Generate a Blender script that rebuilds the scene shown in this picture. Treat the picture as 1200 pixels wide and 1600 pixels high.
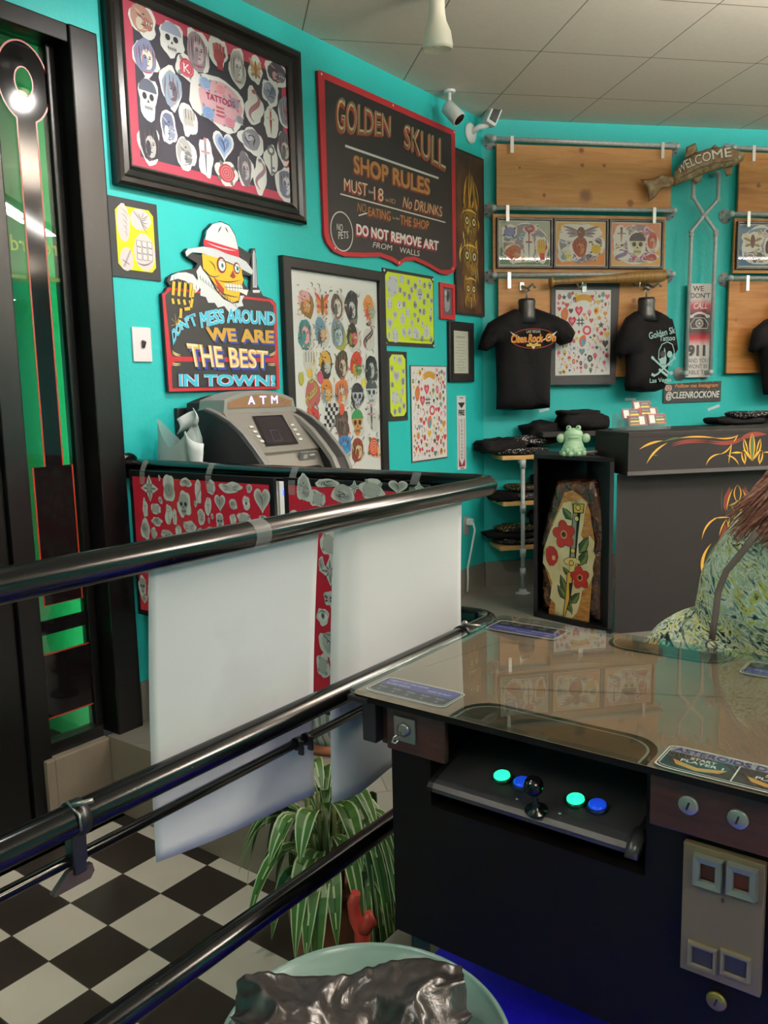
import bpy, bmesh, math, random
from mathutils import Vector, Matrix
from mathutils.geometry import tessellate_polygon, delaunay_2d_cdt
for o in list(bpy.data.objects): bpy.data.objects.remove(o)
SC = bpy.context.scene
COL = SC.collection
R = random.Random(7)
# ------------------------------------------------------------------ camera
F_PX, CAM_Z = 1300.406, 1.63008
CM = Matrix(((0.802948, 0.595586, -0.023479), (0.065324, -0.127085, -0.989738), (-0.592459, 0.793175, -0.140949)))
CP = Vector((0, 0, CAM_Z))
cam = bpy.data.cameras.new('camera')
cam.sensor_fit = 'VERTICAL'; cam.sensor_height = 24.0
cam.lens = F_PX * 24.0 / 1600.0
cam.clip_start = 0.02
camo = bpy.data.objects.new('camera', cam); COL.objects.link(camo)
camo.matrix_world = Matrix((( CM[0][0], -CM[1][0], -CM[2][0], 0), (CM[0][1], -CM[1][1], -CM[2][1], 0), (CM[0][2], -CM[1][2], -CM[2][2], CAM_Z), (0, 0, 0, 1)))
SC.camera = camo
# ------------------------------------------------------------------ world, exposure
w = bpy.data.worlds.new('world'); SC.world = w; w.use_nodes = True
w.node_tree.nodes['Background'].inputs[0].default_value = (0.9, 0.95, 1, 1)
w.node_tree.nodes['Background'].inputs[1].default_value = 0.02
SC.view_settings.view_transform = 'Standard'; SC.view_settings.look = 'None'
SC.view_settings.gamma = 1.0; SC.view_settings.use_curve_mapping = False
SC.view_settings.exposure = 0.12
SC.cycles.max_bounces = 8; SC.cycles.transparent_max_bounces = 24
SC.cycles.sample_clamp_indirect = 4.0
# ------------------------------------------------------------------ lamps (tube and spot fixtures are built further down; the upward fill is added)
TUBES = [((0.2, 3.55, 3.0), 47.5, 48), ((3.2, 9.2, 3.0), 47.5, 60), ((2.4, 2.6, 3.0), 47.5, 85), ((2.4, -.8, 3.0), 47.5, 40), ((-1.9, -1.2, 3.0), 47.5, 14), ((1.9, 5.6, 3.0), 47.5, 60), ((4.4, 5.6, 3.0), 47.5, 60)]  # two follow reflections; the other tubes are added out of view to light the room
SPOTS = [((-1.72, 2.42, 3.08), (-2.78, 2.0, 2.3), 60), ((-1.45, 1.55, 3.08), (-2.7, 2.6, 1.6), 50), ((-1.45, 0.6, 3.08), (-1.9, 1.3, 0.3), 42)]
def lamp(kind, name, loc, energy, col, **kw):
    l = bpy.data.lights.new(name, kind); l.energy = energy; l.color = col
    for k, v in kw.items(): setattr(l, k, v)
    o = bpy.data.objects.new(name, l); o.location = loc; COL.objects.link(o); return o
for p, a, e in TUBES:
    o = lamp('AREA', 'tube_light', (p[0], p[1], p[2] - .055), e, (1.0, .95, .88), shape='RECTANGLE', size=1.2, size_y=.11)
    o.rotation_euler = (0, 0, math.radians(a))
    o = lamp('AREA', 'ceiling_fill_light', (p[0], p[1], p[2] + .03), e * 6.2, (1.0, .9, .8), shape='RECTANGLE', size=1.2, size_y=.06)  # strong upward fill added above each tube to brighten the ceiling
    o.rotation_euler = (math.pi, 0, math.radians(a))
o = lamp('AREA', 'led_light', (-2.885, 1.606, 1.6), 2.4, (.04, 1, .36), shape='RECTANGLE', size=2.5, size_y=.015); o.rotation_euler = Matrix(((0, 1, 0), (0, 0, -1), (-1, 0, 0))).to_euler()
for p, t, e in SPOTS:
    o = lamp('SPOT', 'spot_light', p, e, (1.0, .95, .9), spot_size=math.radians(95), spot_blend=.9, shadow_soft_size=.028)
    o.rotation_euler = (Vector(t) - Vector(p)).to_track_quat('-Z', 'Y').to_euler()
# ------------------------------------------------------------------ frames of reference: left wall plane, back wall plane, floors
ZU, XW, ZC = 0.311, -2.783, 3.333
PITX, PITY = -1.13, 1.855
KB = Vector((-2.783, 4.853, 0)); AB = math.radians(47.54)
UB = Vector((math.cos(AB), math.sin(AB), 0)); NB = Vector((math.sin(AB), -math.cos(AB), 0)); ZV = Vector((0, 0, 1))
def ray(px, py): return CM.transposed() @ Vector(((px - 600) / F_PX, (py - 800) / F_PX, 1))
def isect(q, P, n):
    d = ray(*q); return CP + d * ((Vector(P) - CP).dot(n) / d.dot(n))
def lw(px, py, off=.003): return isect((px, py), (XW + off, 0, 0), Vector((1, 0, 0)))
def bw(px, py, off=.01):
    P = isect((px, py), KB + NB * off, NB); return (P - KB).dot(UB), P.z
def onz(px, py, z): return isect((px, py), (0, 0, z), ZV)
def ony(px, py, y): return isect((px, py), (0, y, 0), Vector((0, 1, 0)))
def BP(s, o, z=0): return KB + UB * s + NB * o + ZV * z
# ------------------------------------------------------------------ materials
def lin(c):
    if isinstance(c, str): c = tuple(int(c[i:i + 2], 16) / 255 for i in (0, 2, 4))
    return tuple(x / 12.92 if x <= .04045 else ((x + .055) / 1.055) ** 2.4 for x in c)
MATS = {}
def mat(c, rough=.6, metal=0.0, spec=.5, emit=0.0, coat=0.0, name=None):
    k = (c, rough, metal, spec, emit, coat)
    if k in MATS: return MATS[k]
    m = bpy.data.materials.new(name or 'paint_' + str(c)); m.use_nodes = True
    b = m.node_tree.nodes['Principled BSDF']; l = lin(c) + (1,)
    b.inputs['Base Color'].default_value = l; b.inputs['Roughness'].default_value = rough
    b.inputs['Metallic'].default_value = metal; b.inputs['Specular IOR Level'].default_value = spec
    b.inputs['Coat Weight'].default_value = coat
    if emit: b.inputs['Emission Color'].default_value = l; b.inputs['Emission Strength'].default_value = emit
    MATS[k] = m; return m
class NT:
    def __init__(s, name, rough=.6, metal=0, spec=.5):
        s.m = bpy.data.materials.new(name); s.m.use_nodes = True; s.t = s.m.node_tree; s.b = s.t.nodes['Principled BSDF']
        s.b.inputs['Roughness'].default_value = rough; s.b.inputs['Metallic'].default_value = metal; s.b.inputs['Specular IOR Level'].default_value = spec
    def n(s, typ, **kw):
        x = s.t.nodes.new(typ)
        for k, v in kw.items():
            if k.startswith('i_'):
                key = k[2:]; key = int(key) if key.isdigit() else key.replace('_', ' ')
                if hasattr(v, 'is_linked') or isinstance(v, bpy.types.NodeSocket): s.t.links.new(v, x.inputs[key])
                else: x.inputs[key].default_value = v
            else: setattr(x, k, v)
        return x
    def math(s, op, a, b=0.0):
        x = s.t.nodes.new('ShaderNodeMath'); x.operation = op
        for i, v in enumerate((a, b)):
            if isinstance(v, bpy.types.NodeSocket): s.t.links.new(v, x.inputs[i])
            else: x.inputs[i].default_value = v
        return x.outputs[0]
    def ramp(s, fac, stops, interp='LINEAR'):
        x = s.t.nodes.new('ShaderNodeValToRGB'); s.t.links.new(fac, x.inputs[0]); e = x.color_ramp; e.interpolation = interp
        while len(e.elements) < len(stops): e.elements.new(.5)
        for el, (p, c) in zip(e.elements, stops): el.position = p; el.color = lin(c) + (1,)
        return x.outputs[0]
    def mix(s, fac, a, b):
        x = s.t.nodes.new('ShaderNodeMix'); x.data_type = 'RGBA'
        for i, v in ((0, fac), (6, a), (7, b)):
            if isinstance(v, bpy.types.NodeSocket): s.t.links.new(v, x.inputs[i])
            else: x.inputs[i].default_value = (lin(v) + (1,)) if i else v
        return x.outputs[2]
    def color(s, sock): s.t.links.new(sock, s.b.inputs['Base Color'])
    def bump(s, h, strength=.2, dist=.01):
        x = s.n('ShaderNodeBump', i_Strength=strength, i_Distance=dist, i_Height=h); s.t.links.new(x.outputs[0], s.b.inputs['Normal'])
    def pos(s, loc=(0, 0, 0), rot=(0, 0, 0), scale=(1, 1, 1)):
        g = s.t.nodes.new('ShaderNodeNewGeometry'); mp = s.n('ShaderNodeMapping', i_Vector=g.outputs['Position'])
        mp.vector_type = 'TEXTURE'
        mp.inputs['Location'].default_value = loc; mp.inputs['Rotation'].default_value = rot; mp.inputs['Scale'].default_value = scale
        return mp.outputs[0]
    def obj(s, scale=(1, 1, 1)):
        g = s.t.nodes.new('ShaderNodeTexCoord'); mp = s.n('ShaderNodeMapping', i_Vector=g.outputs['Object']); mp.inputs['Scale'].default_value = scale
        return mp.outputs[0]
    def noise(s, vec, scale=5, detail=3, rough=.5, dist=0):
        return s.n('ShaderNodeTexNoise', i_Vector=vec, i_Scale=scale, i_Detail=detail, i_Roughness=rough, i_Distortion=dist).outputs[0]
def wall_paint(name, c, bump=.25):
    t = NT(name, .5); p = t.pos(); n = t.noise(p, 2.2, 2)
    t.color(t.mix(n, c, tuple(min(1, x * 1.06) for x in [int(c[i:i + 2], 16) / 255 for i in (0, 2, 4)])))
    t.bump(t.noise(p, 55, 4), bump, .006); return t.m
M_TEAL = wall_paint('teal_wall_paint', '22b3b1')
def m_checker():
    t = NT('checker_tile', .28); T = .2032
    p = t.pos(loc=(-2.156, 1.39, 0), scale=(T, T, 1)); s = t.n('ShaderNodeSeparateXYZ', i_Vector=p)
    fx, fy = t.math('FLOOR', s.outputs[0]), t.math('FLOOR', s.outputs[1])
    par = t.math('PINGPONG', t.math('ADD', fx, fy), 1.0)
    gx = t.math('ABSOLUTE', t.math('SUBTRACT', t.math('FRACT', s.outputs[0]), .5)); gy = t.math('ABSOLUTE', t.math('SUBTRACT', t.math('FRACT', s.outputs[1]), .5))
    g = t.math('GREATER_THAN', t.math('MAXIMUM', gx, gy), .4915)
    n = t.noise(t.pos(), 9, 3)
    c = t.mix(par, t.mix(n, 'cdc3b3', 'd8cfc0'), t.mix(n, '2a2420', '332c27'))
    t.color(t.mix(g, c, '4a463c')); return t.m
M_CHECK = m_checker()
def m_tile(name, c1, c2, c3, bw_, bh, z=False):
    t = NT(name, .38); p = t.pos(loc=tuple(KB), rot=(0, 0, AB))
    if z:
        s = t.n('ShaderNodeSeparateXYZ', i_Vector=t.pos(loc=tuple(KB), rot=(0, 0, AB))); p = t.n('ShaderNodeCombineXYZ', i_X=t.math('ADD', s.outputs[0], s.outputs[1]), i_Y=s.outputs[2]).outputs[0]
    b = t.n('ShaderNodeTexBrick', i_Vector=p, i_Scale=1.0, i_Mortar_Size=.003, i_Brick_Width=bw_, i_Row_Height=bh)
    b.inputs['Color1'].default_value = lin(c1) + (1,); b.inputs['Color2'].default_value = lin(c2) + (1,); b.inputs['Mortar'].default_value = lin(c3) + (1,)
    n = t.noise(t.pos(scale=(1, .3, 1)), 7, 5, .6)
    t.color(t.mix(t.math('MULTIPLY', n, .6), b.outputs[0], c2)); return t.m
M_GREY = m_tile('grey_stone_tile', '8b857c', '6f6a62', '57534c', .61, .305)
M_STEP = m_tile('taupe_step_tile', '87796a', '74685a', '5a5146', .61, .4, True)
def m_ceiling():
    t = NT('ceiling_tile', .8); p = t.pos(loc=(KB.x, KB.y, 0), rot=(0, 0, AB)); s = t.n('ShaderNodeSeparateXYZ', i_Vector=p)
    def ln(sock, o): return t.math('ABSOLUTE', t.math('SUBTRACT', t.math('FRACT', t.math('DIVIDE', t.math('SUBTRACT', sock, o), .61)), .5))
    g = t.math('GREATER_THAN', t.math('MAXIMUM', ln(s.outputs[0], -.02), ln(s.outputs[1], -.44)), .4955)
    n = t.noise(t.pos(), 40, 3)
    t.color(t.mix(g, t.mix(n, 'd2cabf', 'ddd5ca'), '6d675d')); t.bump(n, .12, .004); return t.m
M_CEIL = m_ceiling()
def m_ply(name, c1, c2, c3, knots):
    t = NT(name, .5); p = t.pos(rot=(0, 0, AB), scale=(2.2, 1, .22)); P = t.pos()
    n = t.noise(p, 5, 5, .6, 1.2); f = t.noise(t.pos(rot=(0, 0, AB), scale=(3, 1, .05)), 6, 3)
    c = t.mix(t.math('MULTIPLY', f, .4), t.ramp(n, [(.3, c2), (.48, c1), (.62, c3), (.75, c2)]), c2)
    for q, r in knots:
        d = t.n('ShaderNodeVectorMath', operation='DISTANCE'); t.t.links.new(P, d.inputs[0]); d.inputs[1].default_value = q
        v = t.math('ADD', t.math('DIVIDE', d.outputs[1], r), t.math('MULTIPLY', t.noise(P, 30, 3), .5))
        c = t.mix(t.ramp(v, [(.5, 'ffffff'), (.75, 'd0d0d0'), (1.3, '000000')]), c, '7a4522')
    t.color(c); return t.m
_bk = lambda px, py: tuple(BP(*(lambda q: (q[0], .055, q[1]))(bw(px, py, .055))))
M_PLY = m_ply('pine_plywood', 'c98a4e', 'b87840', 'd49a5e', [(_bk(910, 258), .022), (_bk(944, 259), .02), (_bk(915, 306), .075), (_bk(908, 235), .03), (_bk(812, 262), .014), (_bk(985, 317), .04), (_bk(990, 470), .03), (_bk(850, 305), .02), (_bk(1000, 560), .04)])
M_PLY2 = m_ply('fir_plywood', 'c07c38', '9a5c28', 'd08f4c', [(_bk(1150, 500), .02), (_bk(1185, 290), .03)])
def m_speck(name, c, c2, rough, sc=60, metal=0, spec=.5, bump=0, lo=.62, hi=.7):
    t = NT(name, rough, metal, spec); n = t.noise(t.pos(), sc, 4); t.color(t.ramp(n, [(lo, c), (hi, c2)]))
    if bump: t.bump(n, bump, .003)
    return t.m
M_RAIL = m_speck('chipped_black_enamel', '070708', '303233', .17, 130, lo=.68, hi=.76)
M_BLACKF = m_speck('black_painted_frame', '0c0b0c', '151312', .32, 20, spec=.28)
M_BLACKM = m_speck('black_melamine', '100e12', '161418', .5, 15, spec=.25)
M_CHAR = m_speck('charcoal_counter', '141112', '1a1617', .65, 40, spec=.3)
M_GALV = m_speck('galvanised_pipe', 'b4b7b8', 'c8caca', .35, 50, .15, lo=.4, hi=.7)
def m_clear(name, tint='ffffff', rough=.0, ior=1.5, diff=0.0, dcol='ffffff'):
    m = bpy.data.materials.new(name); m.use_nodes = True; t = m.node_tree; t.nodes.clear()
    out = t.nodes.new('ShaderNodeOutputMaterial'); tr = t.nodes.new('ShaderNodeBsdfTransparent'); gl = t.nodes.new('ShaderNodeBsdfGlossy'); fr = t.nodes.new('ShaderNodeFresnel'); mx = t.nodes.new('ShaderNodeMixShader')
    tr.inputs[0].default_value = lin(tint) + (1,); gl.inputs['Roughness'].default_value = rough; bf = t.nodes.new('ShaderNodeNewGeometry'); mr = t.nodes.new('ShaderNodeMapRange'); mr.inputs[3].default_value = ior; mr.inputs[4].default_value = 1 / ior; t.links.new(bf.outputs['Backfacing'], mr.inputs[0]); t.links.new(mr.outputs[0], fr.inputs[0])
    t.links.new(fr.outputs[0], mx.inputs[0]); t.links.new(tr.outputs[0], mx.inputs[1]); t.links.new(gl.outputs[0], mx.inputs[2]); last = mx.outputs[0]
    if diff:
        df = t.nodes.new('ShaderNodeBsdfDiffuse'); df.inputs[0].default_value = lin(dcol) + (1,); m2 = t.nodes.new('ShaderNodeMixShader'); m2.inputs[0].default_value = diff
        t.links.new(last, m2.inputs[1]); t.links.new(df.outputs[0], m2.inputs[2]); last = m2.outputs[0]
    t.links.new(last, out.inputs[0]); return m
M_GLASS = m_clear('clear_picture_glass', ior=1.35)
M_TABLEG = m_clear('table_glass', 'e9f2ee', ior=1.62)
M_DOORG = m_clear('window_glass', 'cfe0d6', ior=1.6)
M_TAPE = m_clear('clear_tape', 'f4f4f0', .15, 1.5, .18, 'e8e8e4')
M_ACRYL = m_clear('clear_acrylic', 'f0f2f2', .05, 1.5, .12, 'dfe3e4')
# ------------------------------------------------------------------ mesh builder
def link(o): COL.objects.link(o); return o
def world_of(o):
    m = o.matrix_basis.copy()
    while o.parent: o = o.parent; m = o.matrix_basis @ m
    return m
class MB:
    def __init__(s): s.v = []; s.f = []; s.m = []; s.mats = []; s.sm = []
    def mi(s, m):
        if m not in s.mats: s.mats.append(m)
        return s.mats.index(m)
    def add(s, vs, fs, m, smooth=False):
        b = len(s.v); k = s.mi(m); s.v += [Vector(v) for v in vs]
        for f in fs: s.f.append([b + i for i in f]); s.m.append(k); s.sm.append(smooth)
        return s
    def box(s, c, size, m, rot=None, bev=0):
        hx, hy, hz = (x / 2 for x in size); c = Vector(c)
        if bev:
            bm = bmesh.new(); bmesh.ops.create_cube(bm, size=1)
            for v in bm.verts: v.co = Vector((v.co.x * size[0], v.co.y * size[1], v.co.z * size[2]))
            bmesh.ops.bevel(bm, geom=bm.edges[:], offset=bev, segments=2, affect='EDGES', profile=.6)
            bm.verts.index_update(); vs = [v.co.copy() for v in bm.verts]; fs = [[v.index for v in f.verts] for f in bm.faces]; bm.free()
        else:
            vs = [Vector((x, y, z)) for x in (-hx, hx) for y in (-hy, hy) for z in (-hz, hz)]
            fs = [(0, 1, 3, 2), (4, 6, 7, 5), (0, 4, 5, 1), (2, 3, 7, 6), (0, 2, 6, 4), (1, 5, 7, 3)]
        if rot is not None:
            if not isinstance(rot, Matrix): rot = Matrix.Rotation(rot, 3, 'Z')
            vs = [rot @ v for v in vs]
        return s.add([v + c for v in vs], fs, m)
    def prism(s, pts, ext, m, m_side=None):          # pts: 3-D outline, ext: extrusion vector
        n = len(pts); ext = Vector(ext); pts = [Vector(p) for p in pts]
        tri = tessellate_polygon([pts])
        s.add(pts, [t for t in tri], m); s.add([p + ext for p in pts], [t for t in tri], m)
        s.add(pts + [p + ext for p in pts], [(i, (i + 1) % n, n + (i + 1) % n, n + i) for i in range(n)], m_side or m); return s
    def tube(s, path, r, m, n=12, caps=True, flat=None):
        path = [Vector(p) for p in path]; rs = r if isinstance(r, (list, tuple)) else [r] * len(path)
        up = None; rings = []
        for i, p in enumerate(path):
            d = (path[min(i + 1, len(path) - 1)] - path[max(i - 1, 0)]).normalized()
            if up is None:
                up = Vector((0, 0, 1)) if abs(d.z) < .9 else Vector((1, 0, 0))
            a = (up - d * up.dot(d)); a = a.normalized() if a.length > 1e-6 else d.orthogonal().normalized(); up = a; b = d.cross(a)
            ka, kb = flat or (1, 1)
            rings.append([p + (a * math.cos(t) * ka + b * math.sin(t) * kb) * rs[i] for t in [2 * math.pi * k / n for k in range(n)]])
        vs = [v for rg in rings for v in rg]; fs = []
        for i in range(len(path) - 1):
            for k in range(n): fs.append((i * n + k, i * n + (k + 1) % n, (i + 1) * n + (k + 1) % n, (i + 1) * n + k))
        s.add(vs, fs, m, True)
        if caps: s.add(rings[0], [tuple(range(n))], m); s.add(rings[-1], [tuple(range(n))], m)
        return s
    def lathe(s, prof, c, m, n=24, axis=None, caps=True):
        c = Vector(c); q = (Vector(axis).to_track_quat('Z', 'Y') if axis is not None else None)
        vs = []
        for r, z in prof:
            for k in range(n):
                t = 2 * math.pi * k / n; v = Vector((r * math.cos(t), r * math.sin(t), z)); vs.append((q @ v if q else v) + c)
        fs = [(i * n + k, i * n + (k + 1) % n, (i + 1) * n + (k + 1) % n, (i + 1) * n + k) for i in range(len(prof) - 1) for k in range(n)]
        s.add(vs, fs, m, True)
        if caps:
            if prof[0][0] > 1e-5: s.add(vs[:n], [tuple(range(n))], m)
            if prof[-1][0] > 1e-5: s.add(vs[-n:], [tuple(range(n))], m)
        return s
    def ball(s, c, r, m, n=16, squash=(1, 1, 1), rot=None):
        c = Vector(c); vs = []; k = n // 2
        for i in range(k + 1):
            a = math.pi * i / k
            for j in range(n):
                t = 2 * math.pi * j / n; v = Vector((r * squash[0] * math.sin(a) * math.cos(t), r * squash[1] * math.sin(a) * math.sin(t), r * squash[2] * math.cos(a))); vs.append((rot @ v if rot else v) + c)
        return s.add(vs, [(i * n + j, i * n + (j + 1) % n, (i + 1) * n + (j + 1) % n, (i + 1) * n + j) for i in range(k) for j in range(n)], m, True)
    def sheet(s, fn, nu, nv, m, smooth=True, thick=0.0):   # fn(u, v) -> point
        g = [[Vector(fn(i / nu, j / nv)) for j in range(nv + 1)] for i in range(nu + 1)]
        idx = lambda i, j: i * (nv + 1) + j
        fs = [(idx(i, j), idx(i + 1, j), idx(i + 1, j + 1), idx(i, j + 1)) for i in range(nu) for j in range(nv)]
        s.add([p for r in g for p in r], fs, m, smooth)
        if thick:
            nr = lambda i, j: (g[min(i + 1, nu)][j] - g[max(i - 1, 0)][j]).cross(g[i][min(j + 1, nv)] - g[i][max(j - 1, 0)]).normalized()
            g2 = [[g[i][j] - nr(i, j) * thick for j in range(nv + 1)] for i in range(nu + 1)]
            s.add([p for r in g2 for p in r], [f[::-1] for f in fs], m, smooth)
            bd = [(i, 0) for i in range(nu + 1)] + [(nu, j) for j in range(1, nv + 1)] + [(i, nv) for i in range(nu - 1, -1, -1)] + [(0, j) for j in range(nv - 1, 0, -1)]
            n = len(bd); s.add([g[i][j] for i, j in bd] + [g2[i][j] for i, j in bd], [(k, (k + 1) % n, n + (k + 1) % n, n + k) for k in range(n)], m)
        return s
    def pillow(s, outline, O, ux, uy, nn, depth, m, step=.02, back=.6, hfn=None, fall=.05):  # a puffed cut-out of a 2-D outline
        out = [Vector((p[0], p[1])) for p in outline]; n = len(out)
        def dist(p):
            d = 9
            for i in range(n):
                a, b = out[i], out[(i + 1) % n]; e = b - a; t = max(0, min(1, (p - a).dot(e) / max(e.length_squared, 1e-12))); d = min(d, (p - a - e * t).length)
            return d
        xs = [p.x for p in out]; ys = [p.y for p in out]; pts = list(out); x = min(xs) + step / 2
        def inside(p):
            c = False
            for i in range(n):
                a, b = out[i], out[(i + 1) % n]
                if (a.y > p.y) != (b.y > p.y) and p.x < (b.x - a.x) * (p.y - a.y) / (b.y - a.y) + a.x: c = not c
            return c
        while x < max(xs):
            y = min(ys) + step / 2
            while y < max(ys):
                p = Vector((x, y))
                if inside(p) and dist(p) > step * .45: pts.append(p)
                y += step
            x += step
        r = delaunay_2d_cdt(pts, [(i, (i + 1) % n) for i in range(n)], [], 1, 1e-6); vv, fcs = r[0], r[2]
        hs = [math.sqrt(max(0, 1 - (1 - min(1, dist(p) / fall)) ** 2)) for p in vv]
        ux, uy, nn, O = Vector(ux), Vector(uy), Vector(nn), Vector(O)
        fr = [O + ux * p.x + uy * p.y + nn * (depth * h + (hfn(p.x, p.y) * h if hfn else 0)) for p, h in zip(vv, hs)]
        bk = [O + ux * p.x + uy * p.y - nn * (depth * back * h) for p, h in zip(vv, hs)]
        s.add(fr, fcs, m, True); s.add(bk, [tuple(reversed(f)) for f in fcs], m, True); return s
    def build(s, name, parent=None, bevel=0, weld=True):
        me = bpy.data.meshes.new(name); inv = world_of(parent).inverted() if parent else Matrix()
        me.from_pydata([inv @ v for v in s.v], [], s.f)
        for m in s.mats: me.materials.append(m)
        me.polygons.foreach_set('material_index', s.m); me.polygons.foreach_set('use_smooth', s.sm); me.update()
        bm = bmesh.new(); bm.from_mesh(me)
        if weld: bmesh.ops.remove_doubles(bm, verts=bm.verts, dist=2e-6)
        bmesh.ops.recalc_face_normals(bm, faces=bm.faces) if weld else None
        bm.to_mesh(me); bm.free()
        o = bpy.data.objects.new(name, me); link(o)
        if parent: o.parent = parent
        if bevel:
            md = o.modifiers.new('bevel', 'BEVEL'); md.width = bevel; md.segments = 2; md.limit_method = 'ANGLE'; md.angle_limit = .7
        return o
def thing(name, label, cat, loc=(0, 0, 0), rz=0.0, group=None):
    o = bpy.data.objects.new(name, None); o.location = loc; o.rotation_euler = (0, 0, rz); o.empty_display_size = .05; link(o)
    return tag(o, label, cat, group)
def tag(o, label, cat, group=None):
    o['label'] = label; o['category'] = cat
    if group: o['group'] = group
    return o
def struct(o): o['kind'] = 'structure'; return o
def copy_tree(o, parent=None):
    c = o.copy(); link(c)
    if parent: c.parent = parent
    for ch in list(o.children): copy_tree(ch, c)
    return c
# ------------------------------------------------------------------ flat artwork (paint, print, lettering) on a surface
_glyph = {}
def glyphs(body, bold=0.0, spacing=1.0):
    k = (body, bold, spacing)
    if k not in _glyph:
        c = bpy.data.curves.new('lettering', 'FONT'); c.body = body; c.offset = min(bold, 0); c.space_character = spacing; c.resolution_u = 3
        o = bpy.data.objects.new('lettering', c); m = o.to_mesh()
        vs = [(v.co.x, v.co.y) for v in m.vertices]; fs = [tuple(p.vertices) for p in m.polygons]
        if bold > 0:
            n0 = len(vs); base = list(vs); bf = list(fs); vs, fs = [], []
            for q, (dx, dy) in enumerate(((-bold, -bold), (bold, -bold), (bold, bold), (-bold, bold), (0, 0))): vs += [(x + dx, y + dy) for x, y in base]; fs += [tuple(i + q * n0 for i in f) for f in bf]
        o.to_mesh_clear(); bpy.data.objects.remove(o); bpy.data.curves.remove(c)
        x0, x1 = min(v[0] for v in vs), max(v[0] for v in vs); y0, y1 = min(v[1] for v in vs), max(v[1] for v in vs)
        _glyph[k] = ([((x - x0) / (x1 - x0), (y - y0) / (y1 - y0)) for x, y in vs], fs, (x1 - x0) / (y1 - y0), n0 if bold > 0 else 10 ** 6)
    return _glyph[k]
class Art:
    def __init__(s, O, ux, uy, nn, rough=.6): s.O, s.ux, s.uy, s.nn = Vector(O), Vector(ux).normalized(), Vector(uy).normalized(), Vector(nn).normalized(); s.mb = MB(); s.k = 0; s.rough = rough; s.warp = None
    def P(s, x, y, lv):
        if s.warp: x, y = s.warp(x, y)
        return s.O + s.ux * x + s.uy * y + s.nn * (.0004 * lv + s.k * 2e-6)
    def M(s, c): return c if isinstance(c, bpy.types.Material) else mat(c, s.rough)
    def poly(s, pts, c, lv=1):
        s.k += 1; tri = tessellate_polygon([[Vector((p[0], p[1], 0)) for p in pts]])
        s.mb.add([s.P(x, y, lv) for x, y in pts], [t for t in tri], s.M(c)); return s
    def rect(s, x0, y0, x1, y1, c, lv=1): return s.poly([(x0, y0), (x1, y0), (x1, y1), (x0, y1)], c, lv)
    def ell(s, cx, cy, rx, ry, c, lv=1, rot=0, n=16):
        a, b = math.cos(rot), math.sin(rot)
        return s.poly([(cx + rx * math.cos(t) * a - ry * math.sin(t) * b, cy + rx * math.cos(t) * b + ry * math.sin(t) * a) for t in [2 * math.pi * i / n for i in range(n)]], c, lv)
    def ring(s, cx, cy, rx, ry, w, c, lv=1, n=28): return s.line([(cx + rx * math.cos(2 * math.pi * i / n), cy + ry * math.sin(2 * math.pi * i / n)) for i in range(n + 1)], w, c, lv)
    def line(s, pts, w, c, lv=2, taper=False):
        s.k += 1; pts = [Vector(p) for p in pts]; n = len(pts); L, Rr = [], []
        for i, p in enumerate(pts):
            d = pts[min(i + 1, n - 1)] - pts[max(i - 1, 0)]; d = d.normalized() if d.length > 0 else Vector((1, 0)); q = Vector((-d.y, d.x))
            ww = w / 2 * ((math.sin(math.pi * (i + .15) / (n - .7))) if taper else 1); L.append(p + q * ww); Rr.append(p - q * ww)
        vs = [s.P(v.x, v.y, lv) for v in L + Rr]
        s.mb.add(vs, [(i, i + 1, n + i + 1, n + i) for i in range(n - 1)], s.M(c)); return s
    def curve(s, p0, p1, p2, w, c, lv=2, taper=True, n=10):
        return s.line([((1 - t) ** 2 * p0[0] + 2 * t * (1 - t) * p1[0] + t * t * p2[0], (1 - t) ** 2 * p0[1] + 2 * t * (1 - t) * p1[1] + t * t * p2[1]) for t in [i / n for i in range(n + 1)]], w, c, lv, taper)
    def text(s, body, x, y, w, h, c, lv=3, bold=0.0, shear=0.0, fn=None, spacing=1.0, rot=0.0, mirror=False):   # box (x, y, w, h) anchored bottom left
        s.k += 1; vs, fs, ar, cn = glyphs(body, bold, spacing)
        if w is None: w = ar * h
        ca, sa = math.cos(rot), math.sin(rot); out = []
        for gi, (u, v) in enumerate(vs):
            if mirror: u = 1 - u
            if fn: a, b = fn(u, v)
            else:
                a, b = u * w + shear * v * h, v * h; a, b = x + a * ca - b * sa, y + a * sa + b * ca
            out.append(s.P(a, b, lv + .13 * (gi // cn)))
        s.mb.add(out, fs, s.M(c)); return s
    def build(s, name, parent): return s.mb.build(name, parent, weld=False)
def blob(cx, cy, rx, ry, rnd, n=16, j=.18):
    a = [1 + j * (rnd.random() * 2 - 1) for _ in range(n)]; a = [(a[i - 1] + 2 * a[i] + a[(i + 1) % n]) / 4 + .25 * j * (rnd.random() - .5) for i in range(n)]
    return [(cx + rx * a[i] * math.cos(2 * math.pi * i / n), cy + ry * a[i] * math.sin(2 * math.pi * i / n)) for i in range(n)]
def heart(cx, cy, rx, ry): return [(cx + rx * (math.sin(t) ** 3), cy + ry * ((13 * math.cos(t) - 5 * math.cos(2 * t) - 2 * math.cos(3 * t) - math.cos(4 * t)) / 15)) for t in [2 * math.pi * i / 24 for i in range(24)]]
def star(cx, cy, r, k=5, q=.45, ph=0.0): return [(cx + (r if i % 2 == 0 else r * q) * math.sin(math.pi * i / k + ph), cy + (r if i % 2 == 0 else r * q) * math.cos(math.pi * i / k + ph)) for i in range(2 * k)]
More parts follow.
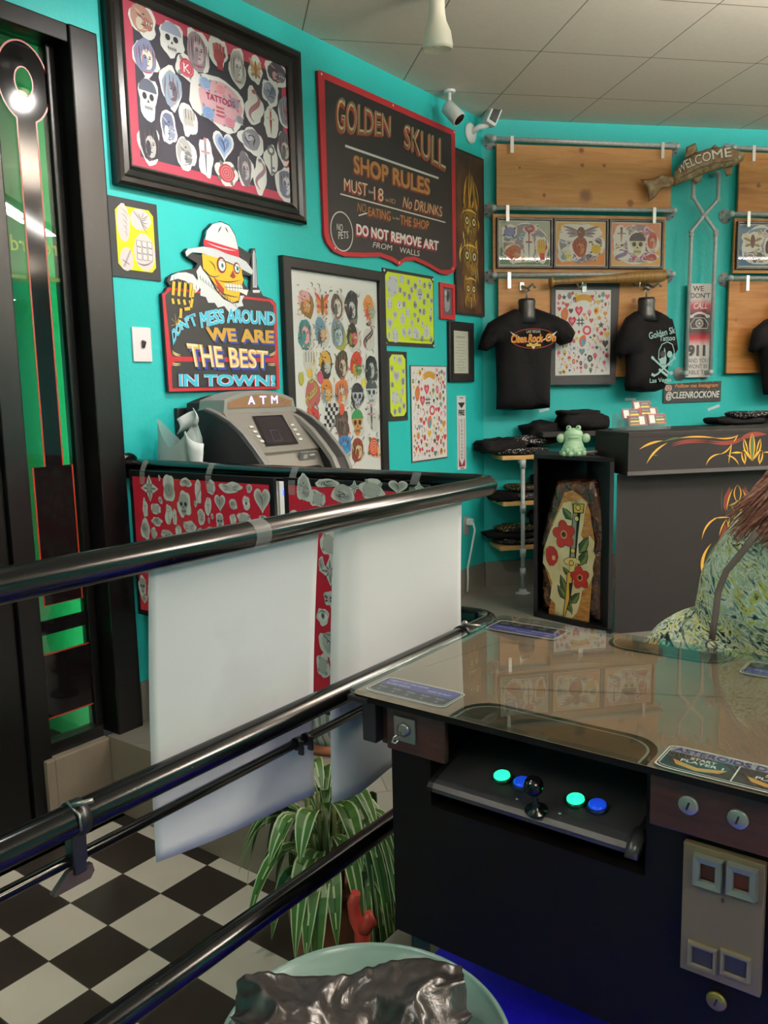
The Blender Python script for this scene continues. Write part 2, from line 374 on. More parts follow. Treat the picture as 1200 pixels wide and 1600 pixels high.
# ================================================================== SETTING
YN, XR = -3.0, 5.99
KE = KB + UB * 13.0
fl = MB(); fl.add([(XW - .6, YN, 0), (PITX + .02, YN, 0), (PITX + .02, PITY + .02, 0), (XW - .6, PITY + .02, 0)], [(0, 1, 2, 3)], M_CHECK)
struct(fl.build('floor_lower'))
fu = MB(); fu.prism([(XW, PITY, 0.001), (PITX, PITY, 0.001), (PITX, YN, 0.001), (XR, YN, 0.001), (KE.x, KE.y, 0.001), (KB.x, KB.y, 0.001)], (0, 0, ZU - .001), M_GREY, M_STEP)
struct(fu.build('floor_upper'))
wl = MB(); T_ = .14
for y0, y1, z0, z1 in ((2.0, 4.853, ZU, ZC), (.5, 2.0, 2.95, ZC), (YN, .5, 0, ZC)): wl.box((XW - T_ / 2, (y0 + y1) / 2, (z0 + z1) / 2), (T_, y1 - y0, z1 - z0), M_TEAL)
struct(wl.build('wall_left'))
wb = MB(); wb.prism([BP(-.1, 0, ZU), BP(13, 0, ZU), BP(13, -.14, ZU), BP(-.1, -.14, ZU)], (0, 0, ZC - ZU), M_TEAL); struct(wb.build('wall_back'))
MB().box((XR + .07, 5.7, (ZU + ZC) / 2), (.14, 17.5, ZC - ZU), M_TEAL).build('wall_right')['kind'] = 'structure'
MB().box((1.6, YN - .07, ZC / 2), (8.9, .14, ZC), M_TEAL).build('wall_rear')['kind'] = 'structure'
MB().prism([(XW - .14, YN, ZC), (XR, YN, ZC), (KE.x, KE.y, ZC), (KB.x - .14, KB.y, ZC)], (0, 0, .1), M_CEIL).build('ceiling')['kind'] = 'structure'
MB().box((XW + .005, (2.02 + 4.85) / 2, ZU + .085), (.01, 4.85 - 2.02, .17), M_GREY).build('baseboard_left')['kind'] = 'structure'
MB().prism([BP(0, .001, ZU), BP(12, .001, ZU), BP(12, .011, ZU), BP(0.008, .011, ZU)], (0, 0, .17), M_GREY).build('baseboard_back')['kind'] = 'structure'
MB().box((-2.86, 1.7175, .155), (.19, .275, .306), M_STEP, bev=.006).build('trim_1')['kind'] = 'structure'
# ------------------------------------------------------------------ window by the entrance, with the green-lit niche outside
jm = MB()
jm.box((-2.81, 1.942, 1.63), (.13, .116, 2.64), M_BLACKF, bev=.006)
jm.box((-2.815, 1.25, 2.92), (.12, 1.5, .062), M_BLACKF, bev=.004)
jm.box((-2.835, 1.852, 1.61), (.03, .034, 2.56), M_BLACKF, bev=.004)
jm.box((-2.85, 1.873, 1.61), (.01, .03, 2.56), mat('070708', .6))
jm.box((-2.83, 1.575, 1.5), (.09, .085, 2.9), M_BLACKF, bev=.005)
jm.box((-2.83, 1.73, .33), (.06, .24, .05), M_BLACKF)
struct(jm.build('window_1'))
gp = MB(); gp.box((-2.835, 1.727, 1.62), (.006, .222, 2.53), M_DOORG); g_ = gp.build('window_1_glass'); struct(g_)
dl = MB(); dl.box((-2.83, 1.02, 1.44), (.05, 1.02, 2.88), M_BLACKF, bev=.004); struct(dl.build('door_1'))
BLK, RED = '0d0b0c', 'a03018'
XG = .0
def gl(px, py): P = isect((px, py), (-2.83, 0, 0), Vector((1, 0, 0))); return (P.y, P.z)
a = Art((-2.831, 0, 0), (0, 1, 0), (0, 0, 1), (1, 0, 0), .35)
hc = gl(37, 128)
ro, ri = (.098, .135), (.034, .05)
n = 40
sh = [gl(38, 200)] ; yc = hc[0]
outer = [(yc + ro[0] * math.sin(t), hc[1] + ro[1] * math.cos(t)) for t in [math.radians(-158 + 316 * i / n) for i in range(n + 1)]]
zb = gl(85, 728)[1]; zl = gl(80, 945)[1]
sw = .037
shape = outer + [(yc + sw, hc[1] - .19), (yc + sw, zb), (yc + .075, zb), (yc + .075, zl), (yc - .085, zl), (yc - .085, zb), (yc - sw, zb), (yc - sw, hc[1] - .19)]
hole = [(yc + ri[0] * math.sin(t), hc[1] + ri[1] * math.cos(t)) for t in [2 * math.pi * i / 20 for i in range(20)]]
tri = tessellate_polygon([[Vector((p[0], p[1], 0)) for p in shape], [Vector((p[0], p[1], 0)) for p in hole[::-1]]])
allp = shape + hole[::-1]
a.mb.add([a.P(p[0], p[1], 1) for p in allp], [t for t in tri], mat(BLK, .07, spec=.22))
a.line(shape + shape[:1], .006, RED, 2); a.line(hole + hole[:1], .005, RED, 2)
for (p0, p1, p2, p3) in (((66, 971), (150, 950), (153, 973), (66, 992)), ((72, 1022), (150, 1000), (158, 1097), (80, 1122)), ((83, 1166), (157, 1141), (158, 1160), (84, 1190))):
    q = [gl(*p) for p in (p0, p1, p2, p3)]; y0, y1 = 1.617, 1.838
    za, zc = (q[0][1] + q[1][1]) / 2, (q[2][1] + q[3][1]) / 2
    a.rect(y0, zc, y1, za, mat(BLK, .07, spec=.22), 1)
    if za < .8: a.rect(y0, za - .006, y1, za, RED, 2); a.rect(y0, zc, y1, zc + .006, RED, 2) if zc > .4 else None
vd = thing('window_decal', 'black red-edged ring-headed vinyl shape stuck on the green window', 'decal', (-2.83, 1.73, .4)); a.build('vinyl', vd)
lt = Art((-2.838, 0, 0), (0, 1, 0), (0, 0, 1), (1, 0, 0), .5)
lt.text('records', 1.625, gl(60, 396)[1], .205, .055, 'c9c25a', 1, .01, mirror=True); lt.rect(1.62, gl(60, 437)[1], 1.835, gl(60, 431)[1], '8d9b4a', 1)
wl_ = thing('window_lettering', 'pale yellow back-to-front script lettering across the green window', 'lettering', (-2.838, 1.73, 2.1)); lt.build('script', wl_)
sd = MB(); M_SID = mat('b9c4ba', .7)
for i in range(14): sd.box((-3.75, .9, .12 + i * .24), (.03, 3.4, .232), M_SID)
sd.box((-3.78, .9, 1.7), (.02, 3.4, 3.6), mat('6d7a70', .8)); struct(sd.build('wall_outside'))
rv = MB(); rv.box((-3.06, 1.86, 1.6), (.34, .02, 2.7), mat('e4efe4', .7)); rv.box((-3.3, 1.1, -.02), (1.2, 1.7, .04), mat('8d8a80', .8)); rv.box((-3.25, 1.1, 2.98), (.8, 1.7, .05), mat('a9aca4', .8)); struct(rv.build('trim_outside'))
ld = MB(); ld.box((-2.885, 1.601, 1.6), (.016, .008, 2.5), mat('10ff60', .5, emit=3)); tag(ld.build('led_strip'), 'green LED light strip lighting the niche outside the window', 'light strip')
# ------------------------------------------------------------------ ceiling fixtures
WH = mat('e9e6dd', .35)
for p, ang, e in TUBES:
    t = thing('tube_light', 'slim white ceiling light with one long glowing tube, outside the view', 'ceiling light', (p[0], p[1], p[2]), math.radians(ang), 'tube lights on the ceiling')
    rz = Matrix.Rotation(math.radians(ang), 3, 'Z')
    MB().box((p[0], p[1], p[2]), (1.26, .07, .05), WH, rz).build('housing', t)
    for q in (-.5, .5): MB().tube([Vector(p) + rz @ Vector((q, 0, .02)), (p[0] + (rz @ Vector((q, 0, 0))).x, p[1] + (rz @ Vector((q, 0, 0))).y, ZC)], .006, WH, 8).build('hanger', t)
    MB().tube([Vector(p) + rz @ Vector((-.6, 0, -.045)), Vector(p) + rz @ Vector((.6, 0, -.045))], .014, mat('fff6e6', .5, emit=9), 10).build('tube', t)
def spot(name, head, aim, label, hl=.2, lit=True):
    head = Vector(head); d = (Vector(aim) - head).normalized()
    t = thing(name, label, 'spotlight', (head.x, head.y, ZC))
    CR = mat('efe9d8', .35)
    prof = [(.02, -.19), (.033, -.185), (.035, -.10), (.04, -.07), (.058, -.03), (.066, .02), (.064, .04), (.06, .04), (.05, .0), (.03, -.05)]
    MB().lathe(prof, head, CR, 28, d, caps=False).build('lamp_shade', t)
    MB().tube([head - d * .185, head - d * .2 + ZV * .03, (head.x - d.x * .2, head.y - d.y * .2, ZC - .02)], .009, CR).lathe([(.05, -.025), (.05, 0)], (head.x - d.x * .2, head.y - d.y * .2, ZC), CR).build('stem', t)
    MB().ball(head + d * .0, .034, mat('fff4e0', .4, emit=14 if lit else 0)).build('bulb', t)
spot('ceiling_spotlight', (-2.075, 3.245, 3.135), (-2.12, 3.33, 2.2), 'cream bell-shaped spotlight hanging from the ceiling above the framed stickers', lit=False)
for (p, t_, e), nm in zip(SPOTS, ('lit spotlight nearest the stickers frame, above the view', 'lit spotlight between the rail and the left wall, above the view', 'lit spotlight over the rail, above the view')):
    d = (Vector(t_) - Vector(p)).normalized(); spot('ceiling_spotlight', Vector(p) - d * .05, t_, 'cream ceiling ' + nm)
# ------------------------------------------------------------------ security cameras
W2 = mat('dfe0e0', .35); DK = mat('111214', .25)
t = thing('security_camera', 'white bullet security camera hanging from the ceiling by the painted rules sign', 'camera', (-2.62, 4.27, ZC))
b0 = lw(702, 146, .11); b0.z = ZC
MB().lathe([(.032, -.014), (.036, 0)], b0, W2).tube([b0 - ZV * .01, b0 - ZV * .07], .011, W2).ball(b0 - ZV * .075, .018, W2).build('mount', t)
hd = lw(708, 163, .14); ax = (lw(716, 178, .26) - hd).normalized()
c0 = b0 - ZV * .1; ax = Vector((.55, .1, -.62)).normalized()
MB().lathe([(.03, -.03), (.041, -.02), (.043, .085), (.04, .09)], c0, W2, 24, ax).build('body', t)
MB().lathe([(.036, .0905), (.0, .0905)], c0, DK, 20, ax).build('lens', t)
t = thing('security_camera', 'white square-bodied security camera on a round wall mount near the room corner', 'camera', (XW, 4.55, 3.1))
w0 = lw(735, 208, .006)
MB().lathe([(.062, -.005), (.062, .004), (.05, .014), (.0, .016)], w0, W2, 28, (1, 0, 0)).tube([w0, w0 + Vector((.05, .02, .03)), w0 + Vector((.09, .06, .045))], .017, W2).build('mount', t)
cc = w0 + Vector((.12, .07, .11)); q = (Vector((.7, -.1, -.3))).to_track_quat('X', 'Z').to_matrix()
tl = Matrix.Rotation(math.radians(-24), 3, Vector((.66, -.75, 0))) @ Matrix.Rotation(math.radians(-28), 3, 'Z')
MB().box(cc, (.075, .075, .155), W2, tl, bev=.014).build('body', t)
MB().box(cc + tl @ Vector((.036, 0, 0)), (.008, .05, .115), DK, tl, bev=.003).build('lens', t)
# ================================================================== PICTURES AND SIGNS ON THE LEFT WALL
LY, LZ, LX = Vector((0, 1, 0)), ZV, Vector((1, 0, 0))
def LArt(off=.003, rough=.6): return Art((XW + off, 0, 0), LY, LZ, LX, rough)
def lp(px, py): P = lw(px, py); return (P.y, P.z)
def moulding(mb, O, ux, uy, nn, x0, y0, x1, y1, prof, m):
    O, ux, uy, nn = Vector(O), Vector(ux), Vector(uy), Vector(nn); rings = []
    for i, h in prof: rings.append([O + ux * x + uy * y + nn * h for x, y in ((x0 + i, y0 + i), (x1 - i, y0 + i), (x1 - i, y1 - i), (x0 + i, y1 - i))])
    for r0, r1 in zip(rings, rings[1:]):
        for k in range(4): mb.add([r0[k], r0[(k + 1) % 4], r1[(k + 1) % 4], r1[k]], [(0, 1, 2, 3)], m)
def picture(name, label, cat, O, ux, uy, nn, x0, y0, x1, y1, w, prof, fm, board, glass=True, group=None, draw=None, rough=.6):
    O, ux, uy, nn = Vector(O), Vector(ux), Vector(uy), Vector(nn)
    t = thing(name, label, cat, O + ux * ((x0 + x1) / 2) + uy * y0, 0, group)
    mb = MB(); moulding(mb, O, ux, uy, nn, x0, y0, x1, y1, prof, fm); mb.build('frame', t)
    a = Art(O + nn * (prof[-1][1]), ux, uy, nn, rough); a.rect(x0 + w * .5, y0 + w * .5, x1 - w * .5, y1 - w * .5, board, 0)
    if draw: draw(a, x0 + w, y0 + w, x1 - w, y1 - w)
    a.build('artwork', t)
    if glass:
        g = MB(); h = prof[-1][1] + .004; g.add([O + ux * x + uy * y + nn * h for x, y in ((x0 + w * .8, y0 + w * .8), (x1 - w * .8, y0 + w * .8), (x1 - w * .8, y1 - w * .8), (x0 + w * .8, y1 - w * .8))], [(0, 1, 2, 3)], M_GLASS); g.build('glass', t)
    return t
INK = '2b2730'
def stk(a, cx, cy, w, h, kind, pal, rnd, border='dedbd8', lv=1, rot=0.0):
    p = lambda i: pal[i % len(pal)]
    if border:
        if kind == 'heart': a.poly(heart(cx, cy, w * .55, h * .52), border, lv)
        elif kind == 'star': a.poly(star(cx, cy, h * .55, 4, .5), border, lv)
        else: a.poly(blob(cx, cy, w * .5, h * .5, rnd, 22, .34), border, lv)
    l1, l2, l3 = lv + 1, lv + 2, lv + 3
    if kind == 'skull':
        a.ell(cx, cy - h * .26, w * .2, h * .17, p(0), l1); a.ell(cx, cy + h * .1, w * .37, h * .31, p(0), l1)
        if len(pal) > 1: a.poly([(cx - w * .4, cy + h * .12)] + [(cx + w * .41 * math.cos(t), cy + h * .12 + h * .31 * math.sin(t)) for t in [math.pi - math.pi * i / 10 for i in range(11)]], p(1), l2)
        for sx in (-1, 1): a.ell(cx + sx * w * .16, cy + h * .0, w * .1, h * .085, INK, l3)
        a.poly([(cx - w * .05, cy - h * .15), (cx + w * .05, cy - h * .15), (cx, cy - h * .06)], INK, l3)
        for k in range(5): x = cx + w * .07 * (k - 2); a.line([(x, cy - h * .22), (x, cy - h * .33)], w * .02, INK, l3)
        a.line([(cx - w * .18, cy - h * .275), (cx + w * .18, cy - h * .275)], w * .02, INK, l3)
    elif kind == 'face':
        a.poly(blob(cx, cy + h * .02, w * .44, h * .45, rnd, 15, .3), p(0), l1); a.poly(blob(cx + w * .04, cy - h * .06, w * .24, h * .27, rnd, 12, .15), p(1), l2)
        a.poly(blob(cx - w * .07, cy - h * .12, w * .11, h * .2, rnd, 9, .3), p(0), l2 + .4)
        for sx in (-1, 1): a.ell(cx + w * .05 + sx * w * .09, cy - h * .01, w * .045, h * .02, INK, l3); a.curve((cx + w * .05 + sx * w * .16, cy + h * .03), (cx + w * .05 + sx * w * .1, cy + h * .06), (cx + w * .05 + sx * w * .03, cy + h * .03), w * .03, INK, l3, n=4)
        a.ell(cx + w * .05, cy - h * .2, w * .05, h * .018, p(2), l3); a.line([(cx + w * .05, cy), (cx + w * .08, cy - h * .1), (cx + w * .04, cy - h * .11)], w * .02, INK, l3)
        for k in range(9):
            x0_ = cx - w * .36 + k * w * .09; a.curve((x0_, cy + h * (.38 - .012 * (k - 4) ** 2)), (x0_ - w * .05 + rnd.random() * w * .1, cy + h * .22), (x0_ + (rnd.random() - .5) * w * .14, cy + h * (.12 if 2 < k < 7 else -.3)), w * .03, INK if k % 2 else p(2), l3, n=6)
        a.curve((cx - w * .2, cy - h * .36), (cx, cy - h * .44), (cx + w * .24, cy - h * .34), w * .05, p(2), l3, n=5)
    elif kind == 'rose':
        for k in range(4): t = .6 + math.pi / 2 * k; a.ell(cx + w * .34 * math.cos(t), cy + h * .34 * math.sin(t), w * .17, h * .09, p(1), l1, t)
        a.poly(blob(cx, cy, w * .36, h * .36, rnd, 12, .18), p(0), l2)
        for r in (.27, .17, .08): a.ring(cx + w * .02, cy, w * r, h * r, w * .035, p(2), l3, 12)
    elif kind == 'heart':
        a.poly(heart(cx, cy, w * .44, h * .41), p(0), l1); a.poly(heart(cx, cy + h * .02, w * .3, h * .28), p(1), l2)
        a.curve((cx - w * .2, cy + h * .15), (cx + w * .1, cy + h * .1), (cx, cy - h * .25), w * .05, INK, l3); a.curve((cx + w * .22, cy + h * .16), (cx - w * .02, cy + h * .02), (cx + w * .1, cy - h * .1), w * .05, p(0), l3)
    elif kind == 'hand':
        a.ell(cx, cy - h * .08, w * .3, h * .22, p(0), l1); a.poly([(cx - w * .15, cy - h * .2), (cx + w * .2, cy - h * .2), (cx + w * .22, cy - h * .45), (cx - w * .1, cy - h * .45)], p(1), l1)
        for k in range(4): a.line([(cx - w * .24 + k * w * .16, cy), (cx - w * .26 + k * w * .18, cy + h * (.34 - .05 * abs(k - 1.5)))], w * .13, p(0), l2); a.line([(cx - w * .17 + k * w * .16, cy), (cx - w * .18 + k * w * .17, cy + h * .3)], w * .025, INK, l3)
        a.curve((cx + w * .2, cy - h * .1), (cx + w * .42, cy), (cx + w * .3, cy + h * .12), w * .13, p(1), l2)
    elif kind == 'dagger':
        a.poly([(cx - w * .09, cy + h * .08), (cx + w * .09, cy + h * .08), (cx, cy - h * .46)], p(0), l1); a.rect(cx - w * .28, cy + h * .08, cx + w * .28, cy + h * .13, p(1), l2); a.rect(cx - w * .06, cy + h * .13, cx + w * .06, cy + h * .36, p(2), l2); a.ell(cx, cy + h * .4, w * .1, h * .06, p(1), l2)
        a.line([(cx, cy + h * .05), (cx, cy - h * .38)], w * .03, INK, l3)
    elif kind == 'snake':
        pt = [(cx + w * .3 * math.sin(5.5 * i / 16 * 1.1), cy + h * (.42 - .84 * i / 16)) for i in range(17)]
        a.line(pt, w * .22, p(0), l1, True); a.line(pt, w * .05, p(1), l2); a.ell(pt[0][0], pt[0][1] - h * .03, w * .14, h * .06, p(0), l2); a.ell(pt[0][0], pt[0][1] - h * .02, w * .03, h * .02, INK, l3)
    elif kind == 'star':
        a.poly(star(cx, cy, h * .47, 4, .28), p(0), l1); a.poly(star(cx, cy, h * .3, 4, .3, math.pi / 4), p(1), l1 + .5); a.ell(cx, cy, w * .12, h * .12, p(0), l3)
        for k in range(8): t = math.pi * k / 4; a.line([(cx, cy), (cx + w * .42 * math.cos(t), cy + h * .42 * math.sin(t))], w * .03, INK, l2)
    elif kind == 'watch':
        a.ell(cx, cy - h * .08, w * .42, h * .34, p(0), l1); a.ell(cx, cy - h * .08, w * .31, h * .25, p(1), l2); a.ring(cx, cy + h * .36, w * .1, h * .08, w * .06, p(0), l1, 10)
        for k in range(12): t = math.pi * k / 6; a.line([(cx + w * .25 * math.cos(t), cy - h * .08 + h * .2 * math.sin(t)), (cx + w * .3 * math.cos(t), cy - h * .08 + h * .24 * math.sin(t))], w * .035, INK, l3)
        a.line([(cx, cy + h * .08), (cx, cy - h * .08), (cx + w * .14, cy - h * .12)], w * .03, INK, l3)
    elif kind == 'wing':
        for sx in (-1, 1):
            for k in range(4): a.curve((cx, cy - h * .05 * k), (cx + sx * w * .3, cy + h * (.3 - .16 * k)), (cx + sx * w * (.46 - .05 * k), cy + h * (.34 - .2 * k)), h * .13, p(k % 2), l1 + .2 * k, n=6)
        a.ell(cx, cy, w * .1, h * .32, p(2), l3)
    elif kind == 'beast':
        for k in range(6): t_ = 2.2 + k * .45; a.poly([(cx + w * .3 * math.cos(t_), cy + h * .3 * math.sin(t_)), (cx + w * .47 * math.cos(t_ + .15), cy + h * .47 * math.sin(t_ + .15)), (cx + w * .3 * math.cos(t_ + .35), cy + h * .3 * math.sin(t_ + .35))], p(2), l1)
        a.poly(blob(cx - w * .05, cy + h * .05, w * .38, h * .38, rnd, 13, .3), p(0), l1); a.poly(blob(cx + w * .12, cy - h * .1, w * .22, h * .2, rnd, 10, .3), p(1), l2)
        a.ell(cx - w * .01, cy + h * .18, w * .045, h * .022, INK, l3); a.poly(blob(cx - w * .15, cy - h * .12, w * .14, h * .2, rnd, 9, .3), p(2), l2 - .3)
        for k in range(5): a.curve((cx - w * .36 + k * w * .07, cy + h * (.3 - .15 * k)), (cx - w * .2 + k * .05 * w, cy + h * (.2 - .12 * k)), (cx - w * .1 + k * w * .06, cy + h * (.16 - .1 * k)), w * .035, INK if k % 2 else p(2), l3, n=5)
        a.curve((cx - w * .02, cy - h * .05), (cx + w * .2, cy - h * .12), (cx + w * .34, cy + h * .02), w * .05, INK, l3)
        for k in range(3): a.poly([(cx + w * (.06 + .09 * k), cy - h * .04), (cx + w * (.12 + .09 * k), cy - h * .04), (cx + w * (.09 + .09 * k), cy - h * .12)], 'efeae0', l3 + .2)
    elif kind == 'key':
        a.ring(cx, cy + h * .3, w * .22, h * .12, w * .14, p(0), l1, 14); a.rect(cx - w * .06, cy - h * .44, cx + w * .06, cy + h * .2, p(0), l1)
        for k in (0, 1): a.rect(cx, cy - h * (.4 - .14 * k), cx + w * .25, cy - h * (.33 - .14 * k), p(0), l1)
    elif kind == 'eye':
        a.ell(cx, cy, w * .42, h * .26, 'e8e4dc', l1); a.ell(cx, cy, w * .18, h * .2, p(0), l2); a.ell(cx, cy, w * .08, h * .1, INK, l3); a.curve((cx - w * .45, cy), (cx, cy + h * .5), (cx + w * .45, cy), w * .07, p(1), l3)
    else:
        a.poly(blob(cx, cy, w * .4, h * .4, rnd, 13, .3), p(0), l1)
        for k in range(2): a.poly(blob(cx + w * (rnd.random() - .5) * .4, cy + h * (rnd.random() - .5) * .45, w * .18, h * .16, rnd, 9, .3), p(1 + k), l2 + .3 * k)
        for k in range(4):
            q = [(cx + w * (rnd.random() - .5) * .66, cy + h * (rnd.random() - .5) * .66) for _ in range(3)]; a.curve(q[0], q[1], q[2], w * .035, INK, l3, n=5)
# --- the large frame of flash stickers
def pxbox(z, off, s, x, y, w_, h_):
    c = lp(off[0] + x / s, off[1] + y / s); l = lp(off[0] + (x - w_ / 2) / s, off[1] + y / s); r = lp(off[0] + (x + w_ / 2) / s, off[1] + y / s); u = lp(off[0] + x / s, off[1] + (y - h_ / 2) / s); d = lp(off[0] + x / s, off[1] + (y + h_ / 2) / s)
    return c[0], (u[1] + d[1]) / 2, r[0] - l[0], u[1] - d[1]
GRY, BLU, PNK, RD, WHT, DRK, CRM, PUR = 'a39fa6', '8b92b4', 'c98d96', 'b8505f', 'd9d6d6', '44424f', 'cfc3b0', '8d7f96'
STK = [(222,115,145,180,'beast',('b98a7c','a86f66',CRM)),(375,215,135,205,'skull',(WHT,'9a9fb6')),(520,280,130,225,'face',('9b8a92','c4aeb6','9c3a4c')),(635,300,95,185,'hand',('b04a50','a83a44')),(740,370,95,210,'face',('b9b6b4',WHT,'a33f4c')),(838,388,75,155,'wing',('c9a27c','b5885f','9b6a42')),(960,410,120,135,'beast',(DRK,'6b6470',PNK)),(235,320,135,205,'face',('8087a8','d9d2c8','b8505f')),(457,380,115,145,'rose',('c24058','7f877f','d9788a')),(245,535,120,225,'skull',(WHT,'5a5f70')),(375,490,115,210,'face',('8fa0b4','6a5a64','b98a92')),(832,590,90,205,'snake',('b5606a','7b7f9b')),(917,512,85,140,'blob',('8a8fa6','6f7488','a7abc0')),(1000,620,75,175,'face',('7f8496','a0626a','c0a3a0')),(470,660,95,175,'hand',('b9b2ac',WHT)),(362,710,95,195,'beast',('6a7190','8d93ad',WHT)),(255,795,130,220,'face',('2e2c38','b7b2b2','5a4a50')),(455,850,105,195,'beast',('a9a7a4','77767c',WHT)),(563,865,85,225,'dagger',('9aa0b0','c58a93','7a7f90')),(662,800,105,165,'heart',('9fb0d0','6f86b4')),(815,775,130,140,'blob',('8e8b98','6c6a78','b4b0b8')),(922,675,80,165,'dagger',('b04a50','b9b2ac','a85560')),(1000,820,90,170,'face',('545866','b9b2ac','b8505f')),(678,957,115,140,'rose',('b8434f','6f7a72','d28a90')),(780,930,85,195,'face',('6f6d76','b5aeb0','8b606a')),(865,965,80,195,'snake',('8a8590','b5606a')),(925,885,70,180,'key',('6f6f78',)),(1005,1015,95,180,'face',('777b94','c9c8cc','8e6a74'))]
rn = random.Random(3)
def draw_big(a, x0, y0, x1, y1):
    a.rect(x0, y0, x1, y1, 'b83a55', 1); a.rect(x0 + .048, y0 + .04, x1 - .03, y1 - .045, '35303f', 2)
    for x, y, w_, h_, k, pal in STK:
        cx, cy, ww, hh = pxbox(0, (160, 0), 3.529, x, y, w_, h_); stk(a, cx, cy, ww, hh, k, pal, rn, lv=4)
    cx, cy, ww, hh = pxbox(0, (160, 0), 3.529, 640, 570, 300, 310)
    a.poly(blob(cx, cy, ww * .5, hh * .46, rn, 24, .2), 'dedbd8', 4); a.poly(blob(cx + .01, cy, ww * .4, hh * .37, rn, 20, .2), 'd3a3ae', 5)
    for dx, dy, s_, pl in ((-.25, .26, .28, ('9fb2d6', '7f9a8f', '7086b4')), (.02, .24, .26, ('e0a0a6', '8a9a8f', 'c07080')), (.26, .08, .3, ('a9a2b4', 'b5606a', '6f6a80')), (-.22, -.24, .3, ('8fa6d2', '77907f', '5f78aa')), (.16, -.3, .28, ('d79aa6', '8d93a8', 'b8607a')), (.36, -.18, .2, ('9a98a4', 'b9b2ac', '77747f'))):
        stk(a, cx + dx * ww, cy + dy * hh, ww * s_, hh * s_, 'rose', pl, rn, None, 6)
    a.text('TATTOOS', cx - ww * .24, cy + hh * .0, ww * .52, hh * .11, '9c2f50', 11, .02, -.05)
    for k in range(3): a.rect(cx - ww * .07, cy - hh * (.1 + .07 * k), cx + ww * .07, cy - hh * (.07 + .07 * k), 'b8505f', 11)
    k = pxbox(0, (160, 0), 3.529, 457, 380, 60, 80); a.text('K', k[0] - k[2] * .3, k[1] - k[3] * .3, k[2] * .6, k[3] * .6, 'efe6e4', 9)
PF = [(0, 0), (0, .032), (.012, .042), (.03, .04), (.042, .026), (.062, .03), (.08, .02), (.086, .02), (.086, .008)]
picture('framed_stickers', 'large black-framed board of tattoo stickers with a red mount, highest on the left wall', 'picture', (XW, 0, 0), LY, LZ, LX, 2.05, 2.44, 3.12, 3.215, .086, PF, m_speck('black_moulding', '120e0c', '1d1714', .3, 12, spec=.35), '35303f', draw=draw_big)
# --- yellow sheet on black card
def bare(name, label, cat, x0, y0, x1, y1, backc, off=.002, th=.004, group=None, part='card'):
    t = thing(name, label, cat, (XW, (x0 + x1) / 2, y0), 0, group); MB().box((XW + off + th / 2, (x0 + x1) / 2, (y0 + y1) / 2), (th, x1 - x0, y1 - y0), mat(backc, .6)).build(part, t)
    return t, LArt(off + th + .0003)
def cham(x0, y0, x1, y1, c): return [(x0 + c, y0), (x1 - c, y0), (x1, y0 + c), (x1, y1 - c), (x1 - c, y1), (x0 + c, y1), (x0, y1 - c), (x0, y0 + c)]
SKL = ('cfc0bf', 'c3b5b6', 'd6cac8')
t, a = bare('flash_sheet', 'small yellow flash sheet with a ship and a swallow, left of the bearded skeleton sign', 'flash sheet', 2.02, 2.1, 2.25, 2.397, '26262a')
a.poly(cham(2.05, 2.13, 2.228, 2.368, .02), 'e6e61a', 1)
q = 'd3c4c2'; LN = '77707a'
a.poly(blob(2.085, 2.305, .03, .07, rn, 14, .12), q, 2); a.poly(blob(2.165, 2.325, .05, .042, rn, 12, .15), q, 2); a.poly(blob(2.09, 2.17, .03, .045, rn, 12, .15), q, 2); a.poly(blob(2.175, 2.205, .05, .075, rn, 14, .12), q, 2)
for k in range(5): a.curve((2.07 + k * .004, 2.36 - k * .022), (2.1, 2.355 - k * .02), (2.105 - k * .002, 2.33 - k * .02), .002, LN, 3)
for k in range(4): a.curve((2.165, 2.325), (2.15 + .015 * k, 2.34), (2.13 + .025 * k, 2.36 - .01 * (k % 2)), .003, LN, 3); a.curve((2.165, 2.325), (2.18, 2.32 - .01 * k), (2.2, 2.34 - .022 * k), .003, LN, 3)
a.line([(2.075, 2.14), (2.11, 2.205)], .01, 'bfb1b4', 3); a.line([(2.075, 2.14), (2.11, 2.205)], .002, LN, 4); a.line([(2.07, 2.165), (2.1, 2.15)], .003, LN, 4)
for i in range(3):
    for j in range(3): x, y = 2.15 + .026 * i, 2.185 + .025 * j; a.poly([(x - .01, y - .01), (x + .011, y - .012), (x + .012, y + .01), (x - .009, y + .012)], 'dccfcd', 3); a.line([(x - .01, y - .01), (x + .011, y - .012), (x + .012, y + .01), (x - .009, y + .012), (x - .01, y - .01)], .002, LN, 4)
a.curve((2.135, 2.165), (2.17, 2.14), (2.215, 2.175), .006, LN, 3)
a.build('artwork', t)
# --- light switch
t = thing('light_switch', 'white light switch plate beside the black window frame', 'light switch', (XW, 2.137, 1.777))
MB().box((XW + .004, 2.137, 1.845), (.008, .09, .135), mat('e6d9da', .4), bev=.003).build('plate', t)
MB().box((XW + .012, 2.139, 1.847), (.016, .011, .026), mat('3a3638', .5), Matrix.Rotation(.5, 3, 'Y')).build('toggle', t)
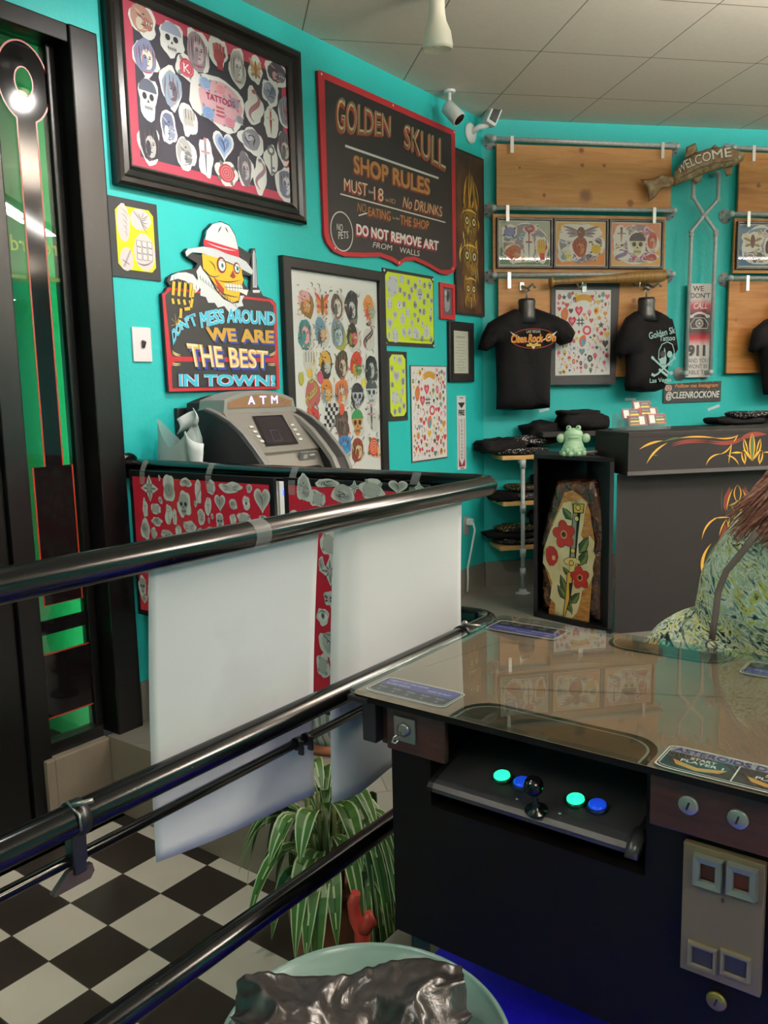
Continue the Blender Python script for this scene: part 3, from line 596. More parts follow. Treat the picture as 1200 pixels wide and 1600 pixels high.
# --- the bearded skeleton sign
S0 = lambda x, y: lp(160 + x / 4, 290 + y / 4)
def PX(pts): return [S0(*p) for p in pts]
t = thing('painted_sign', 'cut-out painted sign of a hatted skeleton with white beard above blue and gold lettering', 'sign', (XW, 2.54, 1.658))
body = PX([(352,678),(372,665),(385,640),(405,632),(385,600),(392,575),(430,550),(500,530),(560,520),(575,490),(505,445),(490,415),(510,395),(600,380),(612,335),(625,280),(665,238),(720,226),(775,250),(812,310),(828,380),(835,440),(900,500),(925,545),(915,568),(862,560),(868,620),(905,660),(912,560),(908,430),(918,395),(935,395),(945,470),(950,620),(985,690),(1045,712),(1068,742),(1092,1272),(395,1290)])
mb = MB(); mb.prism([(XW + .004, p[0], p[1]) for p in body], (.018, 0, 0), mat('1d1a1c', .5)); mb.build('board', t)
a = LArt(.0225, .45); W_ = 'd5d7d8'; GOLD, YEL, CY = 'c99a3c', 'e9b52c', '3fb9d8'
a.poly(PX([(355,680),(375,668),(388,645),(408,640),(1040,715),(1066,745),(1090,1270),(398,1288)]), 'c22430', 1)
a.poly(PX([(372,690),(392,668),(412,655),(1025,728),(1050,752),(1062,1045),(1040,1085),(1066,1105),(1072,1255),(418,1268),(412,1130),(440,1095),(408,1050)]), '19161a', 2)
a.poly(PX([(405,1070),(1062,1078),(1064,1105),(408,1100)]), 'c22430', 3)
a.poly(PX([(505,448),(497,418),(515,398),(610,385),(700,395),(800,430),(880,480),(922,535),(915,560),(840,520),(720,470),(600,425),(540,420)]), 'c9cbce', 3)
a.poly(PX([(620,345),(632,285),(668,244),(720,232),(772,255),(808,315),(825,385),(830,440),(750,420),(680,390),(615,375)]), 'd5d7d9', 4)
a.poly(PX([(612,338),(830,405),(835,452),(760,430),(690,400),(612,380)]), 'c3273a', 5)
a.curve(S0(630, 360), S0(720, 400), S0(815, 412), .005, 'e9d6d8', 6)
for p in (((700, 300), (712, 275), (722, 258)), ((765, 300), (755, 280), (745, 262))): a.curve(S0(*p[0]), S0(*p[1]), S0(*p[2]), .006, INK, 6)
a.poly(PX([(600,430),(700,455),(850,520),(852,560),(862,590),(845,640),(830,720),(790,735),(740,700),(700,660),(665,600),(640,560),(608,520)]), YEL, 5)
a.poly(PX([(672,570),(700,600),(740,650),(735,690),(700,640)]), 'b03028', 6)
for ex, ey, r in ((725, 500, 30), (820, 520, 22)):
    c = S0(ex, ey); a.ell(c[0] - .002, c[1], .024 * r / 26, .03 * r / 26, '7a2420', 6); a.ell(c[0], c[1], .017 * r / 26, .022 * r / 26, 'e4e8e0', 7); a.ell(c[0] + .002, c[1] - .002, .008, .011, '4aa79a', 8); a.ell(c[0] + .002, c[1] - .002, .004, .006, INK, 9)
a.poly(PX([(775,570),(795,530),(812,575),(795,585)]), '8c2a22', 6)
a.poly(PX([(740,615),(850,625),(858,650),(845,668),(760,655)]), 'e6e4de', 7)
for k in range(6): a.line([S0(752 + k * 18, 617), S0(758 + k * 17, 662)], .002, INK, 8)
a.line([S0(742, 638), S0(856, 645)], .002, INK, 8); a.poly(PX([(835,650),(890,655),(880,690),(832,665)]), 'e6e4de', 8)
for (p0, p1, p2) in (((640, 470), (690, 500), (680, 540)), ((615, 520), (650, 600), (720, 560)), ((690, 590), (760, 620), (850, 590)), ((640, 560), (690, 650), (780, 720)), ((700, 660), (770, 700), (840, 700)), ((700, 470), (760, 470), (850, 530))): a.curve(S0(*p0), S0(*p1), S0(*p2), .004, INK, 9)
bd = [(590,500),(565,540),(575,580),(568,620),(592,650),(590,690),(625,700),(640,735),(680,735),(700,765),(740,755),(770,795),(800,790),(830,760),(860,755),(850,725),(865,690),(840,690),(830,735),(790,740),(735,712),(690,665),(660,610),(640,570),(605,530)]
a.poly(PX(bd), W_, 6)
for k in range(14): x, y = 590 + k * 17, 560 + k * 13; a.curve(S0(x, y), S0(x - 5, y + 22), S0(x + 12, y + 40), .004, '6d7076', 7, n=5)
cf = [(400,600),(410,565),(450,548),(500,545),(545,560),(575,600),(585,650),(560,675),(540,640),(500,600),(450,585)]
a.poly(PX(cf), W_, 5)
for k in range(7): a.curve(S0(420 + k * 24, 575 + k * 8), S0(430 + k * 22, 585 + k * 9), S0(425 + k * 24, 600 + k * 9), .004, '6d7076', 6, n=4)
for k in range(4):
    x = 425 + k * 36; a.line([S0(x, 600 + k * 4), S0(x - 6, 690 + k * 5)], .019, INK, 6); a.line([S0(x, 602 + k * 4), S0(x - 6, 688 + k * 5)], .014, YEL, 7)
    a.line([S0(x - 10, 705 + k * 4), S0(x - 2, 745 + k * 3)], .017, INK, 6); a.line([S0(x - 10, 708 + k * 4), S0(x - 2, 742 + k * 3)], .0125, YEL, 7)
for (p, q2) in (((548, 650), (540, 700)), ((540, 710), (530, 765)), ((525, 770), (490, 775)), ((468, 770), (466, 830)), ((462, 842), (455, 870))): a.line([S0(*p), S0(*q2)], .018, INK, 8); a.line([S0(*p), S0(*q2)], .0128, YEL, 9)
sp = S0(440, 868)
for k in range(8): tt = math.pi * k / 4 + .2; a.line([sp, (sp[0] + .03 * math.cos(tt), sp[1] + .04 * math.sin(tt))], .003, 'f0cf6a', 10, True)
a.poly(PX([(920,640),(918,430),(926,402),(938,430),(946,640)]), 'b9bec2', 3); a.poly(PX([(918,655),(965,655),(962,672),(920,672)]), 'd9dadb', 4); a.line([S0(934, 420), S0(934, 630)], .003, INK, 4)
# lettering
def arc1(u, v):   # DON'T MESS AROUND climbs then levels
    x = 415 + u * 640; base = 1010 - 250 * min(1, u * 1.9) ** .62 + (90 * max(0, (u - .3)) if u > .3 else 0); top = base - 105 - 10 * u
    return S0(x, base + (top - base) * v)
def arc(lo, hi): return lambda u, v: S0(lo[0] + (lo[2] - lo[0]) * u + (hi[0] - lo[0]) * v * (1 - u) + (hi[2] - lo[2]) * v * u, (lo[1] + (lo[3] - lo[1]) * u) * (1 - v) + v * (hi[1] + (hi[3] - hi[1]) * u))
def dn(u, v):
    ks = [(418, 1002, 408, 905), (475, 905, 455, 850), (560, 880, 530, 800), (600, 895, 590, 790), (700, 868, 690, 770), (800, 860, 800, 768), (930, 870, 930, 780), (1058, 880, 1058, 788)]
    ds = [0]
    for p, q in zip(ks, ks[1:]): ds.append(ds[-1] + math.hypot(q[0] - p[0], q[1] - p[1]))
    tt = u * ds[-1]; i = max(j for j in range(len(ks) - 1) if ds[j] <= tt); f = (tt - ds[i]) / (ds[i + 1] - ds[i]); k = [ks[i][j] * (1 - f) + ks[i + 1][j] * f for j in range(4)]
    return S0(k[0] + (k[2] - k[0]) * v, k[1] + (k[3] - k[1]) * v)
def sh(fn, dx, dy): return lambda u, v: (fn(u, v)[0] + dx, fn(u, v)[1] + dy)
a.text("DON'T MESS AROUND", 0, 0, 1, 1, 'dff2f6', 10, .05, fn=dn); a.text("DON'T MESS AROUND", 0, 0, 1, 1, CY, 11, .025, fn=dn)
f1 = arc((640, 972, 1050, 990), (620, 885, 1050, 908)); a.text('WE ARE', 0, 0, 1, 1, '2a3a8c', 10, .05, fn=sh(f1, .008, -.009)); a.text('WE ARE', 0, 0, 1, 1, GOLD, 11, .04, fn=f1)
f2 = arc((530, 1135, 1012, 1145), (500, 985, 1012, 1035)); a.text('THE BEST', 0, 0, 1, 1, '2a3a9c', 10, .05, fn=sh(f2, .01, -.011)); a.text('THE BEST', 0, 0, 1, 1, 'd9a860', 11, .04, fn=f2); a.text('THE BEST', 0, 0, 1, 1, 'f0dcae', 12, -.005, fn=f2)
f3 = arc((455, 1258, 1058, 1256), (452, 1178, 1058, 1185)); a.text('IN TOWN!', 0, 0, 1, 1, 'b82030', 10, .07, fn=sh(f3, -.002, 0)); a.text('IN TOWN!', 0, 0, 1, 1, 'd8f2f8', 11, .05, fn=f3); a.text('IN TOWN!', 0, 0, 1, 1, CY, 12, .028, fn=f3)
for sx, x0 in ((1, 415), (-1, 1065)):
    for dy in (0, 12, 78, 90): a.curve(S0(x0, 1030 + dy), S0(x0 + sx * 15, 1056 + dy * .8), S0(x0 + sx * 55, 1058 + dy * .7), .004, 'e8cf8a', 4)
a.build('painting', t)
# --- shop rules sign
G0 = lambda x, y: lp(480 + x / 4, 80 + y / 4)
def GX(p): return [G0(*q) for q in p]
t = thing('rules_sign', 'black shield-shaped sign of house rules with a red border and hand-painted letters', 'sign', (XW, 3.86, 2.33))
sh_ = [(50,125),(62,122),(910,500),(918,1345),(905,1380),(870,1400),(820,1392),(740,1345),(660,1310),(600,1312),(560,1345),(520,1315),(440,1285),(340,1288),(220,1285),(150,1255),(108,1200),(92,1150)]
mb = MB(); mb.prism([(XW + .003, p[0], p[1]) for p in GX(sh_)], (.016, 0, 0), mat('9c1720', .45)); mb.build('board', t)
a = LArt(.0195, .5); a.poly(GX(sh_), 'b5202a', 0)
a.poly(GX([(92,180),(885,525),(896,1340),(880,1368),(820,1370),(740,1322),(660,1286),(600,1288),(560,1315),(520,1288),(440,1260),(340,1262),(230,1258),(165,1228),(130,1180),(118,1130)]), '1a1416', 1)
C1, C2, C3 = 'a33a26', 'c9b892', 'b07a44'
def gt(body, bl, br, tl_, tr, col, lv=3, bold=0.02, sh2=None):
    f = lambda u, v: G0(*[(bl[i] * (1 - u) + br[i] * u) * (1 - v) + (tl_[i] * (1 - u) + tr[i] * u) * v for i in (0, 1)])
    if sh2: a.text(body, 0, 0, 1, 1, sh2, lv - 1, bold + .03, fn=lambda u, v: (f(u, v)[0] - .008, f(u, v)[1] - .01))
    a.text(body, 0, 0, 1, 1, col, lv, bold, fn=f); return f
f = gt('GOLDEN', (165, 510), (508, 540), (165, 280), (508, 410), C2, 4, .01, C1); a.text('GOLDEN', 0, 0, 1, 1, '6e5a3c', 5, -.022, fn=f)
f = gt('SKULL', (590, 600), (850, 755), (590, 455), (850, 560), C2, 4, .01, C1); a.text('SKULL', 0, 0, 1, 1, '6e5a3c', 5, -.022, fn=f)
gt('SHOP RULES', (275, 765), (752, 905), (272, 650), (752, 802), C3, 4, .03, '6a2418')
gt('MUST', (215, 875), (360, 912), (213, 795), (360, 832), 'd3c3a6', 4, .0, '8a2c20'); gt('be', (368, 890), (398, 895), (368, 870), (398, 875), 'd3c3a6', 4, 0); gt('18', (402, 932), (460, 945), (400, 848), (460, 865), 'd3c3a6', 4, .0, '8a2c20')
gt('w/ID', (470, 942), (535, 960), (470, 915), (535, 930), 'b98a5a', 4, 0); gt('No DRUNKS', (580, 978), (828, 1038), (590, 910), (828, 975), 'd0b48c', 4, .0, '7a2c1c')
gt('NO', (296, 1005), (352, 1012), (300, 948), (352, 960), C3, 4, 0); gt('EATING', (365, 1030), (505, 1065), (365, 975), (505, 1005), C3, 4, .01, '6a2418'); gt('in the', (518, 1052), (560, 1058), (518, 1035), (560, 1042), C2, 4, 0); gt('THE SHOP', (565, 1085), (745, 1120), (565, 1025), (745, 1065), C3, 4, .01, '6a2418')
gt('DO NOT REMOVE ART', (292, 1150), (806, 1250), (290, 1080), (806, 1190), 'e6e2de', 4, .03, 'a82030'); gt('FROM', (392, 1228), (512, 1250), (400, 1195), (515, 1215), 'd9d2c8', 4, 0); gt('WALLS', (560, 1260), (685, 1285), (562, 1225), (688, 1250), 'd9d2c8', 4, 0)
gt('NO', (168, 1120), (205, 1128), (168, 1080), (205, 1085), 'd9d6d2', 4, 0); gt('PETS', (178, 1178), (240, 1172), (178, 1130), (240, 1128), 'd9d6d2', 4, 0)
for p, q2 in (((220, 595), (805, 797)), ((190, 895), (848, 1073)), ((305, 1030), (358, 1015))): a.line([G0(*p), G0(*q2)], .012 if p[0] == 220 else .007, 'dcd8d4', 3)
c = G0(200, 1130); a.ring(c[0], c[1], .088, .095, .006, 'd9d6d2', 4)
for p in ((72, 148), (520, 343), (902, 510), (158, 1234), (560, 1325), (895, 1362)): c = G0(*p); a.ell(c[0], c[1], .006, .006, 'd9c8c4', 5, n=8)
a.build('painting', t)
# --- flaming totem board
t, a = bare('flame_painting', 'tall narrow dark board painted with a golden flaming skull totem', 'painting', 4.498, 2.108, 4.846, 3.086, '1d1513', .002, .016)
m = NT('smoky_brown_paint', .4); n_ = m.noise(m.pos(scale=(1, .5, 1)), 5, 3); m.color(m.ramp(n_, [(.35, '1f1513'), (.55, '4a2d1d'), (.75, '6a4322')])); a.rect(4.51, 2.12, 4.834, 3.074, m.m, 0)
cx = 4.672; FG = ('c08a2c', 'd9a83c', '8f5f1e', 'e3bd58')
for k in range(46):
    z = 2.2 + rn.random() * .62; wd = .13 * (1 - abs(z - 2.5) * .9); x = cx + (rn.random() * 2 - 1) * wd; h = .06 + rn.random() * .14
    a.curve((x, z), (x + (rn.random() - .5) * .08, z + h * .5), (x + (rn.random() - .5) * .05 + (cx - x) * .3, z + h), .008 + rn.random() * .012, FG[k % 4], 1, n=6)
for k in range(7): x = cx - .09 + .03 * k; a.curve((x, 2.74), (x + .03 * (-1) ** k, 2.86), (cx + (x - cx) * .5, 2.93 + .06 * (3 - abs(k - 3)) / 3), .012, FG[k % 3], 2)
for cz, s_ in ((2.66, 1.0), (2.45, 1.05), (2.25, .8)):
    a.poly(blob(cx, cz, .1 * s_, .115 * s_, rn, 16, .3), '5f3f18', 3); a.poly(blob(cx, cz + .01, .08 * s_, .09 * s_, rn, 14, .35), '84601f', 4)
    for k in range(16): x, z = cx + (rn.random() - .5) * .19 * s_, cz + (rn.random() - .6) * .2; a.curve((x, z), (x + (rn.random() - .5) * .08, z + .03), (x + (rn.random() - .5) * .04, z + .07 + .04 * rn.random()), .007, FG[k % 4] if k % 3 else '2c1a0c', 4.5, n=6)
    for sx in (-1, 1): a.ell(cx + sx * .042 * s_, cz + .02, .03 * s_, .033 * s_, '3a2412', 5); a.ell(cx + sx * .042 * s_, cz + .02, .02 * s_, .023 * s_, 'd9cf9a', 6); a.ell(cx + sx * .042 * s_, cz + .02, .009 * s_, .012 * s_, '241a10', 7)
    a.poly([(cx - .012, cz - .03), (cx + .012, cz - .03), (cx, cz)], '2c1a0c', 6)
    for k in range(6): x = cx + (k - 2.5) * .018 * s_; a.line([(x, cz - .05 * s_), (x, cz - .085 * s_)], .004, '3a2412', 6)
    a.curve((cx - .08 * s_, cz + .07), (cx, cz + .1), (cx + .08 * s_, cz + .07), .012, FG[3], 6)
a.build('painting', t)
# --- tall framed flash print
ANI = [('beast', ('d9a3a6', 'c98f5a', '8a6a3c')), ('wing', ('c4504a', 'd08a4a', '7a5a2c')), ('face', ('5a5f5c', 'd0c6b6', 'b05048')), ('face', ('3a3638', 'c9c6c2', '77706a')), ('beast', ('d08a4a', '9aa58a', 'c0504a')),
       ('face', ('3f8a8c', 'dca6a0', 'b0605a')), ('beast', ('6f8fa0', 'd0a06a', '5a5a5c')), ('face', ('7f8f98', 'b5c2c8', 'a6a24a')), ('beast', ('3c3a36', 'c05a50', '8a8a3c')), ('snake', ('33302f', 'c98a8a')),
       ('hand', ('c9c6bc', 'd0b04a')), ('beast', ('cfa04a', 'b9b6ae', '3c3a36')), ('face', ('4a4a38', 'cdbfa8', 'c9706a')), ('beast', ('c23c34', '4f7a4a', 'b09a3c')), ('face', ('2a2829', 'b9b6b2', '55504c')),
       ('snake', ('a8ac4a', 'b0605a')), ('beast', ('d08438', 'cfa25a', '6f8a98')), ('face', ('d0743c', 'cfc9b0', '5f8aa8')), ('skull', ('b4b9c0', '3c3a3c')), ('skull', ('c4c6c8', '4a4a4c')),
       ('beast', ('b8423c', '4a4446', 'c9a25a')), ('flag', ('2a2829',)), ('face', ('4f4a44', '6f6258', '9a4a44')), ('skull', ('c9853c', '3f8f58')), ('dagger', ('6a6d70', 'c98a9c', '4a4a4c')),
       ('blob', ('b0b0a8', '8a8a80', '5a5a58')), ('beast', ('8f8a6a', '5a5a50', 'c9c6b0')), ('face', ('2f7fb8', '3f96cc', 'c0483c')), ('face', ('8c3a2c', 'cfb888', '6f6a3c')), ('rose', ('c8383c', '5a6a4a', 'e0b07a'))]
PXR = [[(474, 473), (501, 477), (524, 478), (547, 481), (575, 484)], [(474, 520), (500, 520), (526, 523), (549, 524), (573, 526)], [(480, 566), (506, 568), (532, 571), (555, 572), (577, 576)], [(484, 616), (508, 612), (531, 616), (556, 619), (578, 613)], [(488, 655), (513, 652), (533, 661), (556, 660), (578, 652)], [(496, 700), (515, 700), (536, 698), (557, 703), (581, 698)]]
def draw_print(a, x0, y0, x1, y1):
    a.rect(x0, y0, x1, y1, 'dcdad6', 1)
    for r in range(6):
        for c in range(5):
            k, pal = ANI[r * 5 + c]; p = lp(*PXR[r][c]); w_, h_ = .12, .163 if r < 5 else .135
            if k == 'flag':
                for i in range(5):
                    for j in range(6):
                        if (i + j) % 2 == 0: x, y = p[0] - .05 + i * .02 + j * .004, p[1] - .05 + j * .02; a.rect(x, y, x + .02, y + .02, INK, 3)
                a.line([(p[0] - .02, p[1] - .09), (p[0] + .05, p[1] - .02)], .012, '8a8a8c', 3); continue
            a.poly(blob(p[0] + .01, p[1] - .01, w_ * .42, h_ * .42, rn, 12, .5), pal[-1] if (r + c) % 3 == 0 else 'c9c5bd', 1.5)
            stk(a, p[0], p[1], w_, h_, k, pal, rn, None, 2)
            for i in range(9): q0 = (p[0] + (rn.random() - .5) * w_, p[1] + (rn.random() - .5) * h_); a.curve(q0, (q0[0] + .02, q0[1] + .02), (q0[0] + (rn.random() - .5) * .05, q0[1] + (rn.random() - .3) * .05), .0055, (pal + (INK, '8a867e'))[i % (len(pal) + 2)], 5 + i * .05, n=5)
    for px, c_ in (((531, 640), 'd05a3c'), ((498, 590), 'c0506a'), ((566, 598), 'd6c65a'), ((468, 592), 'b0b04a')): p = lp(*px); a.poly(blob(p[0], p[1], .022, .03, rn, 10, .3), c_, 6)
PB = [(0, 0), (0, .03), (.004, .034), (.05, .034), (.054, .03), (.054, .012)]
M_BFR = m_speck('satin_black_frame', '181516', '201c1d', .4, 25, spec=.3)
picture('framed_print', 'tall black-framed print of colourful tattoo animals standing behind the cash machine', 'picture', (XW, 0, 0), LY, LZ, LX, 2.945, 1.05, 3.745, 2.28, .054, PB, M_BFR, 'dcdad6', draw=draw_print)
# --- lime sheets
def lime(t, a, x0, y0, x1, y1, n, seed, big=1.0):
    r = random.Random(seed); a.poly(cham(x0, y0, x1, y1, .025), 'c9da2e', 1); pts = []
    for _ in range(4000):
        s_ = (.018 + r.random() ** 2.5 * .05) * big; x, y = x0 + s_ + r.random() * (x1 - x0 - 2 * s_), y0 + s_ + r.random() * (y1 - y0 - 2 * s_)
        if all(math.hypot(x - p[0], (y - p[1]) * .8) > (s_ + p[2]) * 1.0 for p in pts): pts.append((x, y, s_))
        if len(pts) >= n: break
    K = ('skull', 'rose', 'dagger', 'eye', 'heart', 'blob', 'wing', 'blob', 'beast', 'blob')
    for i, (x, y, s_) in enumerate(pts): stk(a, x, y, s_ * 1.8, s_ * 2.1, K[i % 10], ('bcbec4', 'a6a8b0', 'c9cbcf') if s_ > .024 else ('8b8d90', 'a0a2a5', '6a6c70'), r, 'c3c6bf', 2)
t, a = bare('flash_sheet', 'larger lime sheet of grey tattoo sketches under the rules sign', 'flash sheet', 3.755, 1.893, 4.262, 2.309, '161718')
lime(t, a, 3.775, 1.915, 4.255, 2.292, 42, 5, 1.05); a.text('You Have 2 Love it Alot Tonight', 4.0, 1.925, .235, .018, '5b6a20', 6, 0, .2)
for x, z in ((3.768, 2.295), (4.25, 2.29), (3.772, 1.906), (4.25, 1.905)): a.ell(x, z, .007, .007, 'e6e6e2', 6, n=8)
a.build('artwork', t)
t, a = bare('flash_sheet', 'narrow lime sheet of grey sketches hanging directly under the larger lime sheet', 'flash sheet', 3.768, 1.474, 3.972, 1.863, '161718')
lime(t, a, 3.8, 1.5, 3.955, 1.845, 13, 8, 1.0); a.build('artwork', t)
# --- white sheet of many small coloured tattoos (also behind the shirts on the back wall)
def confetti(a, x0, y0, x1, y1, seed):
    r = random.Random(seed); pts = []; C = ('c23a44', 'b8303c', 'd06a7a', 'c98a3c', 'd9b23c', '6f8a98', '3c3a3e', '8a8a8c', 'b0504a', '5a7a5c', '2b292c', 'd98a9a')
    a.rect(x0, y0, x1, y1, 'e3dfdd', 1); W_2 = x1 - x0
    cx = (x0 + x1) / 2; a.curve((cx - W_2 * .16, y1 - W_2 * .17), (cx, y1 - W_2 * .07), (cx + W_2 * .16, y1 - W_2 * .17), W_2 * .1, 'c9923a', 2, False); pts.append((cx, y1 - W_2 * .16, W_2 * .12))
    for px, py, k, c_ in ((.42, .76, 'heart', 'c23044'), (.45, .63, 'knot', INK), (.57, .53, 'ring', 'c23a50'), (.5, .4, 'fire', '4f8fa8'), (.16, .72, 'fire', 'c9823a'), (.3, .64, 'heart', 'c23044')):
        x, y, s_ = x0 + px * W_2, y0 + py * (y1 - y0), W_2 * .07; pts.append((x, y, s_ * 1.15))
        if k == 'heart': a.poly(heart(x, y, s_, s_ * 1.3), c_, 2); a.poly(heart(x, y, s_ * .5, s_ * .6), 'd88a98', 3)
        elif k == 'knot':
            for d in (-.4, .4): a.line([(x + d * s_, y - s_), (x + d * s_, y + s_)], s_ * .25, c_, 2); a.line([(x - s_, y + d * s_), (x + s_, y + d * s_)], s_ * .25, c_, 2)
        elif k == 'ring': a.ring(x, y, s_ * .9, s_ * .9, s_ * .5, c_, 2, 14)
        else: a.poly(blob(x, y, s_ * .9, s_ * 1.6, r, 12, .35), 'cf6a4a', 2); a.poly(blob(x, y - s_ * .3, s_ * .55, s_ * .9, r, 10, .2), c_, 3)
    for _ in range(9000):
        s_ = W_2 * (.024 + r.random() * .034); x, y = x0 + s_ * 1.4 + r.random() * (W_2 - 2.8 * s_), y0 + s_ * 1.6 + r.random() * (y1 - y0 - 3.2 * s_)
        if all(math.hypot(x - p[0], (y - p[1]) * .75) > (s_ + p[2]) * .98 for p in pts): pts.append((x, y, s_))
        if len(pts) > 125: break
    for i, (x, y, s_) in enumerate(pts[7:]):
        s_ *= 1.12
        c_ = C[r.randrange(12)]; d_ = C[r.randrange(12)]; k = i % 6
        if k == 0: a.poly(heart(x, y, s_, s_ * 1.2), c_, 2)
        elif k == 1: a.poly(star(x, y, s_ * 1.1, 5), c_, 2)
        elif k == 2: a.line([(x - s_ * .4, y - s_ * 1.2), (x + s_ * .4, y + s_ * 1.2)], s_ * .35, c_, 2, True); a.line([(x - s_ * .2, y + s_ * .5), (x + s_ * .7, y + s_ * .2)], s_ * .2, d_, 3)
        elif k == 3: a.curve((x - s_ * .5, y - s_), (x + s_ * 1.2, y), (x - s_ * .3, y + s_ * 1.1), s_ * .4, c_, 2); a.ell(x - s_ * .3, y + s_, s_ * .3, s_ * .3, d_, 3, n=8)
        elif k == 4: a.ell(x, y + s_ * .3, s_ * .7, s_ * .75, c_, 2, n=10); a.poly([(x - s_ * .5, y), (x + s_ * .5, y), (x, y - s_ * 1.2)], d_, 3)
        else: a.poly(blob(x, y, s_ * .85, s_ * 1.1, r, 9, .4), c_, 2); a.poly(blob(x, y, s_ * .4, s_ * .5, r, 8, .3), d_, 3)
t, a = bare('flash_sheet', 'white sheet of many tiny coloured tattoos, unframed, beside the fire extinguisher sign', 'flash sheet', 4.004, 1.224, 4.393, 1.788, '4a4446')
confetti(a, 4.01, 1.232, 4.388, 1.782, 21); a.build('artwork', t)
# --- small red frame, certificate, extinguisher sign, outlet
def draw_bw(a, x0, y0, x1, y1):
    a.rect(x0, y0, x1, y1, '6a6268', 1); a.poly(blob((x0 + x1) / 2, (y0 + y1) / 2 - .01, .03, .055, rn, 12, .3), 'a9a3a6', 2); a.poly(blob((x0 + x1) / 2 + .01, (y0 + y1) / 2 + .03, .016, .03, rn, 10, .3), '3a3438', 3); a.ell((x0 + x1) / 2 - .015, (y0 + y1) / 2 + .05, .014, .018, 'c9c4c6', 3)
picture('framed_photo', 'small red-framed grey photo next to the flaming totem board', 'picture', (XW, 0, 0), LY, LZ, LX, 4.323, 2.066, 4.488, 2.282, .03, [(0, 0), (0, .016), (.003, .018), (.028, .018), (.03, .008)], mat('c02a30', .4), '6a6268', draw=draw_bw)
def draw_cert(a, x0, y0, x1, y1):
    a.rect(x0, y0, x1, y1, 'cfcdbd', 1); w_ = x1 - x0; a.line([(x0 + .012, y0 + .015), (x1 - .012, y0 + .015), (x1 - .012, y1 - .015), (x0 + .012, y1 - .015), (x0 + .012, y0 + .015)], .002, '8d8b7e', 2)
    a.text('CERTIFICATE', x0 + w_ * .2, y1 - .045, w_ * .6, .014, '5a584e', 2)
    for k in range(11): a.line([(x0 + w_ * (.15 + .1 * (k % 2)), y1 - .065 - k * .018), (x1 - w_ * (.15 + .08 * (k % 3)), y1 - .065 - k * .018)], .0028, '9d9b8d', 2)
    a.ring((x0 + x1) / 2, y0 + .05, .03, .03, .003, 'a3a193', 2)
picture('framed_certificate', 'black-framed cream certificate above the fire extinguisher sign', 'certificate', (XW, 0, 0), LY, LZ, LX, 4.41, 1.69, 4.702, 2.06, .055, [(0, 0), (0, .02), (.004, .024), (.05, .02), (.055, .01)], M_BFR, 'cfcdbd', draw=draw_cert)
t = thing('extinguisher_sign', 'narrow white fire extinguisher sign with a downward arrow near the corner', 'sign', (XW, 4.567, 1.136))
MB().box((XW + .003, 4.567, 1.37), (.003, .104, .468), mat('e4e2e2', .4)).build('plate', t)
a = LArt(.0048, .4); a.poly([(4.53, 1.555), (4.604, 1.555), (4.567, 1.525)], '2a2628', 1); a.rect(4.53, 1.553, 4.604, 1.562, '2a2628', 1); a.text('FIRE', 4.53, 1.48, .074, .036, '241f22', 1, .04)
for k, ch in enumerate('EXTINGUISHER'): a.text(ch, 4.567 - (.004 if ch == 'I' else .011), 1.44 - k * .0215, .008 if ch == 'I' else .022, .0155, '241f22', 2, .0)
for x in (4.532, 4.598): a.rect(x, 1.2, x + .005, 1.462, '8c2030', 1)
a.poly([(4.53, 1.21), (4.567, 1.162), (4.604, 1.21), (4.604, 1.155), (4.53, 1.155)], '8c2030', 1); a.rect(4.545, 1.14, 4.59, 1.148, '6a6668', 1); a.rect(4.545, 1.588, 4.59, 1.594, '6a6668', 1)
a.build('lettering', t)
t = thing('wall_outlet', 'grey wall outlet low on the left wall by the shelves', 'outlet', (XW, 4.6, .69))
MB().box((XW + .004, 4.61, .765), (.007, .075, .12), mat('8d9594', .4), bev=.003).build('plate', t)
t2 = thing('power_cord', 'white plug and cord hanging from the outlet in the left wall', 'cord', (XW, 4.64, .5))
MB().box((XW + .025, 4.625, .79), (.04, .035, .04), mat('e6e6e4', .4), bev=.006).build('plug', t2)
MB().tube([(XW + .045, 4.63, .785), (XW + .06, 4.628, .74), (XW + .05, 4.60, .62), (XW + .035, 4.575, .5), (XW + .03, 4.585, .42), (XW + .03, 4.575, .335)], .006, mat('e0e0de', .5), 8).build('cord', t2)
t = tag(MB().box((XW + .012, 2.4, 1.47), (.024, .24, .24), mat('17171a', .5), bev=.004).build('wall_box'), 'flat black box on the left wall beside the cash machine', 'box')
# ================================================================== BACK WALL: pipe racks, boards, pictures, shirts
def BArt(off=.01, rough=.6): return Art(KB + NB * off, UB, ZV, NB, rough)
def tube_s(mb, s0, s1, o, z0, z1, r, m): mb.tube([BP(s0, o, z0), BP(s1, o, z1)], r, m, 12)
FLG = [(.048, 0), (.048, .006), (.026, .01), (.024, .03), (.0, .03)]
def pipe(label, s0, s1, z0, z1, tabs, wood):
    t = thing('pipe_rail', label, 'pipe rail', BP((s0 + s1) / 2, 0, z0), 0, None); o = .075
    mb = MB(); mb.tube([BP(s0, o, z0), BP(s1, o, z1)], .0135, M_GALV).build('pipe', t)
    for s, z in ((s0, z0), (s1, z1)):
        mb = MB(); mb.lathe(FLG, BP(s, 0, z), M_GALV, 24, NB).tube([BP(s, .01, z), BP(s, o, z)], .017, M_GALV).ball(BP(s, o, z), .021, M_GALV)
        for k in range(4): tt = math.pi / 4 + math.pi / 2 * k; mb.ball(BP(s, .007, z) + (UB * math.cos(tt) + ZV * math.sin(tt)) * .036, .006, mat('5a5c5e', .4, .6), 8)
        mb.build('wall_flange', t)
    for s in tabs: MB().box(BP(s, o + .016, z0 + (z1 - z0) * (s - s0) / (s1 - s0) - .035), (.022, .004, .1), mat('d8d6d2', .3, .6), AB).build('strap', t)
    return t
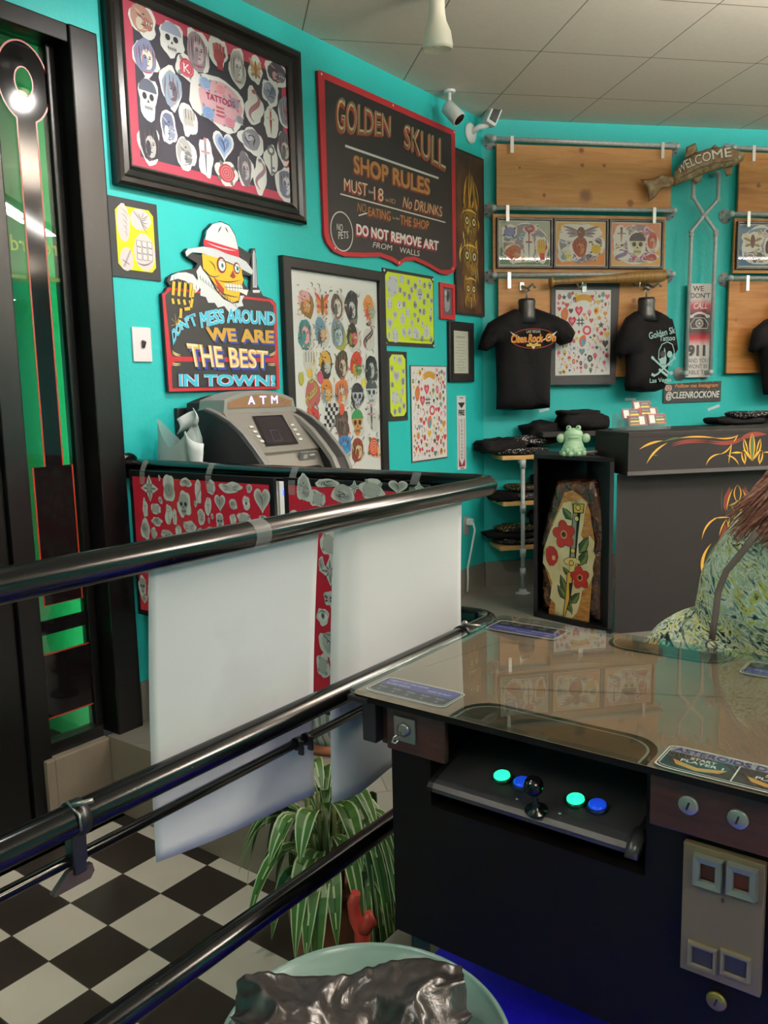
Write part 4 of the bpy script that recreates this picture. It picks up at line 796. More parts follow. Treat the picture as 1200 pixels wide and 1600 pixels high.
def board(label, s0, s1, z0, z1, m, o=.055):
    t = MB().prism([BP(s0, o, z0), BP(s1, o, z0), BP(s1, o, z1), BP(s0, o, z1)], -NB * .018, m).build('plywood_board'); return tag(t, label, 'wooden board')
rk = [pipe('topmost galvanised pipe rail holding the bare plywood board', .052, 1.31, 3.195, 3.188, (.17, 1.2), 1), pipe('galvanised pipe rail under the bare plywood board, above three framed pictures', .052, 1.3, 2.778, 2.782, (.14, 1.15), 1), pipe('galvanised pipe rail just behind the wooden bat', .055, 1.3, 2.364, 2.374, (.15,), 1),
      pipe('galvanised pipe rail at the top right, partly out of view', 1.72, 3.0, 3.19, 3.185, (1.86, 2.9), 1), pipe('galvanised pipe rail above the single framed picture on the right', 1.72, 3.0, 2.768, 2.77, (1.84, 2.9), 1), pipe('galvanised pipe rail above the shirt at the right edge', 1.73, 3.0, 2.35, 2.35, (1.85, 2.9), 1)]
board('bare pine plywood board with knots, highest on the back wall', .08, 1.285, 2.785, 3.17, M_PLY); board('plywood strip behind the row of three framed pictures', .055, 1.255, 2.385, 2.745, M_PLY); board('plywood board behind the two black shirts, below the bat', .09, 1.275, 1.705, 2.345, M_PLY)
board('orange plywood board at the top right behind the fish sign', 1.78, 2.95, 2.785, 3.17, M_PLY2); board('plywood strip behind the single framed picture on the right', 1.76, 2.95, 2.385, 2.745, M_PLY2); board('plywood board behind the shirt at the right edge', 1.735, 2.95, 1.712, 2.335, M_PLY2)
# --- art trio
def fancy(seed, bg, edge, pals, foc):
    r = random.Random(seed)
    def d(a, x0, y0, x1, y1):
        w_, h_ = x1 - x0, y1 - y0; a.rect(x0, y0, x1, y1, 'd9d2c4', 1); a.rect(x0 + .006, y0 + .006, x1 - .006, y1 - .006, edge[0], 2); a.rect(x0 + .006, y0 + .006, x1 - .006, y0 + h_ * .4, edge[1], 3)
        a.poly(blob((x0 + x1) / 2, (y0 + y1) / 2, w_ * .45, h_ * .45, r, 26, .1), 'e0d8d0', 4); a.poly(blob((x0 + x1) / 2, (y0 + y1) / 2, w_ * .425, h_ * .425, r, 26, .1), bg, 5)
        for k in range(60):
            x, y = x0 + w_ * (.14 + .72 * r.random()), y0 + h_ * (.14 + .72 * r.random()); c = pals[r.randrange(len(pals))]; rx, ry = w_ * (.03 + .045 * r.random()), h_ * (.03 + .055 * r.random())
            a.poly(blob(x, y, rx * 1.18, ry * 1.18, r, 11, .4), 'ddd4cc', 6 + k * .03); a.poly(blob(x, y, rx, ry, r, 11, .4), c, 6.015 + k * .03)
            a.curve((x - rx, y), (x, y + ry * (r.random() * 2 - .5)), (x + rx, y - ry * .4), .004, INK if k % 2 else 'e6ddd2', 6.02 + k * .03)
        for k, u, v, s_, h2, pal in foc: stk(a, x0 + w_ * u, y0 + h_ * v, w_ * s_, h_ * h2, k, pal, r, 'ddd4cc', 8)
    return d
PA = [(0, 0), (0, .02), (.003, .023), (.014, .023), (.017, .01)]
MBF = mat('2a211f', .4)
F1 = fancy(1, '8f7f86', ('a9ab96', '5f7a5c'), ('8a5a8f', 'b0524a', '6f8fa0', 'c08a4a', '7a6a72', 'b5a6a0'), (('beast', .3, .27, .36, .42, ('a8603f', 'c07a55', 'b04a30')), ('dagger', .58, .45, .22, .7, ('8f9a9c', '8a3f44', '9a5a4a')), ('hand', .83, .4, .28, .6, ('d0a04c', 'b8443c')), ('rose', .2, .75, .3, .3, ('5f6a9a', '8a4a4a', '9fa6c4')), ('blob', .6, .82, .28, .22, ('b5524c', '8f7f8a', 'c9a09a'))))
F2 = fancy(2, '8a7f84', ('d9a04c', 'd07a34'), ('6f6068', '8f7f86', 'b5a6a0', '7a8fa4', '55484f', 'c9bcae'), (('wing', .5, .75, .8, .4, ('75646c', '8f7f86', '6a4a3c')), ('face', .48, .42, .34, .5, ('8f4a34', 'c07a4a', 'b03c30')), ('rose', .8, .38, .28, .3, ('d9ae3c', '5a6a78', 'a8803a')), ('beast', .2, .25, .34, .34, ('cfc6bc', 'd9c04a', '6a8aa0')), ('star', .47, .76, .12, .14, ('d9b23c', 'b8902c', 'd9b23c'))))
F3 = fancy(3, '9a848c', ('d98a6a', 'd9a05a'), ('b0608a', '7a5a6a', 'c07a5a', '8a8fa0', '5a4a50', 'b5a6a0'), (('skull', .52, .5, .4, .62, ('cdbf9a', '3a3438')), ('dagger', .2, .7, .3, .4, ('c9a06a', '8a3f50', '6a5a4a')), ('face', .82, .55, .26, .5, ('b8604a', 'cda08a', '9a3f44')), ('snake', .2, .25, .34, .3, ('6a8090', 'a04a7a')), ('blob', .8, .2, .28, .22, ('a83f3c', '6a5a5c', 'c08a6a'))))
for lab, s0, s1, dr in (('framed colourful tattoo picture with a flaming head, leftmost of the three', .073, .453, F1), ('framed colourful tattoo picture with a yellow rose, middle of the three', .457, .838, F2), ('framed colourful tattoo picture of a top-hatted skull, rightmost of the three', .842, 1.232, F3), ('framed colourful tattoo picture alone on the board at the right edge', 1.768, 2.15, fancy(4, '7f8a96', ('5f7a94', '4a6a8a'), ('c9b06a', '8a7a8a', 'b0604a', 'b5a6a0', '5a5a64'), (('wing', .3, .6, .5, .5, ('d9c9a0', '8a7a6a', '6a4a4a')), ('face', .7, .45, .3, .5, ('4a4a55', 'c9b49a', '9a4a44')))))):
    picture('framed_picture', lab, 'picture', KB + NB * .0555, UB, ZV, NB, s0, 2.408, s1, 2.722, .017, PA, MBF, 'd9d2c4', draw=dr, group='framed tattoo pictures on the back wall')
# --- bat
t = thing('baseball_bat', 'brown wooden baseball bat lying level along the lowest pipe rail', 'bat', BP(.8, .115, 2.33))
p0, p1 = BP(.405, .138, 2.312), BP(1.215, .138, 2.356); d = p1 - p0; L = d.length
m = NT('bat_wood', .35); n_ = m.noise(m.pos(rot=(0, 0, AB), scale=(.2, 1, 1)), 14, 3); m.color(m.ramp(n_, [(.35, '7d5a2c'), (.6, '98723c')]))
MB().lathe([(.0, 0), (.031, .002), (.032, .016), (.02, .032), (.017, .06), (.019, L * .32), (.026, L * .5), (.035, L * .68), (.041, L * .84), (.042, L * .95), (.037, L * .985), (.0, L)], p0, m.m, 24, d).build('bat', t)
for k, s in enumerate((.62, 1.02)): MB().tube([BP(s, .04, 2.36 - .02), BP(s, .1, 2.29), BP(s, .15, 2.282), BP(s, .162, 2.31)], .006, mat('c9c9c6', .3, .7), 8).build('bracket', t)
# --- fabric and mannequins
def m_cloth(name, c1, c2): 
    t = NT(name, .85, 0, .15); n = t.noise(t.pos(), 14, 4); t.color(t.ramp(n, [(.3, c1), (.7, c2)])); t.bump(t.noise(t.pos(), 9, 3, .5, .8), .5, .02); return t.m
M_BLKT = m_cloth('black_cotton', '070608', '0d0c0f'); M_FORM = mat('1c1b1e', .35)
def shirt(label, flabel, outline, s_c, neck_s, neck_z, off, ang, draw, hook=True, tilt=0.0):
    ux = (UB * math.cos(ang) - NB * math.sin(ang)).normalized(); nn = Vector((ux.y, -ux.x, 0)); O = BP(s_c, off, 0)
    t = thing('t_shirt', label, 't-shirt', BP(s_c, off, 1.5))
    def rel(p): return ((p[0] - s_c), p[1])
    ol = [rel(p) for p in outline]
    wr = lambda x, y: .0035 * math.sin(34 * x + 9 * y + s_c * 7) + .0035 * math.sin(26 * y - 14 * x)
    MB().pillow(ol, O, ux, ZV, nn, .085, M_BLKT, .022, .55, wr, .11).build('shirt_body', t)
    a = Art(O + nn * .0935, ux, ZV, nn, .7); a.lift = 0
    draw(a); a.build('printed_graphic', t)
    f = thing('mannequin_torso', flabel, 'mannequin', BP(neck_s, off, neck_z))
    c = O + ux * (neck_s - s_c) + ZV * neck_z + nn * .02
    MB().tube([c + ZV * -.1, c - ZV * .05, c, c + ZV * .035, c + ZV * .052], [.075, .058, .052, .056, .05], M_FORM, 20, flat=(1, 1)).build('neck_form', f)
    if hook: MB().tube([c + ZV * .05, c + ZV * .085, c + ZV * .1 + ux * .02, c + ZV * .12 + ux * .035 - nn * .06, c + ZV * .115 + ux * .05 - nn * .1], .006, mat('8d8f92', .3, .8), 8).build('hanger_hook', f)
    return t
BO = .15
def bx(px, py, o=BO): return bw(px, py, o)
o1 = [bx(*p) for p in [(803, 483), (780, 494), (762, 505), (752, 525), (746, 546), (760, 549), (774, 541), (775, 570), (776, 610), (775, 640), (800, 641), (830, 640), (859, 637), (859, 600), (861, 560), (863, 532), (876, 540), (893, 535), (899, 520), (888, 503), (866, 492), (843, 484), (835, 481), (820, 492), (808, 483)]]
def g1(a):
    P = lambda x, y: (bx(740 + x / 2.609, 430 + y / 2.609)[0] - .24, bx(740 + x / 2.609, 430 + y / 2.609)[1])
    O_, Wh, Or = 'd07a3a', 'd9d4cc', 'e0963c'
    c0, c1_ = P(222, 262), P(310, 300); a.ring(c0[0], c0[1], c1_[0] - c0[0], c0[1] - c1_[1], .004, 'a03c24', 1, 24)
    a.poly([P(128, 234), P(200, 275), P(222, 305), P(245, 275), P(318, 232), P(300, 255), P(222, 285), P(150, 258)], Wh, 2)
    a.text('LAS VEGAS', *P(195, 240), P(250, 240)[0] - P(195, 240)[0], .018, Wh, 3)
    for dx, c_, lv, b in ((.003, '7a2a18', 3, .05), (0, Or, 4, .03)): a.text('Cleen', P(130, 280)[0] + dx, P(130, 280)[1] - dx, P(192, 280)[0] - P(130, 280)[0], .052, c_, lv, b, .15); a.text('Rock', P(200, 278)[0] + dx, P(200, 278)[1] - dx, P(258, 278)[0] - P(200, 278)[0], .052, c_, lv, b, .15); a.text('On', P(268, 274)[0] + dx, P(268, 274)[1] - dx, P(310, 274)[0] - P(268, 274)[0], .05, c_, lv, b, .15)
    a.rect(*P(195, 294), *P(252, 284), 'd9b23c', 3)
shirt('black t-shirt with an orange winged logo, left of the tattoo sheet', 'black hanging torso form inside the orange-logo shirt', o1, .24, .238, 2.152, BO, 0.0, g1)
o2 = [bx(*p) for p in [(990, 487), (975, 497), (963, 520), (957, 552), (966, 562), (974, 556), (976, 580), (973, 600), (975, 611), (1000, 613), (1025, 612), (1040, 607), (1043, 580), (1047, 556), (1060, 551), (1057, 520), (1050, 497), (1035, 488), (1025, 484), (1012, 494), (1000, 485)]]
def g2(a):
    P = lambda x, y: (bx(740 + x / 2.609, 430 + y / 2.609)[0] - 1.07, bx(740 + x / 2.609, 430 + y / 2.609)[1]); c_ = '9fc0bd'
    w_ = lambda x0, x1: P(x1, 300)[0] - P(x0, 300)[0]
    a.text('Golden Sk', *P(680, 266), w_(678, 793), .044, c_, 1, .015, rot=.2); a.text('Tattoo', *P(724, 273), w_(724, 792), .034, c_, 1, .015, rot=.05); a.text('Las Vegas', *P(682, 446), w_(682, 776), .038, c_, 1, .015, rot=.03)
    def sl(pts, w=.006, lv=1): a.line([P(*p) for p in pts], w, c_, lv)
    sl([(720, 345), (722, 310), (735, 285), (758, 275), (780, 285), (788, 310), (786, 345), (778, 352), (778, 368), (730, 370), (728, 352), (720, 345)]); a.poly([P(722, 345), P(742, 335), P(745, 300), (P(745, 300)[0] + .004, P(745, 300)[1]), P(755, 345), P(752, 366), P(728, 366)], c_, 1)
    for ex in (738, 768): e = P(ex, 325); a.ell(e[0], e[1], .02, .022, '17161a' if ex < 750 else c_, 3)
    sl([(700, 345), (765, 400), (780, 395)], .012); sl([(790, 340), (715, 405), (700, 412)], .012); sl([(690, 335), (700, 345)], .018); sl([(785, 330), (792, 345)], .018); sl([(690, 405), (705, 412)], .018); sl([(770, 405), (782, 398)], .018); sl([(722, 385), (760, 412)], .016); sl([(735, 375), (750, 372)], .014)
shirt('black t-shirt with a pale blue skull and crossbones, right of the tattoo sheet', 'black hanging torso form inside the skull shirt', o2, 1.07, 1.06, 2.158, BO, .12, g2)
o3 = [(1.94, 2.06), (1.86, 2.0), (1.83, 1.86), (1.87, 1.84), (1.9, 1.86), (1.93, 1.75), (1.95, 1.6), (1.96, 1.56), (2.3, 1.55), (2.32, 1.7), (2.33, 1.9), (2.4, 1.87), (2.42, 1.95), (2.34, 2.06), (2.22, 2.1), (2.14, 2.05), (2.05, 2.1)]
shirt('black t-shirt cut off at the right edge of the photo', 'black hanging torso form inside the shirt at the right edge', o3, 2.13, 2.13, 2.16, BO, .0, lambda a: a.poly([(-.03, 1.96), (.1, 1.97), (.08, 1.85), (-.02, 1.84)], '9fb0a0', 1))
# --- black board with tattoo sheet between the shirts
t = thing('mounted_flash_sheet', 'white sheet of tiny coloured tattoos on black board between the two shirts', 'flash sheet', BP(.67, .06, 1.66))
MB().prism([BP(*p) for p in ((.443, .062, 1.66), (.905, .062, 1.655), (.925, .062, 2.318), (.445, .062, 2.318))], NB * .006, mat('2a282b', .6)).build('backing_board', t)
a = BArt(.0685); q = [bx(*p, .068) for p in ((872, 452), (957, 455), (946, 588), (862, 585))]; sx0, sx1 = .475, .862; confetti(a, sx0, 1.72, sx1, 2.272, 21); a.build('artwork', t)
MB().box(BP(.67, .075, 2.3), (.03, .01, .09), mat('cfcfcc', .3, .7), AB).build('clip', t)
def tape(lab, s, z, w_, r): tag(MB().box(BP(s, .004, z), (w_, .002, .018), mat('cfe0dc', .4), Matrix.Rotation(AB, 3, 'Z') @ Matrix.Rotation(r, 3, 'Y')).build('tape_strip'), lab, 'tape')
q = bx(850, 641, .004); tape('strip of clear tape on the wall just under the orange-logo shirt', q[0], q[1], .07, -.2); q = bx(985, 624, .004); tape('strip of clear tape on the wall just under the skull shirt', q[0], q[1], .08, .0); q = bx(1115, 637, .004); tape('strip of clear tape on the wall under the handle sign', q[0], q[1], .095, -.3)
def hook(lab, s, z, o):
    MBX = MB(); MBX.box(BP(s, o, z + .02), (.03, .012, .05), mat('b5b5b2', .3, .7), AB).tube([BP(s, o + .01, z + .02), BP(s + .02, o + .05, z), BP(s + .045, o + .08, z + .025), BP(s + .06, o + .085, z + .0)], .008, mat('a5a5a2', .3, .8), 8); tag(MBX.build('wall_hook'), lab, 'hook')
q = bx(815, 450, .06); hook('metal hook on the board above the orange-logo shirt', q[0], q[1] - .01, .062); q = bx(1010, 448, .06); hook('metal hook on the board above the skull shirt', q[0], q[1] - .01, .062)
# --- crossed pipe rack with the phone sign
t = thing('crossed_pipe_rack', 'tall galvanised pipe frame with a crossed middle, standing off the wall below the fish', 'pipe rack', BP(1.5, .08, 1.66))
o = .085; def_ = lambda x, y: (lambda q: BP(q[0], o, q[1]))(bx(1020 + x / 3.81, 220 + y / 3.81, o))
for pts in ([(243, 190), (240, 335), (305, 440), (375, 540), (375, 560), (342, 1378)], [(393, 190), (388, 350), (308, 440), (230, 540), (230, 560), (197, 1385)]):
    P = [def_(*p) for p in pts]; MB().tube(P, .0125, M_GALV, 12).build('pipe', t)
    mb = MB()
    for p in P[1:5]: mb.ball(p, .019, M_GALV, 12)
    mb.build('elbow', t); e = P[-1]
    MB().ball(e, .022, M_GALV).tube([e, e - NB * (o - .005)], .016, M_GALV).lathe(FLG, e - NB * (o - .001), M_GALV, 24, NB).build('wall_flange', t)
    e = P[0]; MB().tube([e, e - NB * (o - .005)], .014, M_GALV).build('upper_stub', t)
t = thing('phone_sign', 'tall white sign with a black rotary phone and red glow, held in the pipe frame', 'sign', BP(1.53, .03, 1.685))
C_ = [def_ for _ in ()]
DP = lambda x, y: bx(1020 + x / 3.81, 220 + y / 3.81, .036)
q0, q1 = DP(205, 848), DP(355, 1388); s0, s1 = 1.437, 1.622; z0, z1 = 1.69, 2.318
MB().prism([BP(*p) for p in ((s0, .03, z0), (s1, .03, z0), (s1, .03, z1), (s0, .03, z1))], NB * .006, mat('e6dcd8', .5)).build('board', t)
a = BArt(.0368, .5); m = NT('red_glow_paint', .5); zz = m.n('ShaderNodeSeparateXYZ', i_Vector=m.pos()).outputs[2]
m.color(m.ramp(m.math('DIVIDE', m.math('SUBTRACT', zz, 1.9), .32), [(.0, 'e6dcd8'), (.16, 'c8283a'), (.3, '2a1214'), (.68, '2a1a1c'), (.86, 'c8465a'), (1, 'e6dcd8')])); a.rect(s0 + .01, 1.9, s1 - .006, 2.22, m.m, 1)
cx = (s0 + s1) / 2; IK = '2a2224'
a.text('WE', cx - .055, 2.268, .08, .034, IK, 2, .01); a.text("DON'T", cx - .07, 2.222, .145, .034, IK, 2, .01); a.text('CALL', cx - .05, 2.15, .105, .04, 'e6dcd8', 3, .02, .2)
a.text('911', cx - .075, 1.83, .13, .075, 'b9b0ae', 2, .06, fn=None); a.text('911', cx - .08, 1.834, .13, .075, IK, 3, .04)
for k, w_ in enumerate(('AND YOU', 'WONT BE', 'ABLE TO')): a.text(w_, cx - .075, 1.79 - k * .04, .148, .028, IK, 2, -.005)
TP = [(-.06, 2.02), (.06, 2.02), (.066, 2.05), (.035, 2.09), (-.035, 2.09), (-.066, 2.05)]
a.poly([(cx + p[0], p[1]) for p in TP], '1d1718', 3); a.line([(cx + p[0], p[1]) for p in TP + TP[:1]], .005, 'e0d6d4', 4)
a.curve((cx - .062, 2.098), (cx, 2.15), (cx + .062, 2.098), .014, 'e0d6d4', 4, False); a.ell(cx - .06, 2.1, .018, .011, 'e0d6d4', 4); a.ell(cx + .06, 2.1, .018, .011, 'e0d6d4', 4); a.ring(cx, 2.053, .027, .025, .005, 'e0d6d4', 5); a.ell(cx, 2.053, .008, .008, 'e0d6d4', 5)
for k in range(10): tt = math.pi * k / 5; a.ell(cx + .018 * math.cos(tt), 2.053 + .017 * math.sin(tt), .0035, .0035, 'e0d6d4', 5, n=6)
a.build('lettering', t)
t = thing('handle_sign', 'black plaque with orange script and bold white handle lettering under the pipe frame', 'sign', BP(1.5, .0, 1.52))
MB().prism([BP(*p) for p in ((1.29, .002, 1.518), (1.727, .002, 1.522), (1.728, .002, 1.662), (1.29, .002, 1.649))], NB * .008, mat('1c1719', .5)).build('board', t)
a = BArt(.0103, .5); OR = 'd08a4a'
a.text('Follow me Instagram', 1.375, 1.612, .325, .034, '6a3a1c', 1, .04, .25); a.text('Follow me Instagram', 1.373, 1.614, .325, .034, OR, 2, .015, .25); a.text('@CLEENROCKONE', 1.305, 1.535, .405, .062, 'e6e2de', 2, .02, .12)
a.poly(cham(1.302, 1.602, 1.352, 1.642, .008), 'cfae9a', 1); a.ring(1.327, 1.622, .012, .012, .004, '5a2a20', 2); a.ell(1.344, 1.635, .003, .003, '5a2a20', 2)
for k in range(16): a.ell(1.36 + k * .023, 1.655 if k % 2 else 1.604, .002, .002, 'e6d6b0', 2, n=6)
a.build('lettering', t)
# --- welcome fish
t = thing('welcome_fish', 'brown wooden fish sign with white letters arching over its body, above the pipe frame', 'sign', BP(1.45, .1, 2.84))
FO = .115; FPX = lambda x, y: (lambda q: (q[0] - 1.45, q[1]))(bx(740 + x / 2.609, 180 + y / 2.609, FO))
m = NT('weathered_fish', .6); n_ = m.noise(m.pos(), 26, 4); m.color(m.ramp(n_, [(.3, '6a4e33'), (.5, '8d6f4c'), (.7, 'a8957a')])); m.bump(n_, .4, .01)
fb = [(812, 262), (820, 225), (850, 190), (900, 155), (960, 135), (1020, 130), (1070, 138), (1105, 160), (1098, 185), (1070, 205), (1020, 215), (960, 232), (900, 258), (850, 275), (815, 290)]
MB().pillow([FPX(*p) for p in fb], BP(1.45, FO, 0), UB, ZV, NB, .035, m.m, .012, .8, None, .05).build('body', t)
for pts, nm in (([(825, 285), (815, 250), (770, 240), (730, 262), (680, 260), (710, 300), (715, 352), (740, 335), (765, 300), (805, 290)], 'tail_fin'), ([(862, 178), (868, 130), (905, 112), (915, 140), (905, 155)], 'dorsal_fin'), ([(890, 252), (905, 280), (930, 270), (935, 238)], 'belly_fin'), ([(1022, 215), (1030, 250), (1055, 240), (1058, 205)], 'side_fin'), ([(965, 137), (985, 118), (1000, 130)], 'dorsal_fin')): MB().pillow([FPX(*p) for p in pts], BP(1.45, FO - .004, 0), UB, ZV, NB, .01, m.m, .012, .8, None, .02).build(nm, t)
a = Art(BP(1.45, FO + .0375, 0), UB, ZV, NB, .6)
ks = [(822, 250, 822, 222), (862, 222, 846, 190), (905, 205, 900, 168), (960, 188, 955, 150), (1038, 175, 1035, 138)]
def wf(u, v):
    tt = u * 4; i = min(int(tt), 3); f = tt - i; k = [ks[i][j] * (1 - f) + ks[i + 1][j] * f for j in range(4)]; return FPX(k[0] + (k[2] - k[0]) * v, k[1] + (k[3] - k[1]) * v)
for k in range(9): x = 880 + k * 20; p = FPX(x, 232 - k * 3.5); a.ell(p[0], p[1], .008, .006, '8d7d62', 1, n=8)
a.line([FPX(830, 262), FPX(900, 224), FPX(970, 203), FPX(1045, 190)], .006, '4a3622', 1); a.text('WELCOME', 0, 0, 1, 1, '3a2c1e', 2, .025, fn=lambda u, v: (wf(u, v)[0] + .003, wf(u, v)[1] - .003)); a.text('WELCOME', 0, 0, 1, 1, 'd6cabc', 3, .01, fn=wf); a.build('lettering', t)
e = FPX(1070, 178); MB().ball(BP(1.45 + e[0], FO + .025, e[1]), .016, mat('b5a684', .4)).build('eye', t)
MB().tube([BP(1.42, .105, 3.05), BP(1.42, .01, 3.05)], .008, M_GALV).tube([BP(1.62, .105, 3.08), BP(1.62, .01, 3.08)], .008, M_GALV).build('peg', t)
# ================================================================== RAILING AND WHAT HANGS ON IT
RX, RY = -1.13, 2.035
def lpath(z, r=.06, xe=XW + .012, y0=-2.2):
    p = [(RX, y0, z), (RX, RY - r - .3, z), (RX, RY - r, z)] + [(RX - r + r * math.cos(t), RY - r + r * math.sin(t), z) for t in [math.pi / 2 * k / 6 for k in range(1, 7)]]
    return p + [(xe, RY, z)]
t = thing('railing', 'black enamelled pipe railing with a rounded corner around the lower floor', 'railing', (RX, .5, ZU))
MB().tube(lpath(1.372), .027, M_RAIL, 20).build('top_rail', t)
MB().tube(lpath(.983), .0255, M_RAIL, 20).build('middle_rail', t)
MB().tube(lpath(.604, xe=-2.3), .0245, M_RAIL, 20).build('bottom_rail', t)
MB().tube([(RX - .012, -1.6, .911), (RX - .012, .3, .911), (RX - .012, 1.55, .914)], .0098, M_RAIL, 12).build('thin_rod', t)
for x, y in ((RX, -2.0), (RX, -.55), (-2.3, RY)): MB().tube([(x, y, ZU), (x, y, 1.372)], .023, M_RAIL, 16).lathe([(.06, 0), (.06, .01), (.03, .015)], (x, y, ZU), M_RAIL).build('post', t)
for z in (1.372, .983): MB().lathe([(.05, 0), (.05, .008), (.03, .012)], (XW + .001, RY, z), M_RAIL, 24, (1, 0, 0)).build('wall_flange', t)
c = Vector((RX, onz(115, 1262, .983).y, .983)); ys = isect((118, 1268), (RX, 0, 0), Vector((1, 0, 0))).y; M_CL = mat('16161a', .35); M_STL = mat('8b8a86', .3, .8)
cl = MB(); cl.lathe([(.0285, -.011), (.0285, .011)], (RX, ys, .983), M_CL, 24, (0, 1, 0)); cl.box((RX - .006, ys, .938), (.022, .026, .06), M_CL, bev=.003); cl.box((RX - .006, ys, .905), (.02, .022, .03), M_CL, bev=.003); co = cl.build('clamp', t)
MB().tube([(RX + .012, ys - .012, 1.012), (RX + .032, ys + .012, 1.016)], .0042, M_STL, 10).build('bolt', co)
MB().tube([(RX - .004, ys - .011, 1.013), (RX + .028, ys - .011, 1.0), (RX + .0295, ys - .011, .975)], .0022, M_STL, 8).build('band', co)
w_ = isect((118, 1375), (RX, 0, 0), Vector((1, 0, 0))); y_, z_ = w_.y, w_.z
wd = [(y_ - .038, z_ - .008), (y_ - .01, z_ + .016), (y_ + .012, z_ + .02), (y_ + .02, z_ + .012), (y_ + .033, z_ + .012), (y_ + .036, z_ - .002), (y_ + .028, z_ - .012), (y_ - .035, z_ - .012)]
MB().prism([(RX - .012, p[0], p[1]) for p in wd], (.01, 0, 0), mat('3a2f2a', .5)).build('bracket_plate', co)
y2 = isect((722, 964), (RX, 0, 0), Vector((1, 0, 0))).y
c2 = MB().lathe([(.0285, -.008), (.0285, .008)], (RX, y2, .983), M_CL, 24, (0, 1, 0)).build('clamp', t)
MB().tube([(RX + .005, y2 - .01, 1.018), (RX + .05, y2 + .012, 1.014)], .0045, M_STL, 10).ball((RX + .012, y2 - .006, 1.02), .009, M_STL, 10).build('bolt', c2)
for px in (470, 485):
    p = isect((px, 1160), (RX, 0, 0), Vector((1, 0, 0))); MB().lathe([(.0135, -.004), (.0135, .004)], (RX - .012, p.y, .912), M_CL, 14, (0, 1, 0)).box((RX + .0, p.y, .906), (.012, .006, .03), M_CL).build('clip', t)
for y in (1.05, 1.1, 1.62): MB().lathe([(.0277, -.02), (.0277, .02)], (RX, y, 1.372), M_TAPE, 24, (0, 1, 0), caps=False).build('tape', t) if y == 1.1 else None
# --- red flash panels hung on the far rail
def sticker_sheet(label, x0, x1, z0, z1, draw, tapes):
    y = RY - .048
    t = thing('framed_flash_sheet', label, 'flash sheet', ((x0 + x1) / 2, y, z0)); MB().box(((x0 + x1) / 2, y, (z0 + z1) / 2), (x1 - x0, .014, z1 - z0), M_BLACKM, bev=.003).build('frame', t)
    a = Art((0, y - .0075, 0), (1, 0, 0), (0, 0, 1), (0, -1, 0), .35); a.rect(x0 + .022, z0 + .022, x1 - .022, z1 - .024, 'c3253a', 0); draw(a); a.build('artwork', t)
    for x in tapes: MB().sheet(lambda u, v: (x + (u - .5) * .03, RY - .03 - .026 * math.sin(v * 2.2) - .003 if v < .55 else y - .009, 1.4 - .09 * v), 2, 8, M_TAPE).build('tape', t)
    return t
gy = ('aaa9a2', '96958e', 'b8b7b0'); gd = ('9f9e97', '3a3836', 'b8b7b0')
PZ = [(170,515,80,135,'star'),(218,463,14,28,'blob'),(265,515,68,130,'watch'),(348,488,62,48,'blob'),(338,592,72,140,'skull'),(412,535,36,125,'snake'),(472,512,40,78,'rose'),(570,512,120,62,'wing'),(660,515,36,45,'blob'),(725,568,84,140,'heart'),(148,608,28,95,'dagger'),(200,615,56,60,'rose'),(223,575,24,38,'blob'),(264,648,40,105,'key'),(294,655,24,85,'dagger'),(396,592,16,42,'blob'),(460,605,34,100,'dagger'),(517,582,56,95,'heart'),(582,595,44,56,'blob'),(648,588,44,78,'eye'),(205,678,60,50,'blob'),(150,720,46,105,'blob'),(192,738,32,62,'rose'),(255,740,70,52,'beast'),(366,705,74,66,'wing'),(425,655,42,88,'beast'),(518,675,48,85,'skull'),(582,668,38,62,'key'),(640,665,80,62,'rose'),(480,655,14,32,'blob'),(463,672,12,32,'blob'),(315,722,38,60,'key'),(730,660,40,30,'blob'),(138,985,22,60,'dagger'),(145,1058,32,50,'heart'),(420,720,24,26,'blob'),(470,714,30,22,'blob')]
def dpa(a):
    r = random.Random(4)
    for x, y, w2, h2, k in PZ:
        q = lambda x_, y_: (lambda P: (P.x, P.z))(ony(180 + x_ / 3.158, 600 + y_ / 3.158, RY - .056)); c_, l_, r_, u_, d_ = q(x, y), q(x - w2 / 2, y), q(x + w2 / 2, y), q(x, y - h2 / 2), q(x, y + h2 / 2)
        stk(a, c_[0], (u_[1] + d_[1]) / 2, .88 * (r_[0] - l_[0]), .9 * (u_[1] - d_[1]), k, gy if k != 'skull' else ('a3a29a',), r, 'cdccc4', 2)
    for i in range(26):
        x, z = -2.66 + (i % 13) * .056, 1.03 - .1 * (i // 13) - .02 * (i % 3); stk(a, x, z, .05, .075, ('rose', 'skull', 'dagger', 'blob', 'heart', 'eye')[i % 6], gy, r, 'cdccc4', 2)
sticker_sheet('wide red sheet of grey stickers hung on the far rail before the cash machine', -2.705, -1.932, .79, 1.362, dpa, (-2.62, -2.25))
